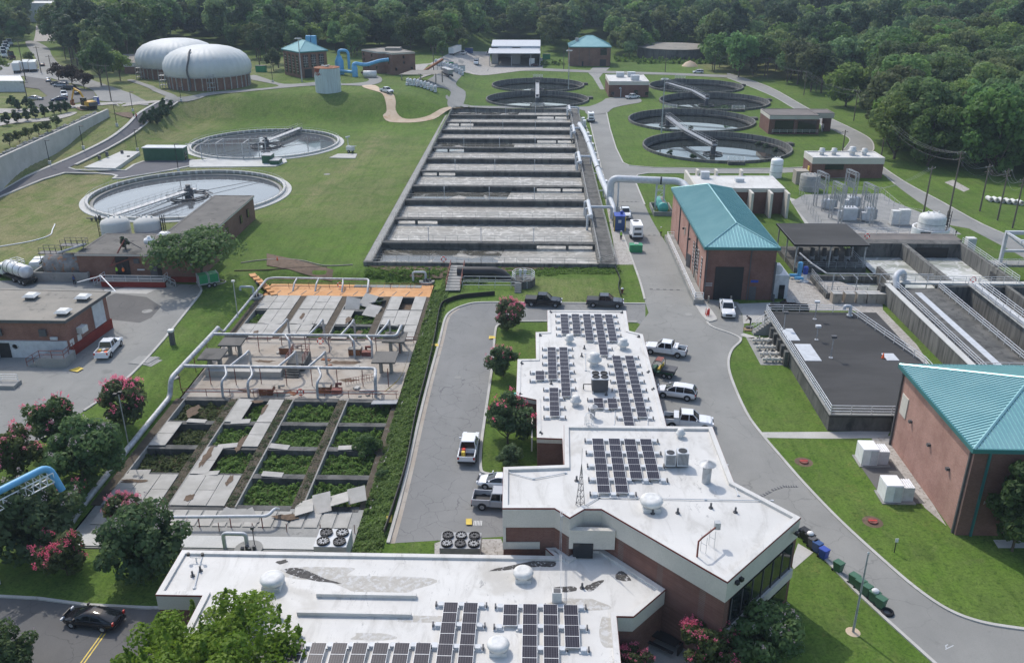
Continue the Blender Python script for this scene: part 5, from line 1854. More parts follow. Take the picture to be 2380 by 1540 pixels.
# -- gas holder domes
for i,(cx,cy,z0,lab) in enumerate(((-117.8,324.5,7,'white ribbed gas dome on a brick drum, the nearer one with a dark vertical pipe'),(-138.0,349.0,7,'white ribbed gas dome on a brick drum, partly hidden behind the other dome'))):
 t = thing('gas_dome',lab,'gas holder',(cx,cy,z0),'ribbed gas domes on the left bank')
 r = 14.4
 part(t,'drum',MB().lathe([(r - .3,z0 - 1),(r - .3,z0 + 4.4)],cx,cy,72),M['brick_brown'])
 m = MB()
 prof = [(r,z0 + 4.3),(r + .35,z0 + 4.8),(r + .75,z0 + 6.4),(r + .5,z0 + 8.2),(r - .6,z0 + 10.2),(r - 2.6,z0 + 11.8),(r - 5.6,z0 + 13.0),(r - 9,z0 + 13.7),(.01,z0 + 14.0)]
 n = 144
 vs = []
 for rr,z in prof:
  for k in range(n):
   a = 2 * PI * k / n
   kk = (k % 4) / 4
   bulge = 1 + (.022 * math.sin(PI * ((k % 4) / 4)) - .012) * min(1,rr / 6)
   vs.append((cx + rr * bulge * math.cos(a),cy + rr * bulge * math.sin(a),z))
 fs = []
 for j in range(len(prof) - 1):
  for k in range(n):
   a,b = j * n + k,j * n + (k + 1) % n
   fs.append((a,b,b + n,a + n))
 m.add(vs,fs,True)
 part(t,'membrane',m,M['dome'] if 'dome' in M else M['offwhite'])
 m = MB()
 for k in range(36):
  a = 2 * PI * k / 36
  m.bx(cx + (r - .2) * math.cos(a),cy + (r - .2) * math.sin(a),z0 - .5,.35,.35,5,a)
 part(t,'buttress',m,M['dull_rail'])
 m = MB()
 m.lathe([(r + .1,z0 + 4.2),(r + .5,z0 + 4.2),(r + .5,z0 + 4.5),(r,z0 + 4.5)],cx,cy,72,False)
 part(t,'ring_beam',m,M['dull_rail'])
 if i == 0:
  m = MB()
  path = [Vector((cx - 1.5 + .35 * math.sin(q * 1.3),cy - (r + 1 if z < 8.5 else r + 1 - (z - 8.5) ** 1.7 * .42),z0 + z)) for q,z in enumerate((.6,2,4,5.5,7,8.5,10,11.2,12.4,13.2))]
  m.tube(path,.3,8)
  part(t,'vent_pipe',m,M['dgrey'])
 for j,a in enumerate((-1.2,-2.6) if i == 0 else (-2.3,)):
  m = MB()
  ox,oy = cx + (r + 1.3) * math.cos(a),cy + (r + 1.3) * math.sin(a)
  for dx,dy in ((-1,-1),(1,-1),(1,1),(-1,1)):
   m.rod((ox + dx,oy + dy,z0 - .3),(ox + dx,oy + dy,z0 + 4.6),.12,4)
  for z in (1.2,2.8,4.4):
   m.bx(ox,oy,z0 + z,2.2,2.2,.12)
  railing(m,[(ox - 1,oy - 1,z0 + 4.5),(ox + 1,oy - 1,z0 + 4.5),(ox + 1,oy + 1,z0 + 4.5)],1.0,2,1,.06)
  part(t,'stair_tower',m,M['dull_rail'])
# rusty pale water tank
t = thing('storage_tank','pale blue steel tank with peeling rust patches on the grass bank','tank',(-71.7,310.6,6.8))
def tank_mat():
 q = NT('flaking_tank_paint')
 p = q.pos()
 ps = q.pos((1.5,1.5,.12))
 col = q.mix(q.ramp(q.noise(ps,1.4,5),.35,.7),(.5,.58,.6),(.4,.46,.47))
 col = q.mix(q.math('MULTIPLY',q.ramp(q.noise(ps,2.6,5),.6,.75),.6),col,(.3,.19,.12))
 g = q.n('NewGeometry')
 s = q.n('SeparateXYZ')
 q.l(g.outputs['Position'],s.inputs[0])
 up = q.ramp(s.outputs[2],11.2,14.2)
 lf = q.ramp(s.outputs[0],-71.8,-74.2)
 k = q.math('MULTIPLY',q.math('MULTIPLY',up,lf),1.1)
 fl = q.ramp(q.math('ADD',q.noise(p,.9,6,.7),q.math('MULTIPLY',k,.25)),.66,.7)
 col = q.mix(fl,col,(.22,.04,.02))
 return q.out(col,.6,0,.3)
M['tank'] = tank_mat()
part(t,'shell',MB().lathe([(4.35,6.4),(4.35,15.0)],-71.7,310.6,48),M['tank'])
part(t,'lid',MB().lathe([(4.4,15.0),(4.4,15.12),(.01,15.5)],-71.7,310.6,48,False),M['rust'])
m = MB()
m.bx(-71.6,310,15.3,1.6,.9,.5,.4)
m.bx(-73.2,311.2,15.2,.8,.8,.5)
m.rod((-71.9,310.0,15.4),(-70.3,308.9,16.1),.2,6)
part(t,'hatch',m,M['offwhite'])
# green shed, retaining wall
P = on(388,372)
t = thing('equipment_shed','long low dark green metal shed with pale roof beside the pipe frames','shed',(P.x,P.y,P.z))
zz = P.z
part(t,'wall',MB().box(P.x - 5.6,P.y - 1.2,zz - .6,P.x + 5.2,P.y + 2.0,zz + 3.4),M['dgreen'])
part(t,'roof',MB().box(P.x - 5.8,P.y - 1.4,zz + 3.4,P.x + 5.4,P.y + 2.2,zz + 3.6),M['lgrey'])
part(t,'door',MB().box(P.x + 5.15,P.y - .4,zz,P.x + 5.26,P.y + .7,zz + 2.3),M['glass'])
m = MB()
wp = [(wall_x(y),y) for y in range(180,268,3)]
vs,fs = [],[]
for i,(x,y) in enumerate(wp):
 zt = 7.9
 for dx,z in ((.35,height(x + 1.2,y) - 1.5),(.35,zt),(-.35,zt),(-.35,2)):
  vs.append((x + dx,y,z))
for i in range(len(wp) - 1):
 for k in range(4):
  a = 4 * i
  fs.append((a + k,a + (k + 1) % 4,a + 4 + (k + 1) % 4,a + 4 + k))
fs += [(3,2,1,0),tuple(len(vs) - 4 + k for k in range(4))]
m.add(vs,fs)
solo('retaining_wall',m,M['concrete'],'long pale concrete retaining wall below the bank of shrubs','wall')
m = MB()
for k in range(150):
 y = rnd.uniform(200,262)
 m.bx(wall_x(y) - rnd.uniform(.6,2.0),y,7.5,rnd.uniform(.4,.9),rnd.uniform(.4,.9),rnd.uniform(.3,.7),rnd.uniform(0,3))
struct('rock_edging',m,M['conc_grey'],'stuff','grey loose stones along the top of the retaining wall','stones')
# ------------------------------------------------------------------ solar columns
PL = 2.28
pm = MB()
pm.box(-.56,-PL / 2 + .02,-.04,.56,PL / 2 - .02,0)
pm.cur = 1
pm.face((-.53,-PL / 2 + .05,.003),(.53,-PL / 2 + .05,.003),(.53,PL / 2 - .05,.003),(-.53,PL / 2 - .05,.003))
pm.cur = 0
pm.face((-.56,-.02,.006),(.56,-.02,.006),(.56,.02,.006),(-.56,.02,.006))
PANEL = mesh('panel',pm,[M['white'],M['cell']])
tm = MB()
tm.bx(0,0,0,.8,.55,.1)
tm.bx(-.05,0,.1,.42,.42,.2)
tm.cur = 1
tm.bx(.34,0,.1,.12,.4,.24)
TRAY = mesh('ballast_tray',tm,[M['lgrey'],M['dgrey']])
def solar(lab,top,bot,zr,trays=(1,1)):
 a,b = at(top[0],top[1],zr + .4),at(bot[0],bot[1],zr + .4)
 n = max(1,round((a.y - b.y) / PL))
 x = a.x
 dx = (b.x - a.x) / max(1,n)
 t = thing('solar_column',lab,'solar panels',(x,a.y - n * PL,zr),'solar columns on the white roofs')
 for k in range(n):
  o = bpy.data.objects.new('panel',PANEL)
  C.objects.link(o)
  o.parent = t
  o.location = (0,(n - k - .5) * PL,.4)
  o.rotation_euler = (R(3),0,0)
 for k in range(n + 1):
  for sgn in (-1,1):
   if not trays[0 if sgn < 0 else 1]:
    continue
   o = bpy.data.objects.new('ballast_tray',TRAY)
   C.objects.link(o)
   o.parent = t
   o.location = (sgn * .86,(n - k) * PL,0)
   if sgn < 0:
    o.rotation_euler = (0,0,PI)
 return t
SOL = [
 ('short solar column at the far left of the front five on the wing roof',(1311,730),(1318,775),3.8,(1,1)),
 ('second solar column in from the left at the far end of the wing roof',(1337,730),(1345,775),3.8,(0,1)),
 ('middle solar column of five at the far end of the wing roof',(1363,730),(1375,792),3.8,(0,1)),
 ('longest solar column of the five at the far end of the wing roof',(1389,730),(1405,828),3.8,(0,1)),
 ('solar column nearest the roof edge at the far end of the wing roof',(1414,731),(1431,794),3.8,(0,1)),
 ('solar column left of the long one on the stepped left part of the wing roof',(1282,807),(1286,883),3.8,(1,1)),
 ('long solar column on the left half of the wing roof',(1309,807),(1319,926),3.8,(0,1)),
 ('single solar panel set alone at the left step of the wing roof',(1255,862),(1256,884),3.8,(1,0)),
 ('solar column above the round vent at the near left of the wing roof',(1287,901),(1290,971),3.8,(1,1)),
 ('longest solar column of the wing roof, running beside the small pair',(1432,827),(1464,992),3.8,(1,1)),
 ('solar column closest to the parked cars on the wing roof',(1462,827),(1494,976),3.8,(0,1)),
 ('lone solar panel right behind the brown chimney vent',(1390,925),(1394,950),3.8,(1,1)),
 ('lone solar panel between the brown vent and the longest column',(1422,926),(1425,951),3.8,(0,0)),
 ('left solar column of the four on the office block roof',(1389,1019),(1406,1152),8.45,(1,1)),
 ('second solar column of the four on the office block roof',(1427,1019),(1446,1153),8.45,(0,1)),
 ('third solar column of the four on the office block roof',(1463,1020),(1481,1118),8.45,(0,1)),
 ('solar column nearest the two condensers on the office block roof',(1500,1020),(1522,1118),8.45,(0,1)),
 ('tall solar column at the centre of the foreground roof, left of its pair',(1049,1399),(1026,1580),4.5,(1,1)),
 ('tall solar column at the centre of the foreground roof, right of its pair',(1095,1400),(1080,1580),4.5,(0,1)),
 ('short solar column on the left of the right hand four on the foreground roof',(1187,1404),(1186,1455),4.5,(1,1)),
 ('second solar column of the right hand four on the foreground roof',(1232,1403),(1231,1580),4.5,(0,1)),
 ('third solar column of the right hand four below the grey roof unit',(1279,1404),(1284,1580),4.5,(0,1)),
 ('solar column nearest the roof edge of the foreground roof',(1326,1405),(1332,1510),4.5,(0,1))]
for k,x in enumerate((693,743,792,839,888,936,985)):
 SOL.append((['solar column half hidden by the leafy tree on the foreground roof','front row solar column just right of the leafy tree','front row solar column third from the leafy tree','middle solar column of the front row','front row solar column third from the tall pair',
                 'front row solar column second from the tall pair','front row solar column beside the tall pair'][k],(x,1493),(x - 28,1580),4.5,(1 if k == 0 else 0,1)))
for a in SOL:
 solar(*a)
# ------------------------------------------------------------------ roof gear
def vent(name,lab,p,z,kind,s=1.0,group=None,xy=None):
 a = Vector(xy) if xy else at(p[0],p[1],z)
 t = thing(name,lab,'vent',(a.x,a.y,z),group)
 x,y = a.x,a.y
 if kind == 'dome':
  part(t,'curb',MB().bx(x,y,z,1.5 * s,1.5 * s,.4 * s),M['offwhite'])
  part(t,'hood',MB().lathe([(.5 * s,z + .4 * s),(.9 * s,z + .5 * s),(1.0 * s,z + .75 * s),(.9 * s,z + .98 * s),(.6 * s,z + 1.12 * s),(.55 * s,z + 1.1 * s),(.01,z + 1.18 * s)],x,y,24),M['offwhite'])
 elif kind == 'turbine':
  part(t,'collar',MB().cyl(x,y,z,z + .45 * s,.42 * s,14),M['lgrey'])
  part(t,'hood',MB().lathe([(.4 * s,z + .45 * s),(.72 * s,z + .55 * s),(.72 * s,z + .7 * s),(.5 * s,z + .85 * s),(.5 * s,z + 1.25 * s),(.01,z + 1.35 * s)],x,y,18),M['offwhite'])
 elif kind == 'stack':
  part(t,'stack_pipe',MB().cyl(x,y,z,z + 1.6 * s,.4 * s,14),M['galv'])
  part(t,'rain_cap',MB().lathe([(.75 * s,z + 1.85 * s),(.01,z + 2.25 * s)],x,y,18,False),M['galv'])
  part(t,'stay',MB().rod((x,y,z + 1.5 * s),(x,y,z + 2 * s),.3 * s,6),M['galv'])
 return t
g = 'white mushroom vents on the roofs'
vent('mushroom_vent','white mushroom vent beside the long black streak near the roof tree',(635,1362),4.5,'dome',1.0,g)
vent('mushroom_vent','white mushroom vent in front of the brick wall of the office block',(1216,1344),4.5,'dome',.85,g)
vent('mushroom_vent','white mushroom vent between the two groups of tall solar columns',(1158,1512),4.5,'dome',.85,g)
vent('mushroom_vent','largest white mushroom vent, by the pipe on the office block roof',(1513,1180),8.45,'dome',1.0,g)
g = 'small roof ventilators on the white roofs'
vent('roof_ventilator','small pale ventilator near the far left step of the wing roof',(1323,797),3.8,'turbine',.9,g)
vent('roof_ventilator','pale ventilator near the far right edge of the wing roof',(1448,810),3.8,'turbine',1.05,g)
vent('roof_ventilator','largest pale ventilator, behind the four fan chiller',(1381,849),3.8,'turbine',1.3,g)
vent('roof_ventilator','small pale ventilator beside the near left solar columns',(1338,941),3.8,'turbine',.9,g)
vent('roof_ventilator','small pale ventilator at the far right corner of the office block roof',(1581,1015),8.45,'turbine',.65,g)
vent('chimney_vent','brown chimney vent with conical cap by the ladder cage',(1377,970),3.8,'stack',.75)
vent('exhaust_stack','grey exhaust stack with conical rain cap on the office block roof',(1641,1120),8.45,'stack',1.0)
SM = MB()
def condenser(x,y,z,s,lab):
 t = thing('condenser',lab,'air conditioner',(x,y,z),'condensers on the office block roof')
 part(t,'casing',MB().bx(x,y,z + .25,1.05 * s,1.0 * s,1.35 * s),M['lgrey'])
 m = MB().cyl(x,y,z + .25 + 1.35 * s,z + .3 + 1.35 * s,.4 * s,18)
 part(t,'fan',m,M['black'])
 m = MB()
 for k in range(8):
  m.bx(x - .4 * s + k * .115 * s,y - .51 * s,z + .4,.05,.02,1.1 * s)
 part(t,'grille',m,M['dgrey'])
 part(t,'foot',MB().bx(x,y,z,1.2 * s,.25,.25),M['black'])
a = at(1556,1083,8.45)
condenser(a.x,a.y,8.45,.9,'shorter condenser unit left of its taller twin on the roof')
a = at(1584,1082,8.45)
condenser(a.x,a.y,8.45,1.0,'taller condenser unit by the pipe stand on the roof')
a = at(1393,905,3.8)
t = thing('roof_chiller','dark chiller with four fans on the wing roof','chiller',(a.x,a.y,3.8))
part(t,'coil',MB().bx(a.x,a.y,4.1,1.9,1.9,1.5),M['dgrey'])
part(t,'top',MB().bx(a.x,a.y,5.6,2.1,2.2,.12),M['lgrey'])
for dx in (-.5,.5):
 for dy in (-.5,.5):
  part(t,'fan',MB().lathe([(.45,5.72),(.45,5.82),(.38,5.82),(.38,5.75),(.01,5.75)],a.x + dx,a.y + dy,16,False),M['black'])
for dx in (-.8,.8):
 part(t,'leg',MB().bx(a.x + dx,a.y,3.8,.2,2.3,.3),M['galv'])
part(t,'pipe',MB().tube([(a.x - .95,a.y,4.5),(a.x - 1.9,a.y,4.5),(a.x - 1.9,a.y,3.85)],.07,6),M['black'])
# condenser racks on the ground
def fanbank(lab,p,nx,ny,wd,dp,ht,z,tilt=0):
 a = at(*p,z)
 t = thing('fan_unit',lab,'cooling unit',(a.x,a.y,z))
 part(t,'casing',MB().bx(a.x,a.y,z + .5,wd,dp,ht),M['lgrey'] if tilt else M['grey'])
 for i in range(nx):
  for j in range(ny):
   x,y = a.x + (i - (nx - 1) / 2) * wd / nx,a.y + (j - (ny - 1) / 2) * dp / ny
   r = min(wd / nx,dp / ny) * .44
   q = part(t,'fan',MB().lathe([(r,z + ht + .5),(r,z + ht + .72),(r * .9,z + ht + .72),(r * .9,z + ht + .55),(.01,z + ht + .55)],x,y,20,False),M['black'])
   m = MB()
   for k in range(5):
    m.bx(x,y,z + ht + .62,r * 1.7,.12,.03,PI * k / 5)
   part(q,'blade',m,M['dgrey'] if (i + j) % 2 else M['grey'])
 for sx in (-1,1):
  part(t,'leg',MB().bx(a.x + sx * wd * .45,a.y,z,.15,dp,.5),M['dgrey'])
fanbank('pale cooling unit with four black fans behind the foreground roof',(778,1292),2,2,3.0,2.7,1.6,0,1)
fanbank('grey cooling unit with six fans on the gravel beside the loop road',(1072,1296),3,2,3.7,2.4,1.5,0)
# ladder with cage
a = at(1356,985,3.8)
t = thing('caged_ladder','caged steel ladder from the wing roof up to the office block roof','ladder',(a.x,a.y,3.8))
m = MB()
lx,ly = a.x,76.9
for dx in (-.25,.25):
 m.rod((lx + dx,ly,3.8),(lx + dx,ly,9.8),.04,4)
for k in range(18):
 m.rod((lx - .25,ly,4.1 + k * .3),(lx + .25,ly,4.1 + k * .3),.025,4)
part(t,'ladder_rails',m,M['alu'])
m = MB()
for z in (6.2,7.2,8.4,9.6):
 m.tube([(lx + .45 * math.cos(q),ly + .1 + .75 * math.sin(q),z) for q in [PI * k / 8 for k in range(9)]],.035,4)
for q in (0,.25,.5,.75,1):
 m.rod((lx + .45 * math.cos(PI * q),ly + .1 + .75 * math.sin(PI * q),6.2),(lx + .45 * math.cos(PI * q),ly + .1 + .75 * math.sin(PI * q),9.6),.03,4)
part(t,'cage',m,M['alu'])
# lattice mast on the balcony beam
a = at(1348,1203,7.4)
t = thing('lattice_mast','slender rusty three legged lattice mast at the notch of the office roof','mast',(a.x,a.y,7.4))
m = MB()
top = Vector((a.x,a.y + .3,12.6))
L3 = [Vector((a.x + .55 * math.cos(q),a.y + .3 + .3 * math.sin(q),7.4)) for q in (.5,2.6,4.7)]
for p in L3:
 m.rod(p,top,.03,4)
for k in range(1,8):
 f = k / 8
 Q = [p.lerp(top,f) for p in L3]
 for i in range(3):
  m.rod(Q[i],Q[(i + 1) % 3],.018,4)
  m.rod(Q[i],L3[(i + 1) % 3].lerp(top,max(0,f - .125)),.015,4)
part(t,'lattice',m,M['dgrey'])
part(t,'antenna',MB().rod(top,top + Vector((0,0,1.5)),.02,4),M['dgrey'])
# conduit run with box, pipe frame and small stacks
a = at(1294,1399,4.5)
t = thing('roof_unit','small white roof unit fed by a tall conduit up the brick wall','roof unit',(a.x,a.y,4.5))
part(t,'casing',MB().bx(a.x,a.y,4.65,.75,.6,1.0),M['offwhite'])
part(t,'grille',MB().bx(a.x,a.y,5.65,.55,.45,.03),M['dgrey'])
b = at(1303,1200,8.5)
for d in (0,.12):
 part(t,'conduit',MB().tube([(a.x + .3 + d,a.y + .35,5.3),(a.x + .35 + d,b.y - .3,5.6),(b.x + d,b.y - .25,8.75),(b.x + d,b.y + .5,8.75)],.03,4),M['galv'])
a,b,c = at(1620,1293,8.45),at(1664,1232,9.4),at(1622,1262,9.6)
t = thing('bent_vent','bent vent pipe on small stands near the office roof corner','vent',(a.x,a.y,8.45))
part(t,'pipe',MB().tube([(a.x,a.y,8.45),(a.x,a.y,9.9),(a.x + .3,a.y + .2,10.1),(a.x + 1.6,a.y + 1.6,10.1)],.08,6),M['rust_red'])
part(t,'head',MB().bx(a.x + 1.75,a.y + 1.75,9.9,.45,.45,.6),M['galv'])
m = MB()
for f in (.35,.85):
 q = Vector((a.x + 1.6 * f,a.y + 1.6 * f,8.45))
 for d in (-.18,.18):
  m.rod(q + Vector((d,-d,0)),q + Vector((d,-d,1.55)),.02,4)
 m.rod(q + Vector((.18,-.18,.8)),q + Vector((-.18,.18,.8)),.02,4)
part(t,'stand',m,M['galv'])
k = 0
for p,z,lab in (((1206,1182),8.45,'dark'),((1575,1192),8.45,'x'),((1652,1180),8.45,'x'),((1709,1190),8.45,'x'),((1517,1193),8.45,'x'),((1340,1117),8.45,'x'),((448,1338),4.5,'x'),((466,1326),4.5,'x'),((1353,1366),4.5,'x'),((1358,810),3.8,'x'),((1352,828),3.8,'x'),((1281,892),3.8,'x'),((1409,918),3.8,'x')):
 a = at(*p,z)
 if p == (1206,1182):
  continue
 o = MB().cyl(a.x,a.y,z,z + .5,.09,8)
 o.cyl(a.x,a.y,z,z + .08,.2,8)
 solo('vent_stub',o,M['dgrey'],'short dark vent stub poking through a white roof','vent','vent stubs on the white roofs')
for p,z in (((1212,845),3.8),((1209,917),3.8),((1255,780),3.8),((1279,726),3.8),((1446,727),3.8),((1485,783),3.8),((1508,865),3.8),((1519,905),3.8),((1256,1007),3.8)):
 a = at(*p,z)
 m = MB()
 m.cyl(a.x,a.y,z,z + .05,.3,10)
 m.lathe([(.2,z + .05),(.05,z + .3),(.01,z + .35)],a.x,a.y,8)
 solo('roof_drain',m,M['dgrey'],'dark domed drain near the edge of the wing roof','drain','roof drains along the wing roof edge')
a = at(457,1305,4.5)
t = thing('flood_lamp','twin headed flood lamp at the far left corner of the foreground roof','lamp',(a.x,a.y,4.5))
part(t,'bracket',MB().tube([(a.x - .6,a.y,5.2),(a.x - .4,a.y,4.95),(a.x + .4,a.y,4.95),(a.x + .6,a.y,5.2)],.04,6).rod((a.x,a.y,4.5),(a.x,a.y,4.95),.06,6),M['offwhite'])
for d in (-.6,.6):
 part(t,'lamp_head',MB().cyl(a.x + d,a.y,5.15,5.4,.14,10),M['black'])
for p,lab in (((1713,1352),'black twin spotlight clamped on the near office fascia'),((1852,1238),'black twin spotlight at the right corner of the office fascia')):
 a = at(*p,7.9)
 m = MB()
 for d in (0,.4):
  m.bx(a.x + d,a.y - .1 + d,7.8,.3,.3,.28,.7)
 m.rod((a.x - .2,a.y + .2,7.7),(a.x + .5,a.y + .3,7.75),.05,4)
 solo('spotlight',m,M['black'],lab,'spotlight','spotlights on the office fascia')
# ------------------------------------------------------------------ air pipes of the filter deck
def pipe(name,lab,runs,r,mat='galv',n=10,group=None,posts=(),br=.6,cat='pipe'):
 p0 = runs[0][0]
 t = thing(name,lab,cat,(p0[0],p0[1],min(q[2] for q in runs[0])),group)
 for k,q in enumerate(runs):
  part(t,'pipe_run' if k == 0 else 'branch',MB().tube(bend(q,br),r if k == 0 else r * .75,n),M[mat])
 if posts:
  m = MB()
  for (x,y,z0,z1) in posts:
   m.rod((x,y,z0),(x,y,z1),.06,5)
  part(t,'posts',m,M['rust_red'],kind='stuff')
 return t
hz = FZ + 2.7
y1,y2 = 114.8,104.2
xs1 = [-41.2,-36.2,-31.0,-26.4,-21.2]
runs = [[(-44.9,y1,hz),(-19.6,y1,hz),(-19.2,y1 + 2.8,hz + .6),(-19.2,y1 + 3.4,FZ)]]
for x in xs1[1:]:
 runs.append([(x - 1.2,y1,hz),(x,y1 + 2.2,hz + .9),(x,y1 + 4,hz + .9),(x,y1 + 4.2,FZ - .2)])
for x in (-34.6,-25.4,-22.9):
 runs.append([(x - 1.0,y1,hz),(x,y1 - 1.6,hz - .2),(x,y1 - 1.8,FZ)])
pipe('air_header','long grey air header on posts across the far side of the pump deck',runs,.21,'galv',10,'air headers over the pump deck',[(x,y1,FZ,hz) for x in [-43 + 3.4 * k for k in range(8)]])
runs = [[(-44.9,y2,hz),(-20.8,y2,hz),(-20.4,y2 - 2.6,hz - .1),(-20.4,y2 - 3.0,FZ)]]
for x in (-40.0,-36.6,-27.6):
 runs.append([(x - .8,y2,hz),(x,y2 - 1.8,hz - .3),(x - .3,y2 - 3.2,hz - .6),(x - .3,y2 - 3.4,FZ - .3)])
for x in (-38.6,-32.2,-28.2):
 runs.append([(x - 1.6,y2,hz),(x,y2 + 2.4,hz + .8),(x,y2 + 3.6,hz + .8),(x,y2 + 3.8,FZ)])
pipe('air_header','long grey air header on posts across the near side of the pump deck',runs,.22,'galv',10,'air headers over the pump deck',[(x,y2,FZ,hz) for x in [-43 + 3.4 * k for k in range(8)]])
pipe('air_main','fat pale pipe running down the left edge of the filter beds with a raised elbow',[[(-47.0,121,hz),(-46.0,117,hz),(-46.4,106,hz),(-46.6,100.5,hz),(-46.7,99.6,FZ + .5),(-46.7,92,FZ + .5),(-46.6,76.5,FZ + .45),(-46.4,72.5,FZ + .3)][1:],[(-46.0,114.8,hz),(-44.6,114.8,hz)],[(-46.4,104.2,hz),(-44.6,104.2,hz)]],.33,'galv',12,None,[(-46.4,y,FZ - .2,hz) for y in (102.5,108,113)],.9)
pipe('air_main','slim pale pipe along the far left edge of the filter beds and orange deck',[[(-46.3,117.4,hz),(-46.1,119,FZ + 1.2),(-46.1,141.8,FZ + 1.2),(-45.2,142.6,FZ + 1.2),(-28.5,142.2,FZ + 1.2),(-28.2,139.8,FZ + .8),(-28.2,138.8,FZ)],[(-41,142.5,FZ + 1.2),(-41,140.5,FZ + 1),(-41,139.2,FZ)],[(-37.2,142.5,FZ + 1.2),(-37.2,140.5,FZ + 1),(-37.2,139.2,FZ)],[(-33,142.4,FZ + 1.2),(-32.6,140.3,FZ + 1),(-32.6,139,FZ)]],.2,'galv',8,None,(),.5)
pipe('air_main','pale pipe on rusty stands across the near end of the filter beds',[[(-38.4,70.6,FZ + .2),(-38.4,72.6,FZ + 1.2),(-26.4,73,FZ + 1.3),(-26.0,74,FZ + 1.5),(-26,75.2,FZ + .6)]],.17,'lgrey',8,None,[(x,72.8,FZ,FZ + 1.2) for x in (-36.6,-33.4,-30.2,-27)],.5)
for p,lab in (((578,1278),'round well cover with grey pipe arch behind the foreground roof'),((992,655),'round dark well cover with pale pipe arch on the lawn before the basin'),((592,690),'round well cover with pale valve pipes beside the orange steps')):
 a = on(*p)
 t = thing('pump_well',lab,'pump well',a,'pump wells with pipe arches')
 part(t,'cover',MB().cyl(a.x,a.y,a.z - .3,a.z + .22,1.35,24),M['conc_grey'])
 part(t,'pipe',MB().tube(bend([(a.x - 2.4,a.y + .3,a.z),(a.x - 2.4,a.y + .3,a.z + 1.7),(a.x - .2,a.y + .3,a.z + 1.7),(a.x - .2,a.y + .3,a.z + .2)],.4),.2,10),M['lgrey'])
 m = MB()
 for k in range(4):
  m.bx(a.x - .4 + .35 * k,a.y - .5 + .3 * (k % 2),a.z + .2,.28,.28,.5)
 part(t,'valve',m,M['dgrey'])
 part(t,'mast',MB().rod((a.x + .5,a.y + .4,a.z + .2),(a.x + .5,a.y + .4,a.z + 2.3),.05,5).bx(a.x + .5,a.y + .4,a.z + 2.2,.3,.3,.3),M['dgrey'])
# ------------------------------------------------------------------ aeration air supply
bp = thing('air_main','fat white air main running beside the service road and arching over it','pipe',(14.5,230,0))
ppts = [(13.3,278,.8),(13.3,276,2.6),(14.3,262,2.6),(14.9,240,2.5),(15.6,205,2.4),(16.3,189.5,2.3)]
part(bp,'pipe_run',MB().tube(bend(ppts,1.5),.66,16),M['lgrey'])
part(bp,'overhead_pipe',MB().tube(bend([(16.4,189.4,.4),(16.4,189.4,6.4),(31.2,187.2,6.4),(32.6,184,5.2)],1.6,7),.78,18),M['lgrey'])
part(bp,'pipe_run',MB().tube(bend([(16.4,189,2.2),(16.6,182,2.0),(16.6,179.5,.2)],1),.5,12),M['lgrey'])
for y,x in ((246,14.75),(216,15.35)):
 part(bp,'joint_ring',MB().tube([(x,y - .15,2.47),(x,y + .15,2.47)],.76,16),M['dgrey'])
part(bp,'joint_ring',MB().tube([(26.9,187.85,6.4),(27.2,187.8,6.4)],.9,16),M['black'])
for x in (17.9,):
 part(bp,'post',MB().box(x,188.9,0,x + .35,189.3,5.8),M['lgrey'])
m = MB()
for dx in (-.9,.9):
 for dy in (-.5,.5):
  m.rod((27 + dx * .9,187.8 + dy,5.7),(27 + dx,187.8 + dy,0),.12,6)
for k in range(4):
 z = 1.4 * k
 m.rod((26.1,187.3,z),(27.9,187.3,z + 1.4),.06,4)
 m.rod((26.1,187.3,z + 1.4),(27.9,187.3,z + 1.4),.06,4)
 m.rod((26.1,188.3,z + 1.4),(27.9,188.3,z + 1.4),.06,4)
part(bp,'support_tower',m,M['lgrey'])
for ya,yb,lab in ((184.5,172.5,'white air header on the basin edge nearest the blue cabin'),(233.5,221.5,'white air header on the basin edge, second from the blue cabin'),(272.5,261.5,'white air header on the basin edge, third from the blue cabin'),(309,300.5,'white air header at the far end of the basin edge')):
 t = thing('air_drop',lab,'pipe',(bx1,yb,TZ),'white air drops on the basin edge')
 part(t,'header',MB().tube([(bx1 - .3,ya,2.7),(bx1 - .3,yb,2.7)],.42,12),M['lgrey'])
 for k,y in enumerate((ya - .6,(ya + yb) / 2,yb + .6)):
  part(t,'drop_pipe',MB().tube(bend([(bx1 - .3,y,2.7),(bx1 - 1.0,y,2.7),(bx1 - 1.0,y,-.3)],.3),.26,8),M['lgrey'])
 part(t,'supply_pipe',MB().tube(bend([(bx1 - .2,(ya + yb) / 2 + .8,2.8),(16.0 if ya < 200 else 14.4,(ya + yb) / 2 + .8,2.8),(16.0 if ya < 200 else 14.4,(ya + yb) / 2 + .8,.3)],.7),.32,10),M['lgrey'])
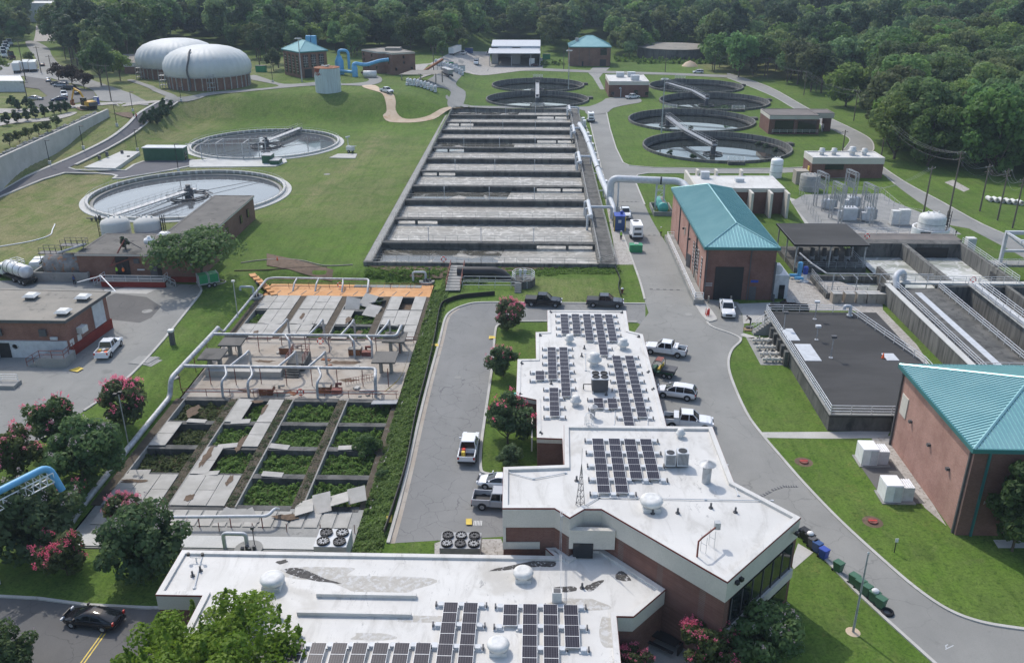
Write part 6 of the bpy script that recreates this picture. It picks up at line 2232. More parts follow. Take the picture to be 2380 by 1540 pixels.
for k,y in enumerate((291,284,268,257.5,249,238,227,214,204,197)):
 x = 15.2 + (300 - y) * .012
 t = thing('control_cabinet',['white cabinet at the far end of the air pipe strip','white cabinet just past the pipe bend','small white cabinet by the third air drop','tall white cabinet behind the pipe joint','white cabinet beside the far pipe joint ring','grey cabinet half hidden by the air main','white cabinet by the second air drop','low white cabinet near the middle joint ring','tall white cabinet under the near end of the air main','small grey cabinet beside the overhead pipe foot'][k],'cabinet',(x,y,0),'cabinets along the air main')
 h = (1.8,2.2,1.4,2.4,1.9,1.6,2.0,1.2,2.3,1.4)[k]
 part(t,'casing',MB().bx(x,y,.15,1.0,1.2,h),M['white'] if k not in (5,9) else M['lgrey'])
 part(t,'plinth',MB().bx(x,y,-.1,1.2,1.4,.25),M['conc_grey'])
 part(t,'door',MB().bx(x,y - .61,.3,.8,.03,h - .3),M['offwhite'])
 if k % 2:
  part(t,'pipe',MB().tube(bend([(x - .9,y + 1,0),(x - .9,y + 1,1.5),(x - 2,y + 1,1.5)],.3),.14,8),M['lgrey'])
# site cabin, tanks, generators
a = at(1440,537)
t = thing('site_cabin','navy blue steel cabin with yellow corner frame beside the service road','cabin',(a.x,a.y,0),None)
part(t,'casing',MB().bx(a.x,a.y + 1.4,.1,2.1,2.9,2.9),M['navy'])
m = MB()
for dx in (-1.08,1.08):
 for dy in (-.02,2.9):
  m.bx(a.x + dx,a.y + dy,0,.16,.16,3.05)
part(t,'frame',m,M['yellow'],kind='stuff')
part(t,'roof',MB().bx(a.x,a.y + 1.4,3.0,2.2,3.0,.12),M['royal'])
part(t,'window',MB().bx(a.x - .05,a.y - .06,1.7,.6,.04,.6),M['lgrey'])
part(t,'roof_valve',MB().cyl(a.x + .4,a.y + 1.6,3.1,3.7,.25,8).bx(a.x + .4,a.y + 1.6,3.4,.9,.2,.2),M['royal'])
def trailer_gen(lab,p,rz=0,s=1):
 a = at(*p)
 t = thing('generator_trailer',lab,'generator',(0,0,0))
 part(t,'housing',MB().bx(0,0,.75,2.0 * s,4.2 * s,2.3),M['white'])
 part(t,'chassis',MB().bx(0,0,.45,2.0,4.8,.3),M['black'])
 part(t,'exhaust_grille',MB().cyl(0,1.2,3.05,3.1,.6,16),M['black'])
 m = MB()
 m.bx(0,-2.12 * s,2.2,1.3,.04,.4)
 m.bx(0,-2.12 * s,1.1,1.5,.04,.5)
 part(t,'control_panel',m,M['dgrey'])
 for sx in (-1.12,1.12):
  for y in (-.6,.3):
   w_ = MB().lathe([(.01,-.12),(.38,-.12),(.38,.12),(.01,.12)],0,0,14,False,axis=lambda v,sx=sx,y=y: Vector((sx + v.z,y + v.x,.38 + v.y)))
   part(t,'wheel',w_,M['rubber'])
  part(t,'mudguard',MB().bx(sx,-.15,.78,.4,1.9,.25),M['grey'])
 t.location = (a.x,a.y,0)
 t.rotation_euler = (0,0,rz)
 return t
trailer_gen('white towable generator standing on the service road behind a green tank',(1478,552),.03)
trailer_gen('white generator trailer at the far end of the service road',(1373,283),.03,.9)
a = at(1478,587)
t = thing('fuel_tank','green cube fuel tank with pale lid in front of the white generator','tank',(a.x,a.y,0))
part(t,'shell',MB().bx(a.x,a.y + .7,0,2.35,1.5,1.35),M['green'])
part(t,'lid',MB().bx(a.x,a.y + .7,1.35,2.4,1.6,.1),M['green'])
part(t,'hatch',MB().bx(a.x + .1,a.y + .8,1.45,.8,.5,.12),M['offwhite'])
a = at(1541,500)
t = thing('horizontal_tank','turquoise horizontal tank lying in a concrete dike by the brick hall','tank',(a.x,a.y,0))
part(t,'shell',MB().lathe([(.01,-3.2),(1.05,-3.0),(1.1,-2.9),(1.1,2.9),(1.05,3.0),(.01,3.2)],0,0,24,True,axis=lambda v: Vector((a.x + v.x,a.y + 3.2 + v.z,1.5 + v.y))),M['turq'])
part(t,'rust_streak',MB().lathe([(1.11,-2.7),(1.11,2.6)],0,0,3,False,PI * .35,PI * .55,axis=lambda v: Vector((a.x + v.x,a.y + 3.2 + v.z,1.5 + v.y))),M['conc_tan'])
for y in (1.4,5):
 part(t,'saddle',MB().bx(a.x,a.y + y,0,1.6,.4,.8),M['conc_grey'])
m = MB()
m.ribbon([(a.x - 2,a.y - .6),(a.x + 2,a.y - .6),(a.x + 2,a.y + 7),(a.x - 2,a.y + 7)],.25,-.1,.9,True)
part(t,'dike',m,M['conc_grey'])
# white cylinder tanks
def vtank(name,lab,x,y,r,h,mat='white',z=0,ladder=None,skirt=None,dome=.35,group=None):
 t = thing(name,lab,'tank',(x,y,z),group)
 prof = [(r,z),(r,z + h),(r * .9,z + h + dome * .5),(r * .5,z + h + dome),(.01,z + h + dome * 1.1)]
 part(t,'shell',MB().lathe(prof,x,y,32),M[mat])
 m = MB()
 for q in (.3,.75):
  m.lathe([(r + .02,z + h * q),(r + .06,z + h * q + .06),(r + .02,z + h * q + .12)],x,y,32)
 part(t,'band',m,M['grey'],kind='stuff')
 m = MB()
 for d in (-.4,0,.4):
  m.cyl(x + d * r,y + .1,z + h + dome * .8,z + h + dome + .35,.16,8)
 part(t,'nozzle',m,M['offwhite'],kind='stuff')
 if skirt:
  part(t,'dike',MB().lathe([(skirt[0],z - .2),(skirt[0],z + skirt[1]),(skirt[0] - .25,z + skirt[1]),(skirt[0] - .25,z)],x,y,36,False),M['white'])
 if ladder is not None:
  lx,ly = x + (r + .45) * math.cos(ladder),y + (r + .45) * math.sin(ladder)
  m = MB()
  for zz in [z + k * .6 for k in range(int((h + 1.4) / .6))]:
   m.lathe([(.42,zz),(.42,zz + .08)],lx,ly,10,False)
  for k in range(6):
   q = k * PI / 3
   m.rod((lx + .42 * math.cos(q),ly + .42 * math.sin(q),z),(lx + .42 * math.cos(q),ly + .42 * math.sin(q),z + h + 1.3),.05,4)
  part(t,'ladder_cage',m,M['black'])
 return t
a = at(2166,566)
vtank('chemical_tank','white domed tank inside a low white ring wall by the channel works',a.x + .6,a.y + 3,2.5,4.4,'offwhite',0,-.1,(3.4,2.4),.8)
m = MB()
m.bx(a.x - 1.6,a.y - .12,.7,2.0,.12,1.7)
m.bx(a.x + 1.9,a.y + .3,1.9,.3,.12,.4)
solo('tank_hatch',m,M['glass'],'dark opening in the white ring wall of the domed tank','hatch')
a = at(1806,415)
vtank('white_tank','slim white upright tank behind the white roofed annex',a.x,a.y + 1.6,1.5,4.2,'white',0,None,None,.5)
a = at(1880,447)
vtank('concrete_tank','streaked concrete cylinder tank beside the substation walk',a.x + .6,a.y + 2.2,2.3,3.6,'conc_grey',0,None,None,.1)
a = at(1864,430)
solo('cube_tank',MB().bx(a.x,a.y + 2,0,3,3,3.2),M['conc_tan'],'pale square tank behind the streaked concrete cylinder','tank')
vtank('process_tank','white domed process tank behind the pump house roof, left of the pair',at(213,560,5).x,156.0,2.6,5.6,'conc_white',0,PI * .97,None,.9,'white process tanks behind the pump house')
vtank('process_tank','white domed process tank behind the pump house roof with ladder on its right',at(287,560,5).x,157.0,2.4,5.4,'conc_white',0,.1,None,.9,'white process tanks behind the pump house')
# round vent and odds on the pump house roof
a = at(347,562,4.95)
t = thing('roof_ventilator','round white ventilator on the dark pump house roof','vent',(a.x,a.y,4.95))
part(t,'hood',MB().lathe([(.75,4.95),(.95,5.25),(.8,5.55),(.3,5.7),(.3,5.95),(.01,6.0)],a.x,a.y,18),M['white'])
part(t,'collar',MB().cyl(a.x,a.y,4.9,5.0,.9,16),M['lgrey'])
for p,z,lab in (((381,549),4.95,'square pale hatch on the pump house roof'),((74,693),5.75,'raised square white hatch on the tan workshop roof'),((194,696),5.75,'white hatch box near the rear edge of the tan workshop roof'),((148,730),5.75,'low white hatch near the front corner of the tan workshop roof')):
 a = at(*p,z)
 t = thing('roof_hatch',lab,'hatch',(a.x,a.y,z),'hatches on the left roofs')
 part(t,'curb',MB().bx(a.x,a.y,z,1.3,1.3,.45),M['dgrey'])
 part(t,'lid',MB().prism([(a.x - .95,a.y - .95),(a.x + .95,a.y - .95),(a.x + .95,a.y + .95),(a.x - .95,a.y + .95)],z + .45,z + .75,[(a.x - .6,a.y - .6),(a.x + .6,a.y - .6),(a.x + .6,a.y + .6),(a.x - .6,a.y + .6)]),M['offwhite'])
# rusty old tank in its basin at the pump house
a = at(150,655)
t = thing('rusty_tank','flaking rust streaked horizontal tank in a concrete basin beside the pump house','tank',(a.x,a.y,0))
part(t,'shell',MB().lathe([(.01,-3.6),(1.8,-3.4),(2.0,-3.2),(2.0,3.2),(1.8,3.4),(.01,3.6)],0,0,28,True,axis=lambda v: Vector((a.x - .3 + v.z,a.y + 2.6 + v.x,2.3 + v.y))),worn('flaked_steel',(.3,.3,.29),(.18,.17,.16),.8,(.35,.17,.08),1.0,.52,.62))
m = MB()
m.ribbon([(a.x - 5.2,a.y),(a.x + 4.2,a.y),(a.x + 4.2,a.y + 5.2),(a.x - 5.2,a.y + 5.2)],.3,-.1,1.7,True)
part(t,'dike',m,M['conc_grey'])
m = MB()
for x0,z0 in ((-4.6,4.2),(-.6,5.6)):
 m.bx(a.x + x0 + 1.8,a.y + 3,z0,4.2,1.6,.12)
 railing(m,[(a.x + x0,a.y + 2.2,z0),(a.x + x0 + 4,a.y + 2.2,z0),(a.x + x0 + 4,a.y + 3.8,z0),(a.x + x0,a.y + 3.8,z0)],1.1,2,1,.04)
 for dx in (0,3.8):
  m.rod((a.x + x0 + dx,a.y + 2.3,0),(a.x + x0 + dx,a.y + 2.3,z0),.06,4)
part(t,'gantry',m,M['dgrey'])
part(t,'pipe',MB().tube([(a.x - 1,a.y + 1.6,4.6),(a.x + 3.5,a.y + 2.4,6.0)],.22,8),M['galv'])
# loose sloping steel and shrub-like brace over the pump house door
a = at(258,612,4.2)
t = thing('hoist_jib','rusty timber jib leaning from the pump house roof above its door','hoist',(a.x,a.y,4.6))
m = MB()
m.rod((a.x - 1.2,139.0,3.0),(a.x + .8,141.5,6.9),.13,4)
m.rod((a.x - 1.4,139.0,3.0),(a.x + 2.8,139.8,4.4),.12,4)
part(t,'jib',m,M['rust_red'])
m = MB()
m.rod((a.x + .8,141.5,4.9),(a.x + .8,141.5,7),.1,4)
m.rod((a.x + .8,141.5,7),(a.x + 3,142.5,5.0),.08,4)
part(t,'frame',m,M['dgrey'])
a = at(229,662,6)
m = MB()
m.rod((a.x - 3.4,a.y + .5,6.2),(a.x,a.y + 1.2,7.0),.08,4)
m.rod((a.x,a.y + 1.2,7.0),(a.x + 3.4,a.y - 2,5.8),.08,4)
m.rod((a.x + 3.4,a.y - 2,5.8),(a.x + 1.8,a.y - 2,5.9),.06,4)
solo('davit_arm',m,M['white'],'white angled davit arm over the workshop roof corner','davit arm')
g = 'roof vents on the flat brick buildings'
for x,y,z,k,s,lab in ((71.5,222,4.9,'turbine',1.3,'leftmost of four white vents on the electrical building'),(74.5,222,4.9,'turbine',1.3,'second white vent from the left on the electrical building'),(79,222,4.9,'turbine',1.6,'broad white vent right of the middle on the electrical building'),(82,222,4.9,'turbine',1.3,'rightmost of four white vents on the electrical building')):
 q = vent('roof_ventilator',lab,None,z,k,s,g,(x,y))
for x,y,w_,lab in ((33,361,3,'grey unit at the back left of the control building roof'),(37.5,362,3,'grey unit at the back middle of the control building roof'),(38,352,3.2,'grey unit at the front of the control building roof')):
 t = thing('roof_unit',lab,'roof unit',(x,y,5.7),'grey units on the control building roof')
 part(t,'casing',(MB().bx(x,y,6.0,w_,2.4,1.6)),M['lgrey'])
 part(t,'curb',MB().bx(x,y,5.7,w_ - .3,2,.3),M['offwhite'])
for x,y,lab in ((37.5,194,'grey box unit at the back of the annex roof'),(44.5,191,'low grey box unit in the middle of the annex roof')):
 solo('roof_unit',MB().bx(x,y,5.5,1.8,1.4,1.4 if x < 40 else .7).bx(x,y,6.9 if x < 40 else 6.2,1.9,1.5,.08),M['lgrey'],lab,'roof unit')
# thin service lines over the white roofs
for k,(z,pts) in enumerate(((8.5,[(1392,1155),(1480,1157),(1640,1160),(1795,1163)]),(8.5,[(1392,1155),(1350,1180),(1306,1200)]),(8.5,[(1175,1095),(1240,1112),(1315,1098)]),(8.5,[(1648,1000),(1690,1080),(1716,1150)]),(3.85,[(1430,935),(1428,988)]),(3.85,[(1360,822),(1361,860),(1405,868)]),(4.55,[(470,1290),(452,1365)]),(3.85,[(1508,945),(1505,990)]))):
 a = at(*pts[0],z)
 m = MB().tube([at(u,v,z + .06) for u,v in pts],.045,5)
 for u,v in pts:
  q = at(u,v,z)
  m.bx(q.x,q.y,z - .05,.22,.22,.1)
 solo('roof_conduit',m,M['lgrey'],['thin conduit along the near edge of the office block solar field','conduit from the mast notch to the office roof solar field','bent cable on the left lobe of the office block roof','conduit along the right parapet of the office block roof','short upright conduit line near the brown chimney vent','thin line past the big ventilator on the wing roof','thin seam cable at the left end of the foreground roof','short conduit at the right edge of the wing roof'][k],'conduit','service lines on the white roofs')
# ------------------------------------------------------------------ vehicles (front towards +y)
def bevelled(mb,off=.06,seg=2):
 bm = bmesh.new()
 vs = [bm.verts.new(v) for v in mb.v]
 for f in mb.f:
  try:
   bm.faces.new([vs[i] for i in f])
  except ValueError:
   pass
 bmesh.ops.recalc_face_normals(bm,faces=bm.faces)
 bmesh.ops.bevel(bm,geom=list(bm.edges),offset=off,segments=seg,affect='EDGES',clamp_overlap=True)
 bm.verts.index_update()
 o = MB()
 o.add([v.co[:] for v in bm.verts],[[v.index for v in f.verts] for f in bm.faces])
 o.sm = [f.calc_area() < .12 for f in bm.faces]
 bm.free()
 return o
def side(profile,wd):
 m = MB()
 n = len(profile)
 vs = [(-wd / 2,y,z) for y,z in profile] + [(wd / 2,y,z) for y,z in profile]
 fs = [tuple(range(n)),tuple(range(2 * n - 1,n - 1,-1))] + [(i,n + i,n + (i + 1) % n,(i + 1) % n) for i in range(n)]
 return m.add(vs,fs)
KIND = {
 'pickup': dict(W=1.98,prof=[(-2.9,.45),(-2.9,.62),(-1.05,.62),(-1.05,1.24),(1.2,1.22),(2.2,1.16),(2.7,1.08),(2.9,.9),(2.95,.45)],cab=((-1.03,1.3,1.2,1.82),(-.85,.55,1.93,1.5)),wheels=(-1.85,1.95),r=.41,L=(-2.9,2.93),pil=(.05,)),
 'suv': dict(W=1.95,prof=[(-2.42,.38),(-2.5,.6),(-2.5,1.0),(-2.42,1.1),(1.1,1.1),(1.9,1.04),(2.3,.94),(2.47,.75),(2.48,.4)],cab=((-2.42,1.35,1.07,1.84),(-2.1,.4,1.76,1.5)),wheels=(-1.5,1.5),r=.38,L=(-2.48,2.47),pil=(-1.0,.0)),
 'sedan': dict(W=1.84,prof=[(-2.35,.3),(-2.45,.55),(-2.42,.85),(-2.2,.97),(-1.2,1.0),(.9,.93),(1.9,.8),(2.3,.66),(2.45,.45),(2.4,.25)],cab=((-2.15,1.35,.92,1.68),(-.95,.3,1.46,1.2)),wheels=(-1.4,1.45),r=.34,L=(-2.42,2.42),pil=(-.35,)),
}
def loft(rings,k0=0,k1=None,cap=True):
 m = MB()
 n = len(rings[0])
 vs = [p for r in rings for p in r]
 fs = [(i * n + k,i * n + k + 1,(i + 1) * n + k + 1,(i + 1) * n + k) for i in range(len(rings) - 1) for k in range(k0,(n - 1) if k1 is None else k1)]
 m.add(vs,fs,True)
 if cap:
  m.add(rings[0],[tuple(range(n))])
  m.add(rings[-1],[tuple(range(n - 1,-1,-1))])
 return m
def arc_ring(y,pts):
 return [(x,y,z) for x,z in pts] + [(-x,y,z) for x,z in reversed(pts)]
LOW = {'sedan': [(-2.46,.7,.66,.4),(-2.4,.86,.8,.32),(-2.15,.97,.87,.28),(-1.2,1.0,.92,.25),(0,.97,.93,.25),(1.0,.93,.92,.25),(1.7,.83,.89,.25),(2.2,.7,.8,.25),(2.42,.58,.66,.3),(2.48,.48,.55,.36)],
       'suv': [(-2.5,.95,.8,.5),(-2.45,1.08,.9,.4),(-2.1,1.12,.96,.36),(0,1.1,.975,.34),(1.1,1.09,.965,.34),(1.8,1.03,.93,.34),(2.25,.93,.86,.36),(2.45,.78,.74,.42),(2.5,.62,.62,.48)]}
CAB = {'sedan': [(-2.15,.98,.74),(-1.6,1.19,.66),(-1.05,1.38,.6),(-.45,1.46,.58),(.1,1.46,.58),(.45,1.38,.6),(.95,1.13,.68),(1.4,.93,.74)],
       'suv': [(-2.46,1.12,.84),(-2.3,1.5,.74),(-2.05,1.72,.69),(-1.2,1.79,.68),(0,1.78,.67),(.4,1.7,.68),(.85,1.42,.76),(1.4,1.1,.84)]}
_protos = {}
def vehicle(kind,paint,label,p,f,extra=None,group='vehicles parked around the works',s=1.0,name=None):
 a = on(*p)
 b = on(*f)
 rz = math.atan2(-(b.x - a.x),b.y - a.y)
 key = (kind,paint,extra)
 if key in _protos:
  return place(_protos[key],False,a + Vector((0,0,.03)),rz,s,label,group)
 K = KIND[kind]
 nm = name or {'pickup': 'pickup_truck','suv': 'suv_car','sedan': 'sedan_car'}[kind]
 t = thing(nm,label,{'pickup': 'pickup','suv': 'car','sedan': 'car'}[kind],(0,0,0),group)
 W = K['W']
 P = M[paint]
 if kind != 'pickup':
  part(t,'body',loft([arc_ring(y,[(hw * .88,zb),(hw * .99,zb + .1),(hw,zt * .7),(hw * .96,zt - .07),(hw * .86,zt - .01),(hw * .4,zt + .01)]) for y,zt,hw,zb in LOW[kind]]),P)
  bz = .9 if kind == 'sedan' else 1.06
  bw = .85 if kind == 'sedan' else .9
  sec = lambda y,zt,hw,e: arc_ring(y,[(bw,bz - .02),(bw + (hw - bw) * .55 + e,bz + (zt - bz) * .6),(hw + e,zt - .06 * min(1,(zt - bz) * 4)),(hw * .8,zt + e),(hw * .35,zt + .02 + e)])
  part(t,'window',loft([sec(*q,0) for q in CAB[kind]]),M['glass'])
  part(t,'cab_roof',loft([sec(*q,.012) for q in CAB[kind][2:6]],2,7,False),P)
  m = MB()
  for i,j in ((0,3),(5,8)):
   for k in range(i,j - 1):
    for e_ in (0,-1):
     c1_,c2_ = [sec(*CAB[kind][min(q,7)],.008) for q in (k,k + 1)]
     f_ = 2 if e_ == 0 else -3
     m.rod(c1_[f_],c2_[f_],.05,5)
  for y in K['pil']:
   for sx in (-1,1):
    m.rod((sx * bw,y,bz),(sx * (CAB[kind][3][2] + .02),y,CAB[kind][3][1] - .06),.04,5)
  part(t,'pillar',m,P)
 else:
  part(t,'body',bevelled(side(K['prof'],W),.12,3),P)
 (y0,y1,z0,w0),(u0,u1,z1,w1) = K['cab']
 lo = [(-w0 / 2,y0),(w0 / 2,y0),(w0 / 2,y1),(-w0 / 2,y1)]
 hi = [(-w1 / 2,u0),(w1 / 2,u0),(w1 / 2,u1),(-w1 / 2,u1)]
 if kind == 'pickup':
     cb = part(t,'window',MB().prism(lo,z0 - .02,z1 - .03,hi),M['glass'])
 m = MB()
 g = lambda q: [(x * q,(y - (u0 + u1) / 2) * 1.03 + (u0 + u1) / 2) for x,y in hi]
 m = bevelled(MB().prism(g(1.03),z1 - .1,z1 + .03),.06,2)
 for k in range(4):
  m.tube([(lo[k][0] * 1.0,lo[k][1],z0 - .02),(hi[k][0] * 1.0,hi[k][1],z1 - .03)],.06,5,True,False)
 for q in K['pil']:
  for sx in (-1,1):
   m.tube([(sx * w0 / 2,q,z0 - .02),(sx * w1 / 2,q,z1 - .03)],.055,5,True,False)
 if kind == 'pickup':
  part(t,'cab_roof',m,P)
 if kind == 'pickup':
  m = MB()
  for sx in (-1,1):
   m.bx(sx * .91,-1.98,.6,.13,1.86,.64)
  m.bx(0,-2.86,.6,1.9,.1,.62)
  part(t,'bed_side',bevelled(m,.03,1),P)
  part(t,'bed_floor',MB().box(-.86,-2.8,.62,.86,-1.06,.68),M['black'])
  if extra == 'cover':
   part(t,'bed_cover',MB().box(-.9,-2.84,1.24,.9,-1.04,1.28),M['black'])
  if extra in ('tools','rack'):
   part(t,'tool_box',MB().box(-.92,-1.7,1.1,.92,-1.1,1.5),M['white'] if extra == 'tools' else M['alu'])
   m = MB()
   m.rod((-.8,-1.05,1.2),(-.8,-1.0,2.0),.04,4)
   m.rod((.8,-1.05,1.2),(.8,-1.0,2.0),.04,4)
   m.rod((-.8,-1.0,1.98),(.8,-1.0,1.98),.05,4)
   part(t,'head_rack',m,M['black'])
  if extra == 'cargo':
   for k,c in enumerate(('red','offwhite','orange','yellow','offwhite','wood')):
    part(t,'cargo',MB().bx(-.5 + .5 * (k % 3),-2.3 + .6 * (k // 3),.68,.42,.4,.3 + .06 * k,k),M[c])
  if extra == 'drum':
   part(t,'cargo',MB().cyl(-.4,-1.9,.68,1.3,.22,10),M['yellow'])
   part(t,'cargo',MB().cyl(-.4,-1.5,.68,1.4,.2,10),M['red'])
   for x in (-.25,.35):
    part(t,'cargo',MB().cyl(x,-2.5,.68,.86,.24,12),M['offwhite'])
  if extra == 'cap':
   part(t,'bed_cap',bevelled(MB().prism([(-.95,-2.88),(.95,-2.88),(.95,-1.0),(-.95,-1.0)],1.22,1.9,[(-.75,-2.7),(.75,-2.7),(.75,-1.0),(-.75,-1.0)]),.05),P)
   part(t,'window',MB().bx(0,-1.9,1.35,1.86,1.4,.3),M['glass'])
 r = K['r']
 for y in K['wheels']:
  for sx in (-1,1):
   x = sx * (W / 2 - .1)
   ax = lambda v,x=x,y=y: Vector((x + v.z,y + v.x,r + v.y))
   wh = part(t,'wheel',MB().lathe([(r * .55,-.13),(r * .95,-.14),(r,-.09),(r,.09),(r * .95,.14),(r * .55,.13)],0,0,18,True,axis=ax),M['rubber'])
   part(wh,'rim',MB().lathe([(.01,-.1),(r * .6,-.12),(r * .6,.12),(.01,.1)],0,0,12,False,axis=ax),M['galv'] if paint not in ('p_black',) else M['grey'])
   part(t,'wheel_arch',MB().lathe([(r * 1.18,-.02),(r * 1.18,.0),(.01,.0)],0,0,16,False,0,PI,axis=lambda v,x=x,y=y,sx=sx: Vector((sx * (W / 2 + .004 + v.z),y + v.x,r + v.y))),M['black'])
 yb,yf = K['L']
 zl = .82 if kind == 'sedan' else 1.02
 for sx in (-1,1):
  part(t,'headlight',MB().bx(sx * (W / 2 - .28),yf - .05,zl - .22 if kind != 'pickup' else .82,.42,.12,.17),M['lamp'])
  part(t,'tail_light',MB().bx(sx * (W / 2 - .13),yb + .02,.78 if kind != 'pickup' else .85,.2,.1,.3),M['tailred'])
  part(t,'mirror',MB().bx(sx * (W / 2 + .08),y1 - .35,z0 + .05,.22,.12,.18),P)
 part(t,'grille',MB().bx(0,yf - .02,.6,1.0,.1,.28),M['black'])
 part(t,'bumper',MB().bx(0,yb - .02,.42,W * .94,.16,.2),M['black'] if extra != 'cargo' else M['white'])
 t.location = a + Vector((0,0,.03))
 t.rotation_euler = (0,0,rz)
 t.scale = (s,s,s)
 _protos[key] = t
 return t
V = [
 ('pickup','p_white','white pickup driving down the orange dirt track on the grass bank',(899,216),(914,221),None),
 ('pickup','p_maroon','dark maroon pickup parked by the blue ducts at the brick block',(856,175),(866,176),None),
 ('pickup','p_white','white pickup with plain bed parked at the small control building',(1470,230),(1480,229),None),
 ('suv','p_white','white car parked on the back road near the forest edge',(1622,171),(1610,171),None),
 ('sedan','p_maroon','dark red car parked in front of the open shed',(1244,155),(1255,155),None),
 ('pickup','p_white','white pickup with bed rack facing the camera beside the blue cabin',(1453,503),(1456,514),'rack'),
 ('pickup','p_black','black pickup with bed cover, left of the two parked behind the wing roof',(1263,709),(1285,710),'cover'),
 ('pickup','p_grey','dark grey pickup with bed cover, right of the two parked behind the wing roof',(1406,711),(1430,712),'cover'),
 ('pickup','p_white','white utility pickup facing the camera before the black roller door',(1689,727),(1693,742),'tools'),
 ('pickup','p_black','black pickup with open bed on the gravel behind the reservoir railing',(1832,726),(1812,725),None),
 ('pickup','p_white','white pickup with pale tool box, farthest of the row beside the wing roof',(1546,822),(1524,819),'tools'),
 ('suv','p_white','white suv parked in the row beside the wing roof',(1571,921),(1550,918),None),
 ('pickup','p_white','white pickup with chrome tool box nearest the office block roof',(1598,990),(1622,992),'rack'),
 ('pickup','p_white','white pickup with yellow drum in its bed driving up the loop road',(1090,1052),(1096,1022),'drum'),
 ('sedan','p_white','white car half hidden by the office block parapet',(1163,1130),(1145,1128),None),
 ('pickup','p_silver','silver pickup with black bed partly behind the office block',(1165,1176),(1200,1178),None),
 ('pickup','p_white','white service pickup with loaded bed on the left yard road',(255,818),(280,790),'cargo'),
 ('pickup','p_white','white capped pickup behind the silver tanker truck',(95,622),(105,612),'cap'),
 ('sedan','p_black','glossy black sedan parked on the road at the lower left',(219,1448),(190,1444),None),
 ('sedan','p_white','small white car alone in the upper left parking lot',(113,190),(112,185),None),
 ('sedan','p_grey','dark grey car first in the parking row under the purple trees',(134,198),(122,198),None),
 ('suv','p_silver','silver suv second in the parking row under the purple trees',(142,203),(130,203),None),
 ('suv','p_black','black suv third in the parking row under the purple trees',(160,210),(148,210),None),
 ('pickup','p_white','white pickup facing the camera in the upper left parking lot',(150,225),(152,232),None),
 ('pickup','p_grey','dark pickup at the near end of the parking row',(179,219),(185,224),None),
 ('sedan','p_silver','silver car parked along the lawn of the upper left lot',(83,233),(92,233),None),
 ('sedan','p_blue','dark blue car behind the portable toilet',(138,235),(126,236),None),
 ('sedan','p_grey','dark car driving on the public road at the upper left',(99,154),(99,148),None),
 ('pickup','p_white','white pickup beside the white trailer at the back yard',(1077,127),(1086,127),None),
 ('pickup','p_white','white pickup beside the dark bins at the back yard',(1137,128),(1146,128),None),
]
for kd,pt,lb_,p,f,ex in V:
 vehicle(kd,pt,lb_,p,f,ex)
def wheelset(t,xs_,ys_,r=.5,wd=.3):
 for y in ys_:
  for x in xs_:
   ax = lambda v,x=x,y=y: Vector((x + v.z,y + v.x,r + v.y))
   wh = part(t,'wheel',MB().lathe([(r * .5,-wd / 2),(r,-wd / 2),(r,wd / 2),(r * .5,wd / 2)],0,0,16,False,axis=ax),M['rubber'])
   part(wh,'rim',MB().lathe([(.01,-wd / 2.4),(r * .55,-wd / 2.2),(r * .55,wd / 2.2),(.01,wd / 2.4)],0,0,12,False,axis=ax),M['galv'])
def setdown(t,p,f,s=1):
 a,b = on(*p),on(*f)
 t.location = a + Vector((0,0,.03))
 t.rotation_euler = (0,0,math.atan2(-(b.x - a.x),b.y - a.y))
 t.scale = (s,s,s)
def cabfront(t,y,mat,h=2.6):
 part(t,'cab',bevelled(side([(y - 1.6,.7),(y - 1.6,h),(y - .1,h),(y + .3,1.7),(y + 1.6,1.6),(y + 1.8,.7)],2.2),.1),mat)
 m = MB()
 m.add([(-1.0,y - .02,h - .15),(1.0,y - .02,h - .15),(1.0,y + .36,1.78),(-1.0,y + .36,1.78)],[(0,1,2,3)])
 for sx in (-1,1):
  m.bx(sx * 1.09,y - .7,1.75,.05,1.1,.6)
 part(t,'window',m,M['glass'])
t = thing('tanker_truck','silver vacuum tanker truck parked at the left edge of the yard','truck')
part(t,'chassis',MB().box(-1.1,-4.6,.6,1.1,4.0,1.0),M['black'])
part(t,'tank',MB().lathe([(.01,-4.3),(.8,-4.1),(1.15,-3.8),(1.15,2.0),(.8,2.3),(.01,2.5)],0,0,24,True,axis=lambda v: Vector((v.x,v.z,2.1 + v.y))),M['alu'])
m = MB()
for y in (-3.2,-1.4,.4,1.7):
 m.lathe([(1.17,y - .06),(1.2,y),(1.17,y + .06)],0,0,24,False,axis=lambda v: Vector((v.x,v.z,2.1 + v.y)))
part(t,'tank_band',m,M['black'],kind='stuff')
m = MB()
railing(m,[(-.6,-2.6,3.2),(.6,-2.6,3.2),(.6,-.4,3.2),(-.6,-.4,3.2),(-.6,-2.6,3.2)],.8,2,1.2,.04)
part(t,'top_rail',m,M['alu'])
cabfront(t,3.6,M['p_white'])
wheelset(t,(-.95,.95),(-3.9,-2.8,-1.0,3.8),.52,.34)
setdown(t,(40,650),(2,637))
t = thing('dump_truck','white dump truck facing the camera in the back yard','truck')
part(t,'chassis',MB().box(-1.0,-3.8,.6,1.0,3.2,.95),M['black'])
part(t,'dump_body',MB().prism([(-1.1,-3.9),(1.1,-3.9),(1.1,1.0),(-1.1,1.0)],1.0,2.7,[(-1.25,-4.0),(1.25,-4.0),(1.25,1.1),(-1.25,1.1)]),M['dgrey'])
cabfront(t,2.6,M['p_white'])
wheelset(t,(-.95,.95),(-2.8,-1.7,2.6),.5,.34)
setdown(t,(1107,150),(1105,158))
t = thing('hopper_trailer','grey hopper trailer under the inclined conveyor by the white bags','trailer')
